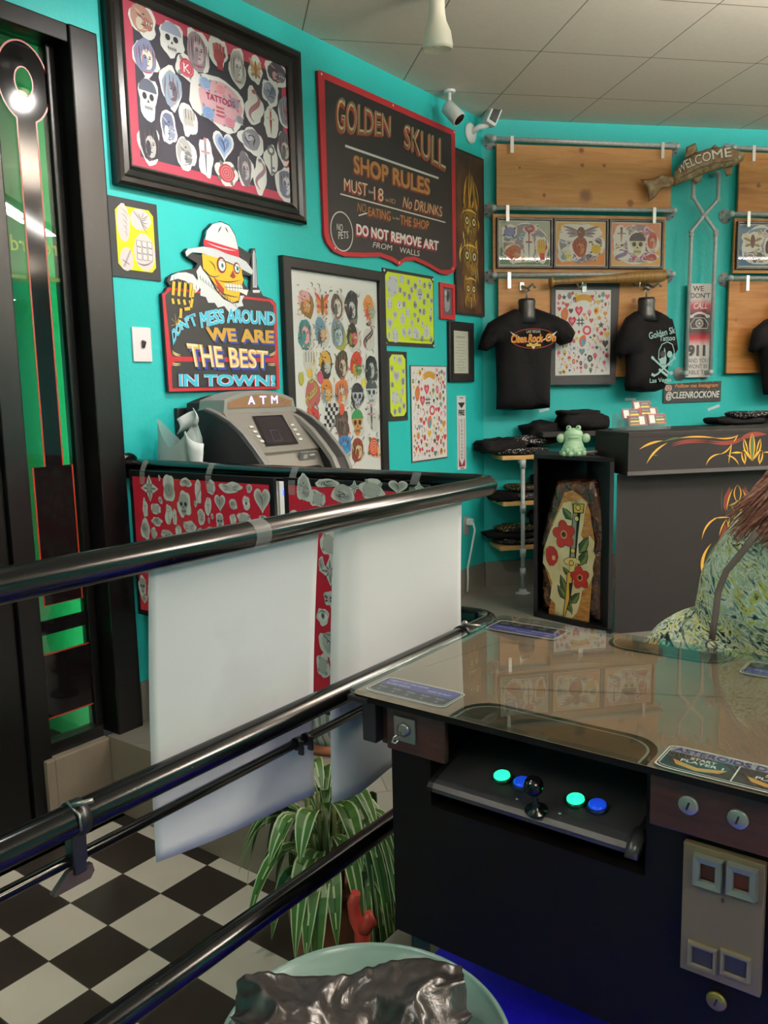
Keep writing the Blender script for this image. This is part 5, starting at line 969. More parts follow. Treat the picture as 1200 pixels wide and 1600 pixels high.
def dpb(a):
    r = random.Random(9)
    for x, y, w2, h2, k in [(475,763,24,46,'beast'),(511,755,36,14,'blob'),(497,779,22,28,'rose'),(535,772,34,32,'blob'),(554,761,18,20,'star'),(582,765,38,34,'rose'),(622,760,28,22,'heart'),(655,762,18,18,'star'),(514,850,26,40,'rose'),(516,893,30,42,'star'),(502,880,9,22,'blob'),(514,935,18,22,'wing'),(505,962,18,30,'eye'),(527,963,14,24,'wing'),(516,1005,32,42,'blob'),(505,1040,20,36,'rose'),(526,1035,20,20,'heart')]:
        q = lambda x_, y_: (lambda P: (P.x, P.z))(ony(x_, y_, RY - .056)); c_, l_, r_, u_, d_ = q(x, y), q(x - w2 / 2, y), q(x + w2 / 2, y), q(x, y - h2 / 2), q(x, y + h2 / 2)
        stk(a, c_[0], (u_[1] + d_[1]) / 2, r_[0] - l_[0], u_[1] - d_[1], k, gd if k in ('wing', 'eye') else gy, r, 'cdccc4', 2)
    for i in range(40):
        x, z = -1.84 + (i % 6) * .09, 1.22 - .088 * (i // 6); 
        if -1.8 < x < -1.69 or z < .64: continue
        stk(a, x, z, .075, .08, ('rose', 'skull', 'dagger', 'blob', 'heart', 'wing')[i % 6], gy, r, 'cdccc4', 2)
sticker_sheet('upright red sheet of grey stickers on the far rail, behind the white papers', -1.888, -1.318, .585, 1.366, dpb, (-1.85, -1.37))
# --- white sheets on the near rail
M_PAPER = m_speck('white_paper', 'cccdce', 'c5c6c8', .7, 3)
M_PAPER2 = mat('d2d3d3', .7)
def sheet(label, pts_top, pts_bot, curl, x=RX - .0285):
    (ya, za), (yb, zb) = pts_top; (yc, zc), (yd, zd) = pts_bot
    def fn(u, v):
        y = (ya * (1 - u) + yb * u) * (1 - v) + (yc * (1 - u) + yd * u) * v; z = (za * (1 - u) + zb * u) * (1 - v) + (zc * (1 - u) + zd * u) * v
        return (x - .004 - .014 * math.sin(v * 2.4) + curl(u, v), y, z)
    return tag(MB().sheet(fn, 24, 24, M_PAPER, True, .0012).build('paper_sheet'), label, 'paper')
pq = lambda px, py: (lambda P: (P.y, P.z))(isect((px, py), (RX - .04, 0, 0), Vector((1, 0, 0))))
sheet('large blank white sheet hanging on the near rail, the one nearer the window', [(pq(230, 893)[0], 1.373), (pq(495, 838)[0], 1.373)], [pq(245, 1348), pq(495, 1243)], lambda u, v: .006 * math.sin(u * 5) * v)
sheet('large blank white sheet hanging on the near rail, beside the arcade table', [(pq(530, 832)[0], 1.373), (pq(718, 790)[0], 1.373)], [pq(525, 1257), (pq(719, 960)[0], .70)], lambda u, v: -.02 * max(0, .12 - u) / .12 + .012 * math.sin(u * 7 + 1) * v)
# ================================================================== CASH MACHINE
SIL, SDK, SBZ = mat('8f8c88', .38, .3), mat('1d1d1f', .5, spec=.3), mat('7f7a73', .45, .15)
t = thing('cash_machine', 'grey and black cash machine with a lit sign, against the left wall', 'cash machine', (-2.5, 2.53, ZU))
PRF = [(-2.595, 1.583), (-2.528, 1.562), (-2.457, 1.531), (-2.388, 1.484), (-2.322, 1.42), (-2.273, 1.365), (-2.25, 1.32), (-2.24, 1.24), (-2.24, ZU)]
side = [(-2.75, ZU), (-2.75, 1.5), (-2.64, 1.578)] + PRF
for y0, y1 in ((2.27, 2.3), (2.70, 2.775)): MB().prism([(x, y0, z) for x, z in side], (0, y1 - y0, 0), SDK).build('side_panel', t, .004)
def strip(y0, y1, up=.006):
    mb = MB(); P = [(-2.64, 1.578)] + PRF; n = len(P); vs = []
    for x, z in P: vs += [(x + up * .6, y0, z + up), (x + up * .6, y1, z + up), (x - .012, y1, z - .012), (x - .012, y0, z - .012)]
    fs = [(4 * i + k, 4 * i + (k + 1) % 4, 4 * i + 4 + (k + 1) % 4, 4 * i + 4 + k) for i in range(n - 1) for k in range(4)] + [(0, 1, 2, 3), (4 * n - 4, 4 * n - 3, 4 * n - 2, 4 * n - 1)]
    return mb.add(vs, fs, SIL)
for y0, y1 in ((2.284, 2.318), (2.682, 2.708), (2.768, 2.787)): strip(y0, y1).build('trim', t, .002)
core = [(-2.74, ZU), (-2.74, 1.55), (-2.6, 1.567), (-2.5, 1.567), (-2.372, 1.428), (-2.352, 1.408), (-2.36, 1.395), (-2.33, 1.33), (-2.3, 1.24), (-2.29, ZU)]
MB().prism([(x, 2.3, z) for x, z in core], (0, .4, 0), SBZ).build('body', t, .003)
hz = lambda y: 1.655 - .9 * (y - 2.515) ** 2
hd = [(2.305, 1.56)] + [(2.315 + .4 * k / 10, hz(2.315 + .4 * k / 10)) for k in range(11)] + [(2.735, 1.56)]
MB().prism([(-2.66, y, z) for y, z in hd], (.15, 0, 0), SIL).prism([(-2.74, y, z - .01) for y, z in hd], (.09, 0, 0), SDK).build('header', t, .004)
a = Art((-2.508, 0, 0), (0, 1, 0), (0, 0, 1), (1, 0, 0), .3); hp = [(2.328, 1.585)] + [(2.332 + .37 * k / 10, hz(2.332 + .37 * k / 10) - .016) for k in range(11)] + [(2.702, 1.585)]
a.poly(hp, mat('8f6a4c', .25), 1); [a.text(ch_, 2.44 + .068 * k_, 1.598, .04, .034, mat('b9bcff', .4, emit=1.3), 2, .02) for k_, ch_ in enumerate('ATM')]
for k, y in enumerate((2.5, 2.56, 2.6, 2.65)): a.line([(y, 1.585), (y + .02, 1.6), (y + .06, 1.612)], .0015, '3a2a20', 2)
a.build('lit_sign', t)
nS = Vector((.139, 0, .128)).normalized(); vS = Vector((-.128, 0, .139)).normalized(); oS = Vector((-2.372, 0, 1.428))
a = Art(oS + nS * .003, (0, 1, 0), vS, nS, .3)
def sp_(px, py): P = isect((px, py), oS + nS * .004, nS); return (P.y, (P - oS).dot(vS))
a.poly([sp_(394, 650), sp_(441, 648), sp_(467, 693), sp_(416, 697)], '1c191c', 1); a.poly([sp_(399, 652), sp_(439, 650), sp_(462, 690), sp_(419, 693)], mat('2b2529', .12), 2)
a.line([sp_(422, 672), sp_(434, 672), sp_(441, 688), sp_(428, 689), sp_(422, 672)], .0025, '4a4560', 3); a.text('ATM', sp_(410, 646)[0], sp_(410, 646)[1], .04, .005, '5a5550', 1)
a.build('screen', t)
for k in range(4):
    for pxs in ((393 + 5.5 * k, 667 + 7.5 * k), (457 + 4.2 * k, 664 + 7.4 * k)):
        y, v = sp_(*pxs); MB().box(oS + Vector((0, y, 0)) + vS * v + nS * .003, (.02, .011, .006), mat('d2cfc8', .4), Matrix((Vector((0, 1, 0)), vS, nS)).transposed(), bev=.002).build('button', t)
MB().box((-2.346, 2.61, 1.374), (.012, .1, .05), mat('6a6866', .4), Matrix.Rotation(.32, 3, 'Y'), bev=.002).box((-2.341, 2.59, 1.378), (.012, .025, .016), mat('a9a6a0', .4), Matrix.Rotation(.32, 3, 'Y')).box((-2.34, 2.63, 1.383), (.012, .03, .006), mat('c9c6c0', .4), Matrix.Rotation(.32, 3, 'Y')).build('card_reader', t)
MB().box((-2.325, 2.61, 1.32), (.02, .1, .03), mat('0e0e10', .4), Matrix.Rotation(.3, 3, 'Y')).build('cash_slot', t)
P = isect((445, 768), (-2.28, 0, 0), Vector((1, 0, 0))); MB().box((-2.285, P.y, P.z - .02), (.02, .07, .16), mat('c9cac8', .4)).box((-2.273, P.y, P.z), (.006, .03, .018), mat('2a4cff', .3, emit=6)).build('blue_light', t)
# --- crumpled plastic and paper beside the machine
M_PLA = m_clear('milky_plastic', 'e6ecea', .3, 1.4, .62, 'a9b5b2')
t = thing('plastic_sack', 'crumpled milky plastic sack with white paper, standing between the wall and the cash machine', 'plastic sack', (-2.6, 2.2, ZU))
rr = random.Random(2); NZ = [[rr.random() - .5 for _ in range(10)] for _ in range(12)]
def sk(u, v):
    i, j = u * 8, v * 10; n = NZ[int(j)][int(i)] * (1 - (i % 1)) + NZ[int(j)][min(int(i) + 1, 9)] * (i % 1)
    a2 = u * 2 * math.pi; r = .14 * (1 - .3 * v ** 3) + .02 * n; top = 1.5 + .05 * math.sin(a2 * 2 + 1) + .03 * n
    return (-2.625 + r * .98 * math.cos(a2) + .01 * v * n, 2.15 + r * .62 * math.sin(a2) + .02 * v, ZU + (top - ZU) * v)
MB().sheet(sk, 32, 20, M_PLA).build('sack', t)
def pp(u, v): return (-2.575 + .16 * u + .01 * math.sin(v * 5), 2.115 + .035 * math.sin(u * 4 + v * 2) + .015 * v, 1.0 + .50 * v + .012 * math.sin(u * 5) * v - .03 * u * v)
MB().sheet(pp, 12, 14, M_PAPER2, True, .002).build('paper', t)
def pr(u, v): return (-2.6 + .1 * u + .02 * math.sin(v * 3), 2.14 + .05 * math.sin(u * 3.2) * (1 - .3 * v), 1.49 + .06 * v + .05 * u + .008 * math.sin(u * 5))
MB().sheet(pr, 10, 6, M_PAPER2, True, .002).build('paper', t)
# ================================================================== COUNTER, DISPLAY BOX, SHELVES
from mathutils import noise as mno
def lump(c, size, rz, m, seed, pw=.4, amp=.012, fr=18.0, n=28):
    r = random.Random(seed); ph = [r.random() * 6 for _ in range(6)]; rot = Matrix.Rotation(rz, 3, 'Z'); sg = lambda x, p: math.copysign(abs(x) ** p, x); vs = []; k = n // 2
    for i in range(k + 1):
        al = -math.pi / 2 + math.pi * i / k
        for j in range(n):
            t_ = 2 * math.pi * j / n; v = Vector((size[0] / 2 * sg(math.cos(al), pw) * sg(math.cos(t_), pw), size[1] / 2 * sg(math.cos(al), pw) * sg(math.sin(t_), pw), size[2] / 2 * sg(math.sin(al), pw)))
            w2 = math.sin(fr * v.x + ph[0] + 8 * v.z) + math.sin(fr * 1.3 * v.y + ph[1]) + .6 * math.sin(fr * 1.9 * (v.x - v.y) + ph[2]); v += v.normalized() * (amp * w2 * .4 + amp * 1.3 * (mno.noise(v * 16 + Vector((seed, 0, 0))) + .6 * mno.noise(v * 38 + Vector((0, seed, 0))))) if v.length > 0 else Vector()
            vs.append(rot @ v + Vector(c))
    mb = MB(); mb.add(vs, [(i * n + j, i * n + (j + 1) % n, (i + 1) * n + (j + 1) % n, (i + 1) * n + j) for i in range(k) for j in range(n)], m, True); return mb
t = thing('counter', 'long dark charcoal counter with a raised bar top and pinstripe painting', 'counter', BP(2.4, 1.15, ZU))
SL0, SL1 = bw(962, 880, 1.272)[0], 4.6; S0_ = .352
MB().prism([BP(*p) for p in ((S0_, .945, 1.372), (SL1, .945, 1.372), (SL1, 1.34, 1.372), (S0_, 1.34, 1.372))], (0, 0, .028), M_CHAR).build('bar_top', t, .004)
MB().prism([BP(S0_, 1.318, 1.178), BP(SL1, 1.318, 1.178), BP(SL1, 1.34, 1.178), BP(S0_, 1.34, 1.178)], (0, 0, .196), M_CHAR).prism([BP(S0_, .945, 1.178), BP(S0_, 1.32, 1.178), BP(S0_ + .02, 1.32, 1.178), BP(S0_ + .02, .945, 1.178)], (0, 0, .196), M_CHAR).prism([BP(S0_ - .004, 1.34, 1.178), BP(SL1, 1.34, 1.178), BP(SL1, 1.346, 1.178), BP(S0_ - .004, 1.346, 1.178)], (0, 0, .02), mat('4a4648', .5)).build('bar_front', t)
MB().prism([BP(SL0 + .25, .96, ZU), BP(SL1, .96, ZU), BP(SL1, 1.27, ZU), BP(SL0, 1.27, ZU)], (0, 0, 1.178 - ZU), M_CHAR).build('lower_body', t)
a = BArt(1.3408, .5); PS = lambda x, y, o=1.341: bw(920 + x / 3.81, 600 + y / 3.81, o); YL, RDK, GN = 'd8a63c', '7a2c20', '3f5a34'
def cv(p0, p1, p2, w2, c_, lv=1, o=1.341): a.curve(PS(*p0, o), PS(*p1, o), PS(*p2, o), w2, c_, lv, True, 14)
for c_ in (((300, 390), (360, 345), (442, 338), .012), ((343, 475), (385, 390), (468, 350), .012), ((540, 322), (640, 305), (760, 322), .009), ((740, 320), (850, 335), (888, 303), .008), ((888, 303), (872, 330), (862, 345), .006), ((698, 485), (715, 420), (790, 415), .009), ((780, 418), (830, 405), (850, 355), .008), ((832, 475), (838, 410), (852, 355), .007), ((822, 425), (870, 430), (893, 483), .008), ((845, 410), (880, 412), (920, 408), .006)): cv(*c_[:3], c_[3], YL, 3)
cv((440, 345), (500, 318), (560, 322), .009, GN, 1); cv((370, 400), (400, 440), (410, 420), .006, GN, 1)
for dy in (0, 12): cv((490, 360 + dy), (580, 322 + dy), (720, 338 + dy), .01, RDK, 1); cv((700, 335 + dy), (850, 365 + dy), (930, 310 + dy), .012, RDK, 1)
cv((900, 330), (960, 290), (1060, 300), .03, RDK, 1)
for sx in (-1, 1):
    q = lambda dx, y: (972 + sx * dx, y)
    cv(q(0, 292), q(28, 360), q(0, 455), .008, YL, 3); cv(q(22, 425), q(34, 350), q(50, 325), .008, YL, 3); cv(q(50, 325), q(62, 400), q(0, 455), .008, YL, 3); cv(q(60, 395), q(20, 400), q(4, 460), .008, YL, 3); cv(q(62, 400), q(64, 450), q(40, 478), .009, YL, 3); cv(q(50, 410), q(30, 440), q(48, 480), .009, YL, 3); cv(q(65, 408), q(90, 402), q(130, 412), .007, YL, 3)
cv((972, 300), (975, 380), (972, 450), .02, GN, 2)
a.build('bar_pinstripe', t)
a = BArt(1.2708, .5); o_ = 1.271
for c_ in (((857, 622), (826, 680), (820, 752), .008), ((912, 622), (945, 680), (938, 752), .008), ((885, 598), (845, 650), (885, 706), .006), ((885, 598), (925, 650), (885, 706), .006), ((833, 722), (870, 715), (888, 690), .006), ((928, 720), (900, 715), (884, 690), .006), ((840, 722), (890, 760), (850, 850), .007), ((925, 722), (880, 760), (912, 860), .007), ((850, 850), (840, 900), (818, 962), .007), ((672, 925), (690, 820), (775, 792), .011), ((740, 800), (800, 790), (838, 795), .007), ((838, 795), (830, 840), (825, 900), .007), ((775, 905), (790, 840), (820, 805), .008), ((820, 805), (835, 860), (832, 900), .006), ((838, 880), (870, 930), (900, 950), .006), ((695, 1178), (640, 1050), (728, 950), .018), ((845, 990), (850, 955), (875, 950), .011), ((870, 1000), (868, 965), (880, 950), .011), ((825, 1030), (815, 985), (805, 972), .007), ((920, 790), (960, 800), (1010, 800), .009), ((930, 795), (940, 830), (962, 835), .007), ((1095, 925), (1080, 820), (1000, 790), .011), ((1075, 1178), (1130, 1050), (1040, 950), .018)): cv(*c_[:3], c_[3], YL, 3, o_)
for pts in ([(838, 610), (805, 670), (800, 730), (815, 760), (822, 700), (845, 630)], [(930, 610), (965, 670), (968, 730), (950, 765), (945, 700), (925, 630)], [(812, 830), (772, 930), (790, 990), (812, 1032), (808, 950), (830, 870)]): a.poly([PS(*p, o_) for p in pts], '6a2418', 1)
for c_ in (((795, 620), (785, 700), (795, 770), .006), ((975, 620), (985, 700), (970, 770), .006), ((850, 700), (880, 860), (850, 980), .03), ((690, 1060), (720, 1000), (770, 930), .006)): cv(*c_[:3], c_[3], '2f4228', 1.5, o_)
a.build('front_pinstripe', t)
# business-card rack and cards
CF = lambda px, z=1.4: onz(px, 672, z)
cr = thing('card_rack', 'clear acrylic rack of business cards on the end of the counter bar', 'card rack', BP(.56, 1.11, 1.4))
ax_ = (BP(.712, 1.091) - BP(.43, 1.135)).normalized(); nx_ = Vector((ax_.y, -ax_.x, 0)); o0 = BP(.43, 1.135, 1.4)
for rw, (dz, dn_) in enumerate(((0, 0), (.035, -.05), (.07, -.1))):
    MB().prism([o0 + nx_ * (dn_ + .028) + ZV * .001, o0 + ax_ * .285 + nx_ * (dn_ + .028) + ZV * .001, o0 + ax_ * .285 + nx_ * (dn_ - .012) + ZV * .001, o0 + nx_ * (dn_ - .012) + ZV * .001], (0, 0, .02 + dz), M_ACRYL).build('tray', cr)
k_ = 0
for u, v, dn_, c2 in ((.02, .025, .012, 1), (.145, .03, .012, 2), (.015, .06, -.038, 0), (.13, .065, -.038, 1), (.12, .1, -.088, 2)):
    cd = thing('business_card_stack', ('red-edged business cards with a yellow stripe at the ', 'striped business cards in the rack at the ')[0] + ('front left', 'front right', 'middle left', 'middle right', 'back')[k_] + ' of the rack', 'business cards', o0 + ax_ * u + nx_ * dn_ + ZV * v, 0, 'business cards on the counter'); k_ += 1
    MB().prism([o0 + ax_ * (u + x) + nx_ * (dn_ + y) + ZV * (v + z) for x, y, z in ((0, .012, 0), (.115, .012, 0), (.115, -.005, .055), (0, -.005, .055))], -nx_ * .012, mat('c9c4c2', .5)).build('cards', cd)
    up = (-nx_ * .017 + ZV * .055).normalized(); a = Art(o0 + ax_ * u + nx_ * (dn_ + .0125) + ZV * v, ax_, up, (nx_ * .055 + ZV * .017), .5); a.rect(0, 0, .115, .0575, 'b03a3a', 1); a.rect(.004, .004, .111, .0535, '2a2022', 2); sx = (.006, .065, .006)[c2]; a.rect(sx, .006, sx + .035, .051, 'dedad6', 3); tx = .048 if sx < .05 else .008; a.rect(tx, .02, tx + .055, .029, 'd9c050', 3); a.rect(tx, .006, tx + .055, .012, 'a8934a', 3); a.text('TATTOO', tx + .004, .037, .045, .008, 'd9d2cc', 3); a.build('card_face', cd)
# corner display box with the painted slab
bq = [(.038, .817), (.31, 1.27), (.335, .93), (.2, .5)]
FLp, FRp = BP(*bq[0]), BP(*bq[1]); bd_ = (FRp - FLp).normalized(); bn = Vector((bd_.y, -bd_.x, 0)); bw_ = (FRp - FLp).length
t = thing('display_box', 'open-fronted black display box at the end of the counter holding the painted slab', 'display box', (FLp + FRp) / 2 + ZV * ZU)
MB().prism([BP(*p, 1.243) for p in bq], (0, 0, .022), M_BLACKM).build('top_board', t, .002); MB().prism([BP(*p, ZU) for p in bq], (0, 0, .03), M_BLACKM).build('base_board', t)
Q = [BP(*p) for p in bq]
def wallpan(p, q, th, nm): d_ = (q - p).normalized(); n_ = Vector((-d_.y, d_.x, 0)); MB().prism([p + ZV * (ZU + .03), q + ZV * (ZU + .03), q + n_ * th + ZV * (ZU + .03), p + n_ * th + ZV * (ZU + .03)], (0, 0, 1.243 - ZU - .03), M_BLACKM).build(nm, t)
wallpan(Q[1], Q[2], .022, 'side_board'); wallpan(Q[2], Q[3], .018, 'back_board'); wallpan(Q[3], Q[0], .022, 'side_board')
O_ = FLp - bn * .075 + ZV * 0
def slp(px, py): P = isect((px, py), O_, bn); return ((P - O_).dot(bd_), P.z)
sl = lambda x, y: slp(830 + x / 5.515, 700 + y / 5.515)
t = thing('painted_slab', 'coffin-shaped live-edge wood slab painted with a flick knife and red flowers', 'painted slab', O_ + bd_ * .26 + ZV * (ZU + .03))
so = [(232, 268), (400, 262), (575, 268), (590, 330), (615, 420), (640, 540), (668, 690), (670, 760), (650, 900), (645, 1050), (640, 1200), (640, 1330), (655, 1380), (640, 1470), (620, 1550)]
so = [sl(*p) for p in so] + [(sl(620, 1550)[0], ZU + .032), (sl(110, 1480)[0], ZU + .032)] + [sl(*p) for p in [(110, 1480), (100, 1380), (110, 1330), (95, 1150), (100, 1000), (92, 820), (130, 650), (180, 470), (215, 330)]]
mk = NT('varnished_bark', .12); n_ = mk.noise(mk.pos(), 16, 4, .6, 1); mk.color(mk.ramp(n_, [(.3, '2c1610'), (.5, '4a2818'), (.7, '6e4526')])); mk.bump(n_, .8, .03); mk.b.inputs['Coat Weight'].default_value = .6
MB().pillow(so, O_, bd_, ZV, bn, .04, mk.m, .025, .4, lambda x, y: .004 * math.sin(60 * x + 40 * y), .05).build('bark_slab', t)
mo = NT('amber_wood', .2); n_ = mo.noise(mo.pos(scale=(1, 1, .3)), 10, 4, .6, 1); mo.color(mo.ramp(n_, [(.3, '8a5426'), (.55, 'b87c3c'), (.75, 'c9924c')]))
mc = NT('cream_paint', .25); n_ = mc.noise(mc.pos(), 8, 3); mc.color(mc.ramp(n_, [(.28, '6b5228'), (.42, 'cdb98a'), (.7, 'ddcfa2')]))
a = Art(O_ + bn * .047, bd_, ZV, bn, .3)
X = lambda pts: [sl(*p) for p in pts]
a.poly(X([(330, 375), (400, 358), (460, 400), (520, 450), (550, 540), (565, 650), (588, 770), (580, 900), (585, 960), (570, 1080), (560, 1230), (545, 1400), (540, 1550), (360, 1540), (200, 1480), (195, 1380), (225, 1250), (205, 1150), (165, 1020), (165, 860), (215, 660), (270, 540)]), mo.m, 1)
a.poly(X([(320, 465), (400, 450), (480, 430), (530, 460), (505, 530), (495, 640), (470, 740), (500, 790), (545, 745), (590, 800), (580, 880), (598, 920), (570, 1010), (580, 1080), (540, 1170), (480, 1220), (470, 1290), (440, 1400), (380, 1470), (350, 1510), (300, 1500), (245, 1440), (250, 1330), (205, 1280), (225, 1150), (190, 1050), (145, 980), (150, 870), (195, 740), (260, 590)]), mc.m, 2)
GRN, GL_, BK = '39482c', '6a7a3c', '171410'
def leaf(b, tp, w2, c_=GRN):
    bx_, by_ = sl(*b); tx_, ty_ = sl(*tp); dx, dy = tx_ - bx_, ty_ - by_; nx2, ny2 = -dy * w2, dx * w2
    a.poly([(bx_, by_), (bx_ + dx * .35 + nx2, by_ + dy * .35 + ny2), (bx_ + dx * .7 + nx2 * .7, by_ + dy * .7 + ny2 * .7), (tx_, ty_), (bx_ + dx * .7 - nx2 * .7, by_ + dy * .7 - ny2 * .7), (bx_ + dx * .35 - nx2, by_ + dy * .35 - ny2)], BK, 3)
    a.poly([(bx_ + dx * .06, by_ + dy * .06), (bx_ + dx * .35 + nx2 * .8, by_ + dy * .35 + ny2 * .8), (bx_ + dx * .7 + nx2 * .5, by_ + dy * .7 + ny2 * .5), (bx_ + dx * .94, by_ + dy * .94)], c_, 4); a.poly([(bx_ + dx * .06, by_ + dy * .06), (bx_ + dx * .94, by_ + dy * .94), (bx_ + dx * .7 - nx2 * .5, by_ + dy * .7 - ny2 * .5), (bx_ + dx * .35 - nx2 * .8, by_ + dy * .35 - ny2 * .8)], GL_, 4)
for b, tp, w2 in (((395, 615), (310, 505), .28), ((455, 900), (540, 755), .26), ((460, 1000), (530, 870), .3), ((375, 1090), (312, 1010), .26), ((345, 1250), (295, 1075), .22), ((345, 1300), (268, 1165), .26), ((380, 1330), (462, 1232), .26), ((380, 1400), (330, 1290), .22), ((395, 1425), (370, 1290), .14), ((440, 1010), (530, 905), .2)): leaf(b, tp, w2)
a.poly(X([(400, 470), (505, 472), (495, 555), (470, 556), (448, 740), (425, 990), (370, 985), (385, 740), (402, 555)]), BK, 5)
a.poly(X([(408, 556), (440, 556), (418, 930), (384, 930)]), '8f8a78', 6); a.poly(X([(412, 478), (498, 478), (488, 548), (414, 548)]), 'c9a23c', 6)
a.poly(X([(322, 955), (368, 932), (425, 935), (465, 960), (468, 990), (430, 985), (412, 1060), (372, 1055), (380, 1000), (340, 985)]), 'd9c07a', 7); a.line(X([(322, 955), (368, 932), (425, 935), (465, 960), (468, 990), (430, 985), (412, 1060), (372, 1055), (380, 1000), (340, 985), (322, 955)]), .003, BK, 8)
a.poly(X([(352, 1055), (405, 1062), (402, 1160), (382, 1290), (322, 1485), (312, 1470), (338, 1250)]), BK, 5); a.poly(X([(358, 1060), (398, 1066), (392, 1150), (370, 1150), (372, 1285), (324, 1470), (320, 1460), (345, 1250)]), 'd0a23c', 6)
for x, y in ((450, 506), (437, 600), (405, 874), (392, 980)): c_ = sl(x, y); a.ell(c_[0], c_[1], .017, .017, BK, 8); a.ell(c_[0], c_[1], .013, .013, 'd9b85a', 9)
def flower(x, y, r, np_=5):
    c_ = sl(x, y); rr2 = abs(sl(x + r, y)[0] - c_[0])
    for k in range(np_):
        t_ = 2 * math.pi * k / np_ + .5; px_, py_ = c_[0] + rr2 * .55 * math.cos(t_), c_[1] + rr2 * .6 * math.sin(t_); a.ell(px_, py_, rr2 * .5, rr2 * .42, '3a0f0c', 10, t_); a.ell(px_, py_, rr2 * .47, rr2 * .385, 'b32a22', 11, t_)
    a.ell(c_[0], c_[1], rr2 * .3, rr2 * .32, 'd08a4a', 12); a.ell(c_[0], c_[1], rr2 * .19, rr2 * .2, '1d1410', 13)
flower(328, 735, 98); flower(466, 1105, 82)
a.poly(blob(*sl(222, 920), abs(sl(60, 0)[0] - sl(0, 0)[0]), .06, random.Random(3), 10, .25), 'a8281f', 10); c_ = sl(240, 935); a.ell(c_[0], c_[1], .012, .015, 'd9a070', 11)
a.build('painting', t)
# frog and stick on the box
fc = BP(.205, .985, 1.265); FG = mat('a5c9a5', .35); FG2 = mat('97bd98', .4)
t = thing('frog_figurine', 'pale green frog figurine sitting on the black display box', 'figurine', fc)
fo = MB(); 
for k in range(5):
    for j in range(9): t_ = 2 * math.pi * (j + .5 * (k % 2)) / 9; rr3 = .062 - .009 * k; fo.ball(fc + Vector((rr3 * math.cos(t_), rr3 * math.sin(t_), .012 + .017 * k)), .017, FG2, 8)
fo.lathe([(.066, 0), (.064, .03), (.045, .09), (.02, .1)], fc, FG2).build('base', t)
fd = (Vector((0, 0, 0)) - Vector((fc.x, fc.y, 0))).normalized(); fx = Vector((-fd.y, fd.x, 0)); RF = Matrix((fx, -fd, ZV)).transposed()
MB().ball(fc + ZV * .115, .052, FG, 20, (1.0, .8, .72), RF).ball(fc + ZV * .09 + fd * .012, .045, FG, 18, (1.05, .8, .6), RF).build('head', t)
for s_ in (-1, 1): MB().ball(fc + fx * .026 * s_ + ZV * .152 + fd * .012, .015, FG, 12).ball(fc + fx * .026 * s_ + ZV * .156 + fd * .023, .006, mat('30382e', .3), 8).build('eye', t); MB().ball(fc + fx * .068 * s_ + ZV * .095, .024, FG, 12, (1, .7, 1.1), RF).build('arm', t)
MB().tube([fc + fd * .048 + fx * x + ZV * (.098 + 1.4 * x * x) for x in (-.035, -.018, 0, .018, .035)], .0022, mat('5a7a5c', .5), 6).build('mouth', t)
p0, p1 = fc + bd_ * .06 + ZV * .012 - bn * .0, onz(958, 705, 1.272)
tag(MB().tube([p0 + ZV * .006, p0.lerp(p1, .5) + ZV * .004, p1], [.005, .008, .005], mat('9a6e60', .5), 8).build('wooden_stick'), 'thin pinkish-brown stick lying beside the frog on the black box', 'stick')
# pipe shelving with folded shirts
t = thing('pipe_shelf', 'galvanised pipe shelf unit with three pale wooden boards in the room corner', 'shelf', BP(.2, .12, ZU)); M_BRD = mat('d0a468', .45)
for z, s0 in ((1.215, .045), (.917, .05), (.625, .03)): MB().prism([BP(s0, .012, z - .026), BP(.62, .012, z - .026), BP(.62, .25, z - .026), BP(s0, .25, z - .026)], (0, 0, .026), M_BRD).build('board', t, .002)
for s0 in (.178, .56):
    mb = MB(); mb.tube([BP(s0, .262, ZU), BP(s0, .262, 1.17)], .0135, M_GALV)
    for z in (.46, .59, .88, 1.17): mb.tube([BP(s0, .262, z - .035), BP(s0, .262, z + .02)], .019, M_GALV)
    mb.tube([BP(s0, .262, 1.17), BP(s0, .2, 1.18)], .017, M_GALV).lathe(FLG, BP(s0, .262, ZU), M_GALV, 24).build('pipe_post', t)
def m_print(name, c, sc, lo): 
    q = NT(name, .8, 0, .15); n = q.noise(q.pos(scale=(1, 1, .5)), sc, 2, .5, 1.5); q.color(q.ramp(n, [(lo, '141216'), (lo + .02, c)], 'LINEAR')); q.bump(q.noise(q.pos(), 20, 3), .4, .01); return q.m
MPR = [m_print('white_printed_cotton', 'c9c6c0', 45, .6), m_print('gold_printed_cotton', 'b5a050', 60, .6), m_print('grey_printed_cotton', 'a5a5a2', 90, .62)]
kk = 0
def folded(label, s, o, z, size, m, seed, rz=0.0):
    size = (size[0], min(size[1], .2), size[2] * .92); o -= .018; b_ = lump(BP(s, o, z), size, AB + rz, m, seed, .55, .02, 22.0).build('folded_t_shirt'); b_['group'] = 'folded black t-shirts'; return tag(b_, label, 't-shirt', 'folded black t-shirts')
folded('folded black shirt at the bottom of the top shelf pile', .2, .15, 1.24, (.4, .24, .05), MPR[0], 1); folded('folded black shirt drooping off the left end of the top shelf', .08, .16, 1.275, (.34, .26, .1), M_BLKT, 2, .15); folded('folded black shirt with white print in the middle of the top shelf', .26, .15, 1.305, (.26, .22, .05), MPR[0], 3); folded('black shirt heaped highest behind the frog', .38, .13, 1.35, (.3, .2, .14), M_BLKT, 4); 
folded('folded black shirt on the middle shelf', .22, .14, .945, (.36, .22, .055), MPR[2], 5); folded('dark folded shirt hanging over the middle shelf end', .11, .15, .95, (.26, .2, .06), M_BLKT, 11); folded('folded shirt with yellow print on top of the middle shelf', .27, .14, .995, (.28, .2, .045), MPR[1], 6); folded('crumpled black shirt on top of the middle shelf pile', .4, .14, 1.05, (.2, .18, .07), M_BLKT, 12)
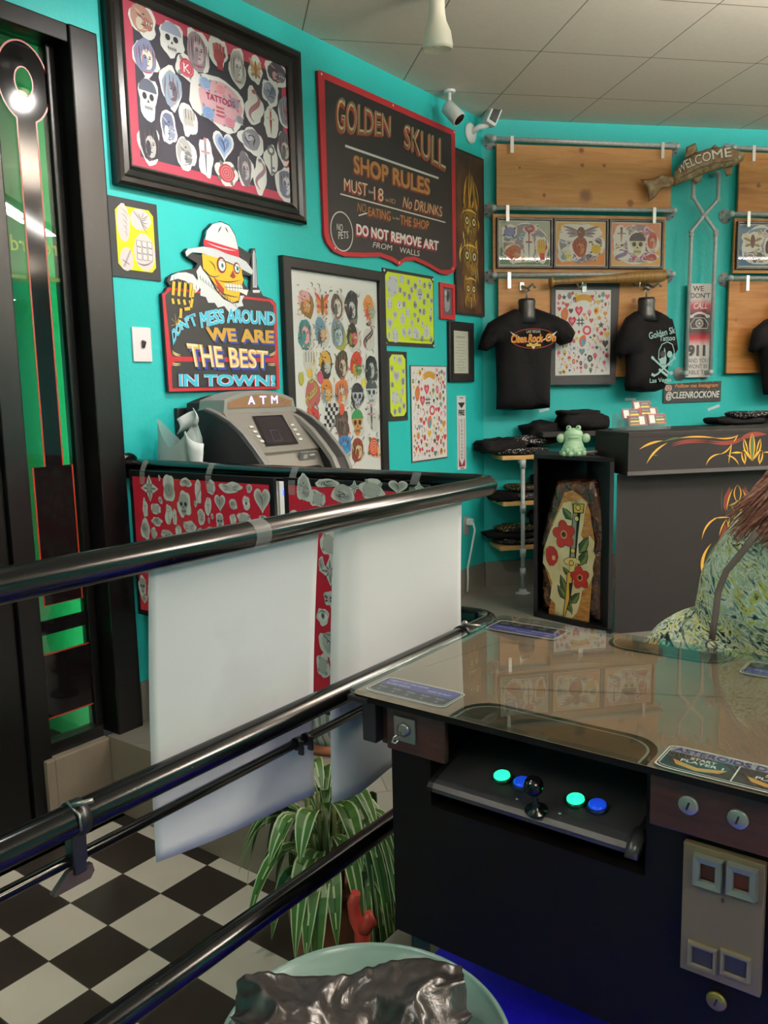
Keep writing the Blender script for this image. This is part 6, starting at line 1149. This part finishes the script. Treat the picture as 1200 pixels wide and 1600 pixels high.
folded('folded white-speckled black shirt lowest on the bottom shelf', .2, .15, .65, (.36, .23, .05), MPR[2], 7); folded('folded plain black shirt jutting from the bottom shelf pile', .15, .15, .69, (.38, .24, .05), M_BLKT, 8, -.1); folded('folded shirt with gold lettering on top of the bottom shelf', .2, .15, .73, (.34, .22, .04), MPR[1], 9); folded('crumpled black shirt at the back of the bottom shelf', .4, .12, .78, (.22, .18, .1), M_BLKT, 10)
# back ledge behind the counter with more shirts
tag(MB().prism([BP(.3, .02, 1.33), BP(4.4, .02, 1.33), BP(4.4, .3, 1.33), BP(.3, .3, 1.33)], (0, 0, .03), M_CHAR).build('wall_shelf'), 'dark shelf board along the back wall behind the counter', 'shelf')
folded('folded black shirt pile behind the frog, at the wall', .62, .2, 1.42, (.34, .24, .12), M_BLKT, 21); folded('black shirt folded on top of the pile left of the card rack', .58, .2, 1.475, (.26, .2, .04), M_BLKT, 22)
folded('folded black shirt on the counter ledge below the handle sign', 1.75, .2, 1.39, (.4, .24, .06), M_BLKT, 23); folded('folded black shirt with pale print on the ledge below the handle sign', 1.86, .2, 1.43, (.34, .22, .05), MPR[0], 24); folded('black shirt pile at the right edge of the ledge', 2.2, .2, 1.42, (.3, .24, .11), M_BLKT, 25)
# ================================================================== ARCADE TABLE
GX0, GX1, GY0, GY1, GZ = -1.026, -.168, 1.232, 1.877, 1.05
t = thing('arcade_table', 'black and mahogany cocktail arcade table with a glass top and lit buttons', 'arcade table', ((GX0 + GX1) / 2, 1.55, ZU))
mh = NT('mahogany', .4); n_ = mh.noise(mh.pos(scale=(1, 1, .15)), 10, 4, .6, .8); mh.color(mh.ramp(n_, [(.3, '2a120e'), (.6, '42201a'), (.8, '55291f')])); M_MAH = mh.m
M_CAB = m_speck('black_vinyl_cabinet', '080605', '0c0908', .6, 25, spec=.15)
def rect_loop(x0, y0, x1, y1, r, n=5):
    o = []
    for cx, cy, a0 in ((x1 - r, y1 - r, 0), (x0 + r, y1 - r, 90), (x0 + r, y0 + r, 180), (x1 - r, y0 + r, 270)):
        for k in range(n + 1): tt = math.radians(a0 + 90 * k / n); o.append((cx + r * math.cos(tt), cy + r * math.sin(tt)))
    return o
MB().prism([(x, y, GZ - .009) for x, y in rect_loop(GX0, GY0, GX1, GY1, .02)], (0, 0, .009), M_TABLEG).build('glass_top', t)
un = NT('brown_underlay', .35); n_ = un.noise(un.pos(), 5, 4); un.color(un.ramp(n_, [(.3, 'ad8174'), (.7, 'c29587')]))
MB().prism([(x, y, GZ - .024) for x, y in rect_loop(GX0 + .006, GY0 + .006, GX1 - .006, GY1 - .006, .02)], (0, 0, .012), un.m, M_CAB).build('table_top', t)
a = Art((0, 0, GZ - .0118), (1, 0, 0), (0, 1, 0), (0, 0, 1), .35)
def cut(x0, x1, y0, y1, up):
    r = .06; pts = []
    if up: pts = [(x0, y0)] + [(x0 + r - r * math.cos(k * math.pi / 12), y1 - r + r * math.sin(k * math.pi / 12)) for k in range(7)] + [(x1 - r + r * math.sin(k * math.pi / 12), y1 - r + r * math.cos(k * math.pi / 12)) for k in range(7)] + [(x1, y0)]
    else: pts = [(x0, y1)] + [(x0 + r - r * math.cos(k * math.pi / 12), y0 + r - r * math.sin(k * math.pi / 12)) for k in range(7)] + [(x1 - r + r * math.sin(k * math.pi / 12), y0 + r - r * math.cos(k * math.pi / 12)) for k in range(7)] + [(x1, y1)]
    a.poly(pts, '17110f', 1); cx, cy = (x0 + x1) / 2, (y0 if up else y1); q = [(cx + (x - cx) * .93, cy + (y - cy) * .84) for x, y in pts]; a.poly(q, '4a3830', 2); a.line(q, .004, 'a09a92', 3)
cut(-.79, -.42, GY0 + .008, 1.345, True); cut(-.72, -.44, 1.79, GY1 - .008, False)
a.line([(-.98, 1.45), (-.93, 1.7), (-.72, 1.72)], .003, '6a5a52', 1); a.line([(-.78, 1.42), (-.5, 1.56), (-.25, 1.68)], .003, '6f6058', 1)
a.build('underlay_art', t)
a = Art((0, 0, GZ - .0105), (1, 0, 0), (0, 1, 0), (0, 0, 1), .4); NV = '4a4590'
def decal(x0, y0, x1, y1, flip, start=False):
    sx, ww, hh = (-1 if flip else 1), x1 - x0, y1 - y0; cx, cy = (x0 + x1) / 2, (y0 + y1) / 2
    Z = lambda u, v: (cx + sx * (u - .5) * ww, cy + sx * (v - .5) * hh)
    rot = math.pi if flip else 0; rl = [Z(.5 + (x - .5), y) for x, y in rect_loop(0, 0, 1, 1, .12)]; a.poly(rl, 'dcd6d0', 4); a.poly([(cx + (x - cx) * .975, cy + (y - cy) * .93) for x, y in rl], '17141a', 5); a.line([(cx + (x - cx) * .95, cy + (y - cy) * .87) for x, y in rl + rl[:1]], .0016, 'dcd6d0', 6)
    def tx(s_, u, v, w_, h_, c): p = Z(u, v); a.text(s_, p[0], p[1], w_ * ww, h_ * hh, c, 7, .02, rot=rot)
    if start:
        a.poly([Z(.03, .7), Z(.97, .7), Z(.97, .93), Z(.03, .93)], '8f8a94', 6); tx('ASTEROIDS DELUXE', .05, .72, .9, .19, '33276e')
        for k, w in enumerate(('1', '2')):
            u = .07 + .48 * k; a.poly([Z(u, .1), Z(u + .4, .1), Z(u + .4, .66), Z(u, .66)], '231d1c', 6); tx('START', u + .12, .52, .17, .1, 'e6e0da'); tx('PLAYER ' + w, u + .07, .38, .28, .1, 'e6e0da')
            a.poly([Z(u + .02, .4), Z(u + .2, .25), Z(u + .38, .4), Z(u + .34, .22), Z(u + .2, .12), Z(u + .06, .22)], 'c0883c', 7)
        a.poly([Z(.495, .05), Z(.505, .05), Z(.505, .7), Z(.495, .7)], 'dcd6d0', 7)
    else:
        a.poly([Z(.05, .5), Z(.95, .5), Z(.95, .9), Z(.05, .9)], NV, 6); tx('OBJECT OF THE GAME', .08, .72, .5, .1, 'b9b4d6'); tx('SCORE POINTS', .1, .56, .3, .1, 'b9b4d6'); tx('HOW TO PLAY', .62, .6, .28, .1, 'b9b4d6')
        for k in range(5): u = .06 + .18 * k; a.poly([Z(u, .12), Z(u + .155, .12), Z(u + .155, .46), Z(u, .46)], '2b2a33', 6); tx('PUSH', u + .03, .32, .1, .07, '9a98a6'); a.poly([Z(u + .05, .16), Z(u + .1, .16), Z(u + .075, .28)], '77758a', 7)
decal(-1.005, 1.262, -.815, 1.352, False); decal(-1.018, 1.768, -.825, 1.862, True); decal(-.41, 1.76, -.2, 1.853, True); decal(-.412, 1.242, -.18, 1.335, False, True)
a.build('instruction_decal', t)
MB().box((-.5725, 1.5625, .672), (.765, .555, .30), M_CAB).box((-.908, 1.5625, .922), (.094, .555, .2), M_CAB).box((-.312, 1.5625, .922), (.244, .555, .2), M_CAB).box((-.597, 1.65, .922), (.56, .38, .2), M_CAB).build('cabinet_body', t)
for x0, x1 in ((-.955, -.817), (-.424, -.19)): MB().box(((x0 + x1) / 2, 1.277, .975), (x1 - x0, .014, .1), M_MAH, bev=.003).build('apron', t)
MB().box((-.965, 1.55, .978), (.02, .54, .1), M_MAH, bev=.003).box((-.965, 1.86, .978), (.02, .02, .1), M_MAH).build('apron', t)
MB().box((-.988, 1.27, .985), (.034, .03, .10), mat('131214', .4), bev=.003).box((-1.0, 1.26, 1.028), (.05, .05, .012), mat('131214', .4), bev=.002).build('corner_bracket', t)
for x, y in ((-.93, 1.34), (-.27, 1.34), (-.93, 1.8), (-.27, 1.8)): MB().lathe([(.025, 0), (.025, .012), (.012, .015), (.012, .16)], (x, y, ZU), mat('17171a', .4), 16).tube([(x, y, ZU + .01), (x, y, .53)], .02, mat('17171a', .4), 12).build('foot', t)
# control panel
pp_ = [(1.455, .922), (1.33, .895), (1.29, .886), (1.272, .88), (1.265, .872), (1.267, .863), (1.285, .857), (1.455, .85)]
M_PAN = m_speck('black_textured_metal', '2f2f31', '39393b', .42, 200)
cpn = MB().prism([(-.845, y, z) for y, z in pp_], (.39, 0, 0), M_PAN).build('control_panel', t, .003)
MB().prism([(-.455, y, z) for y, z in pp_], (.014, 0, 0), M_BLACKM).tube([(-.448, 1.30, .889), (-.448, 1.266, .878), (-.448, 1.256, .862)], .012, mat('2b2b2e', .3), 12).build('end_cap', cpn); MB().prism([(-.857, y, z) for y, z in pp_], (.012, 0, 0), M_BLACKM).build('end_cap', cpn)
def onp(px, py): return isect((px, py), (0, 1.33, .895), Vector((0, -.216, 1)).normalized())
NP = Vector((0, -.216, 1)).normalized()
for (px, py), c, em, nm in (((785, 1218), '1fe890', 2.2, 'green'), ((816, 1228), '1848d8', .55, 'blue'), ((900, 1255), '1fe890', 2.2, 'green'), ((934, 1264), '1848d8', .55, 'blue')):
    p = onp(px, py); b = MB().lathe([(.019, 0), (.019, .007), (.016, .009), (.016, .004)], p, mat('0c1a3a' if nm == 'blue' else '0a2a1a', .3), 20, NP, caps=False).build('button', cpn); b['label'] = 'glowing ' + nm + ' button'
    MB().lathe([(.0157, .004), (.0157, .011), (.012, .0138), (.0, .0145)], p, mat(c, .3, emit=em), 20, NP).build('button_cap', b)
p = onp(838, 1266); j = MB().lathe([(.021, 0), (.021, .002), (.0075, .004), (.006, .022), (.0055, .042)], p, mat('0e0e10', .2), 20, NP).build('joystick', cpn); MB().ball(p + NP * .052, .018, mat('09090b', .12), 20).build('ball_knob', j)
for px in ((808, 1248), (875, 1271)): MB().ball(onp(*px), .0042, mat('b9b9ba', .25, .8), 8, (1, 1, .5)).build('screw', cpn)
FY = 1.27
lk = MB().box((-.908, FY - .002, .975), (.05, .006, .05), mat('8c8a86', .35, .7), bev=.001).build('lock_plate', t); MB().lathe([(.014, 0), (.014, .006), (.009, .008)], (-.908, FY - .004, .977), mat('9c9a95', .3, .8), 18, (0, -1, 0)).tube([(-.912, FY - .012, .972), (-.918, FY - .026, .965), (-.921, FY - .028, .956), (-.914, FY - .026, .953), (-.91, FY - .02, .962)], .0025, mat('a8a6a0', .25, .9), 8).build('key', lk)
def lock(x, z, c, y=FY): 
    o = MB().lathe([(.0165, 0), (.016, .003), (.0135, .005), (.0, .005)], (x, y, z), mat(c, .35, .6), 22, (0, -1, 0)).build('lock', t); MB().box((x, y - .0055, z), (.003, .002, .013), mat('1a1816', .5), Matrix.Rotation(.3, 3, 'Y')).build('keyhole', o)
lock(-.362, .976, '9f9c94'); lock(-.288, .975, '9f9c94'); lock(-.312, .652, '8f7a3c', 1.279)
cdoor = MB().box((-.307, 1.275, .803), (.122, .014, .22), mat('6d5d46', .5, .1), bev=.002).build('coin_door', t)
for x, z, c in ((-.328, .876, '2e0a0c'), (-.278, .878, '430a0c')):
    b = MB(); moulding(b, (x, 1.268, z), (1, 0, 0), (0, 0, 1), (0, -1, 0), -.023, -.026, .023, .026, [(0, 0), (.002, .012), (.011, .010), (.012, .004)], mat('6f736b', .4, .1)); o = b.build('coin_slot', cdoor); o['label'] = 'grey coin slot with a dark red window'; MB().box((x, 1.267, z), (.024, .004, .03), mat(c, .2, emit=0)).build('slot_window', o)
for x, z in ((-.333, .727), (-.283, .733)):
    b = MB(); moulding(b, (x, 1.268, z), (1, 0, 0), (0, 0, 1), (0, -1, 0), -.0235, -.022, .0235, .022, [(0, 0), (.002, .006), (.006, .006), (.008, .001)], mat('7a6e58', .4, .1)); o = b.build('coin_return', cdoor); MB().box((x, 1.267, z), (.03, .003, .028), mat('2a2826', .4)).build('return_flap', o)
MB().ball((-.305, 1.267, .835), .003, mat('3a342a', .5), 8).build('screw', cdoor)
# ================================================================== MAT, STOOL, BAG
mm = NT('blue_mat', .6); n_ = mm.noise(mm.pos(), 60, 2); mm.color(mm.ramp(n_, [(.3, '1e04f0'), (.7, '260cff')])); mm.bump(n_, .1, .002)
tag(MB().box((-.4, 1.12, ZU + .004), (1.2, 1.0, .008), mm.m).build('floor_mat'), 'bright blue floor mat under the arcade table front and the stool', 'floor mat')
sc, sr, sz = Vector((-.651, .798, 0)), .199, .75
TEALS = mat('718d85', .3, .0, .5, coat=.3)
t = thing('round_stool', 'round pale teal metal stool with a raised rim, in front of the arcade table', 'stool', (sc.x, sc.y, ZU + .008))
MB().lathe([(0, sz - .004), (sr - .006, sz - .004), (sr - .005, sz + .004), (sr, sz + .007), (sr + .004, sz + .003), (sr + .004, sz - .028), (sr - .004, sz - .03), (0, sz - .02)], sc, TEALS, 72).build('seat', t)
for k in range(4):
    t_ = math.pi / 4 + math.pi / 2 * k; d = Vector((math.cos(t_), math.sin(t_), 0)); MB().tube([sc + d * .14 + ZV * (sz - .03), sc + d * .185 + ZV * (ZU + .009)], .011, TEALS, 12).build('leg', t)
MB().tube([sc + Vector((.165 * math.cos(x), .165 * math.sin(x), .5)) for x in [2 * math.pi * k / 32 for k in range(33)]], .008, TEALS, 10).build('foot_ring', t)
bg = NT('black_bin_liner', .28, 0, .5); n_ = bg.noise(bg.pos(), 30, 3, .6, 1.5); bg.color(bg.ramp(n_, [(.3, '1d1a19'), (.7, '302c2a')])); bg.bump(n_, .25, .006)
b0, b1 = onz(375, 1560, .775), onz(722, 1535, .785); ux_ = (b1 - b0); L_ = ux_.length; ux_.normalize(); ny_ = Vector((ux_.y, -ux_.x, 0)); br = random.Random(11)
from mathutils import noise as mnoise
def bag(u, v):
    rg = lambda s_, o: 1 - 2 * abs(mnoise.noise(Vector((u * s_ * 1.6 + o, v * s_ + o * .7, o))))
    n = .75 * rg(2.2, 1.3) + .28 * rg(4.6, 4.1) + .05 * rg(10.0, 7.7) - .4
    ed = mnoise.noise(Vector((u * 22, 3.3, 0))) * .006 * max(0, 1 - v * 8) + mnoise.noise(Vector((u * 5, 1.3, 0))) * .01 * max(0, 1 - v * 3)
    out = math.sin(min(1, v * 1.1) * math.pi * .55); top = .036 + .012 * math.sin(u * 9) + .02 * math.exp(-((u - .62) / .2) ** 2)
    return b0 + ux_ * (u * L_ + .012 * mnoise.noise(Vector((v * 6, u * 3, 2)))) + ny_ * (.16 * out * (1 - .5 * abs(2 * u - 1) ** 3) + n * .012) + ZV * (sz + .014 - b0.z + top * (1 - v ** 1.4) + n * .038 * math.sin(math.pi * min(1, v * .9 + .1)) * (1 - .3 * v) + ed)
MBg = MB(); MBg.sheet(bag, 90, 60, bg.m, True)
def bagb(u, v): p = bag(u, 0); return p + ny_ * (.006 * v) + ZV * ((sz - .002 - p.z) * v)
MBg.sheet(bagb, 90, 4, bg.m, True)
tag(MBg.build('plastic_bag'), 'crumpled shiny black plastic bag lying on the teal stool', 'plastic bag')
# ================================================================== PLANT, POT, VASE
pc = Vector((-1.47, 1.66, 0)); TER = mat('9a5a3c', .6)
LFG, LFE, LFD = mat('3f6427', .4), mat('b9c196', .45), mat('29471d', .4)
t = thing('potted_plant', 'potted plant with long arching green leaves striped in cream, below the railing', 'plant', pc)
MB().lathe([(.085, 0.0), (.1, .03), (.125, .22), (.135, .225), (.135, .26), (.12, .262), (.115, .23), (0, .22)], pc, TER, 32).build('pot', t)
pr_ = random.Random(5); lf = MB()
def leafblade(p, az, L, w, up, droop):
    d = Vector((math.cos(az), math.sin(az), 0)); s_ = Vector((-d.y, d.x, 0)); n = 9; rows = []; tw = (pr_.random() - .5) * .8
    for i in range(n + 1):
        u = i / n; c = p + d * (L * (u - .12 * u * u) * (1 - .25 * droop * u)) + ZV * (up * math.sin(min(1, u * 1.6) * math.pi / 2) - droop * L * u ** 2.2 * 1.05)
        c.x = min(c.x, -1.165) if c.z < .66 else min(c.x, -1.165); c.y = min(c.y, 1.838); c.z = max(c.z, .02)
        ww = w * max(.04, math.sin(math.pi * min(1, (u * .93 + .07))) ** .7); s2 = (s_ * math.cos(tw * u) + ZV * math.sin(tw * u)); rows.append([c + s2 * ww * k + ZV * abs(k) * ww * .35 for k in (-1, -.82, -.12, .12, .82, 1)])
    for i in range(n):
        for k, m in enumerate((LFE, LFG, LFE if pr_.random() < .6 else LFD, LFG, LFE)): lf.add([rows[i][k], rows[i][k + 1], rows[i + 1][k + 1], rows[i + 1][k]], [(0, 1, 2, 3)], m, True)
for k in range(54):
    az = pr_.random() * 2 * math.pi; h = .26 + .26 * pr_.random(); L = .17 + .14 * pr_.random(); leafblade(pc + Vector((.05 * math.cos(az), .05 * math.sin(az), h)), az, L, .021 + .01 * pr_.random(), .05 + .07 * pr_.random(), .5 + .6 * pr_.random())
for k in range(26): az = -.9 + pr_.random() * 1.1; leafblade(pc + Vector((.1, -.0 + .06 * pr_.random(), .3 + .2 * pr_.random())), az, .24 + .12 * pr_.random(), .018, .04, 1.0 + .4 * pr_.random())
lf.build('leaves', t, weld=False)
sm = MB()
for k in range(7): az = k * .9; sm.tube([pc + Vector((.04 * math.cos(az), .04 * math.sin(az), .22)), pc + Vector((.055 * math.cos(az), .055 * math.sin(az), .5))], .007, mat('5f6a36', .6), 8)
sm.build('stem', t)
q = lambda px, py: ony(px, py, 1.5)
tag(MB().tube([(q(563, 1455)).x * ZV * 0 + Vector((q(563, 1455).x, 1.5, .0)), q(566, 1455), q(556, 1435), q(552, 1412), q(556, 1395)], [.02, .02, .018, .016, .012], mat('b5382e', .35), 12).tube([q(566, 1455), q(578, 1440), q(575, 1425)], [.018, .018, .01], mat('b5382e', .35), 12).build('red_ornament'), 'glossy red curved ornament among the drooping leaves of the plant', 'ornament')
vm = NT('swirled_glaze', .3); wv = vm.n('ShaderNodeTexWave', i_Vector=vm.pos(), i_Scale=9.0, i_Distortion=6.0, i_Detail=2.0); vm.color(vm.ramp(wv.outputs[1], [(.2, '8f9290'), (.45, 'd9dad6'), (.8, 'c9cac6')]))
vc = ony(522, 1140, 2.3); vc.z = ZU
t = thing('glazed_urn', 'white and grey swirled urn behind the railing, above the plant', 'urn', vc)
MB().lathe([(.07, 0), (.085, .02), (.12, .14), (.125, .2), (.1, .29), (.07, .33), (.075, .36), (.06, .36), (.055, .33), (.0, .32)], vc, vm.m, 32).build('urn_body', t); MB().lathe([(.09, .0), (.12, .0), (.125, .015), (.1, .03)], vc, TER, 32, caps=False).build('saucer', t)
# ================================================================== PERSON
def skin(name, verts, edges, m, parent, sub=2, root=0):
    me = bpy.data.meshes.new(name); inv = world_of(parent).inverted(); me.from_pydata([inv @ Vector(v[:3]) for v in verts], edges, []); o = bpy.data.objects.new(name, me); link(o); o.parent = parent
    s_ = o.modifiers.new('skin', 'SKIN'); s_.use_smooth_shade = True
    for i, v in enumerate(verts): me.skin_vertices[0].data[i].radius = (v[3], v[4] if len(v) > 4 else v[3]); me.skin_vertices[0].data[i].use_root = i == root
    sb = o.modifiers.new('sub', 'SUBSURF'); sb.levels = sb.render_levels = sub; me.materials.append(m); return o
M_SKIN = mat('c08f78', .5); 
HP = Vector((-.43, 2.27, .80))
t = thing('person', 'seated person in a yellow and teal leafy patterned dress, leaning over the arcade table', 'person', (HP.x, HP.y, ZU))
SPN = [(-.43, 2.27, .80, .12), (-.40, 2.26, .93, .12), (-.39, 2.24, 1.06, .115), (-.34, 2.22, 1.18, .12), (-.25, 2.19, 1.27, .075), (-.16, 2.16, 1.32, .05), (-.10, 2.13, 1.38, .062), (-.08, 2.11, 1.45, .078), (-.075, 2.105, 1.5, .06)]
V = list(SPN); E_ = [(i, i + 1) for i in range(8)]
def chain(st, pts):
    p = st
    for q in pts: V.append(q); E_.append((p, len(V) - 1)); p = len(V) - 1
    return p
for s_ in (-1, 1):
    off = Vector((-.11, .15, 0)) * s_ if s_ > 0 else Vector((.05, -.12, 0))
    chain(0, [(-.36, 2.25 + .09 * s_, .79, .09), (-.05, 2.22 + .07 * s_, .78, .08), (.05, 2.2 + .075 * s_, .74, .06), (.06, 2.2 + .08 * s_, .58, .052), (.05, 2.2 + .08 * s_, .38, .036), (.09, 2.19 + .08 * s_, .345, .034), (.19, 2.17 + .09 * s_, .335, .026)])
HANDS = []
for s_ in (-1, 1):
    y0 = 2.2 + .15 * s_
    e = chain(3, [(-.3, y0, 1.19, .062), (-.14, y0 - .05, 1.02, .044), (-.08, y0 - .1, .98, .038), (.02, 1.98 + .1 * s_ - .06, 1.07, .027), (.07, 1.93 + .1 * s_ - .06, 1.075, .026), (.12, 1.89 + .1 * s_ - .06, 1.072, .022)]); HANDS.append((e, s_))
for e, s_ in HANDS:
    b = Vector(V[e][:3]); d = Vector((.75, -.6, 0)); n2 = Vector((.6, .75, 0))
    for k, (L, o) in enumerate(((.055, -.028), (.066, -.01), (.062, .009), (.048, .027))): p = b + n2 * o; chain(e, [tuple(p + d * .012 - ZV * .002) + (.0085,), tuple(p + d * (.012 + L * .5) + ZV * .004) + (.0078,), tuple(p + d * (.012 + L) - ZV * .01) + (.0065,)])
    w_ = len(V) - 14; chain(e, [tuple(b - d * .02 + n2 * .035 * s_) + (.0095,), tuple(b + d * .018 + n2 * .055 * s_ - ZV * .004) + (.0078,)])
skin('body', V, E_, M_SKIN, t, 2)
hc_ = Vector((-.075, 2.105, 1.455)); fdir = Vector((.86, -.5, -.12)).normalized(); fs_ = Vector((.5, .86, 0)).normalized(); RFc = Matrix((fs_, fdir, fs_.cross(fdir))).transposed()
MB().ball(hc_ + fdir * .02, .098, M_SKIN, 24, (.82, .92, 1.18), RFc).tube([hc_ + fdir * .108 + ZV * .02, hc_ + fdir * .128 - ZV * .012, hc_ + fdir * .11 - ZV * .022], [.01, .015, .012], M_SKIN, 10).build('head', t)
for s_ in (-1, 1): MB().ball(hc_ + fdir * .098 + fs_ * .034 * s_ + ZV * .024, .013, mat('e6e2dc', .3), 12).ball(hc_ + fdir * .108 + fs_ * .035 * s_ + ZV * .024, .007, mat('33261e', .3), 10).build('eye', t); MB().ball(hc_ + fs_ * .083 * s_, .02, M_SKIN, 10, (.5, .7, 1.3), RFc).build('ear', t)
MB().ball(hc_ + fdir * .098 - ZV * .055, .02, mat('9a4a48', .4), 12, (1.1, .5, .35), RFc).build('mouth', t)
dr = NT('leafy_print_cloth', .8, 0, .2); pv = dr.pos(rot=(.3, .5, .2), scale=(1, 1, .45)); n1 = dr.noise(pv, 11, 3, .6, 2.2); n2_ = dr.noise(pv, 20, 3, .6, 2.5); n3 = dr.noise(dr.pos(), 7, 2)
c1 = dr.ramp(n1, [(.35, '24302d'), (.41, '6d9a98'), (.47, 'eeefd2'), (.53, '98bcb2'), (.59, 'dcd45a'), (.66, '4a655a')]); c2 = dr.ramp(n2_, [(.38, '151a18'), (.44, '6f948e'), (.52, 'f0f1da'), (.6, 'cfcf5c'), (.66, '1f2724')]); dr.color(dr.mix(dr.ramp(n3, [(.45, '000000'), (.55, 'ffffff')]), c1, c2)); dr.bump(dr.noise(dr.pos(), 12, 3), .5, .03)
def cloth(name, pieces):
    mb = MB()
    for path in pieces:
        pts, rs = [], []
        for a_, b_ in zip(path, path[1:]):
            for k in range(4): u = k / 4; pts.append(Vector(a_[:3]).lerp(Vector(b_[:3]), u)); rs.append(a_[3] * (1 - u) + b_[3] * u)
        mb.tube(pts + [Vector(path[-1][:3])], rs + [path[-1][3]], dr.m, 28); mb.ball(Vector(path[0][:3]), path[0][3] * .99, dr.m, 24)
        mb.ball(Vector(path[-1][:3]), path[-1][3] * .9, dr.m, 20)
    o = mb.build(name, t, weld=False); r_ = o.modifiers.new('remesh', 'REMESH'); r_.mode = 'VOXEL'; r_.voxel_size = .014; r_.use_smooth_shade = True
    s_ = o.modifiers.new('smooth', 'SMOOTH'); s_.factor = .5; s_.iterations = 8; return o
cloth('dress', [[(-.45, 2.25, .9, .19), (-.44, 2.25, 1.0, .2), (-.415, 2.24, 1.1, .21), (-.37, 2.22, 1.2, .195), (-.3, 2.2, 1.275, .145), (-.22, 2.175, 1.33, .095), (-.18, 2.165, 1.355, .065)]] + [[(-.31, 2.2 + .13 * s_, 1.19, .1), (-.24, 2.17 + .15 * s_, 1.09, .09), (-.17, 2.15 + .15 * s_, 1.03, .075)] for s_ in (-1, 1)])
cloth('skirt', [[(-.555, 2.22, .82, .245), (-.38, 2.24, .81, .24), (-.2, 2.24, .79, .2), (0, 2.22, .76, .17), (.07, 2.2, .68, .16), (.07, 2.2, .55, .16)]])
hm = NT('auburn_hair', .5); n_ = hm.noise(hm.pos(scale=(1, 1, .3)), 30, 3); hm.color(hm.ramp(n_, [(.3, '7d4a3e'), (.55, 'b8786a'), (.75, 'd99a8c')]))
HB = MB(); hr = random.Random(4); HB.ball(hc_ - fdir * .012 + ZV * .02, .112, hm.m, 24, (.9, .95, 1.12), RFc)
for k in range(280):
    a0 = hr.random() * 1.8 - .9; st = hc_ - fdir * (.07 + .03 * hr.random()) + fs_ * (.1 * math.sin(a0)) + ZV * (.02 + .08 * hr.random()); en = Vector((-.505 + .17 * hr.random(), 1.97 + .1 * hr.random(), 1.265 + .085 * hr.random())); md = st.lerp(en, .55) + Vector((0, -.02, .05 + .04 * hr.random())); ky = Vector((hr.random() - .5, hr.random() - .5, hr.random() - .5)) * .02
    HB.tube([st, st.lerp(md, .55) + ZV * .01, md + ky, md.lerp(en, .6) + ky, en], [.005, .006, .006, .004, .001], hm.m, 5)
HB.build('hair', t)
sp0 = [((1182, 832), 1.97), ((1160, 862), 1.975), ((1135, 892), 1.98), ((1122, 925), 1.985), ((1118, 960), 1.98), ((1112, 1000), 1.97)]
SPP = [ony(p[0], p[1], y) for p, y in sp0]
t2 = thing('shoulder_bag', 'grey-brown bag strap with a metal ring crossing the patterned dress', 'bag', (-.45, 2.0, ZU))
MB().tube(SPP, .008, mat('6f5f5a', .6), 10, flat=(1, .35)).build('strap', t2)
e = SPP[-1]; MB().tube([e + Vector((.012 * math.cos(x), 0, .012 * math.sin(x) - .012)) for x in [2 * math.pi * k / 16 for k in range(17)]], .003, mat('b5a99a', .3, .8), 8).tube([e - ZV * .022, e - ZV * .05], [.008, .006], mat('8a8078', .3, .8), 10).build('clasp', t2)
MB().box((e.x + .03, 1.925, .84), (.24, .05, .18), mat('5a4a46', .6), bev=.02).build('bag_body', t2)
t3 = thing('seat_stool', 'dark low stool carrying the person in the patterned dress, mostly hidden by the table', 'stool', (-.36, 2.27, ZU))
MB().lathe([(0, .535), (.19, .535), (.2, .54), (.2, .575), (.19, .588), (0, .588)], (-.4, 2.25, 0), mat('252224', .5), 32).build('seat', t3)
for k in range(4): d = Vector((math.cos(k * math.pi / 2 + .7), math.sin(k * math.pi / 2 + .7), 0)); MB().tube([Vector((-.4, 2.25, .54)) + d * .14, Vector((-.4, 2.25, ZU)) + d * .18], .014, mat('252224', .5)).build('leg', t3)
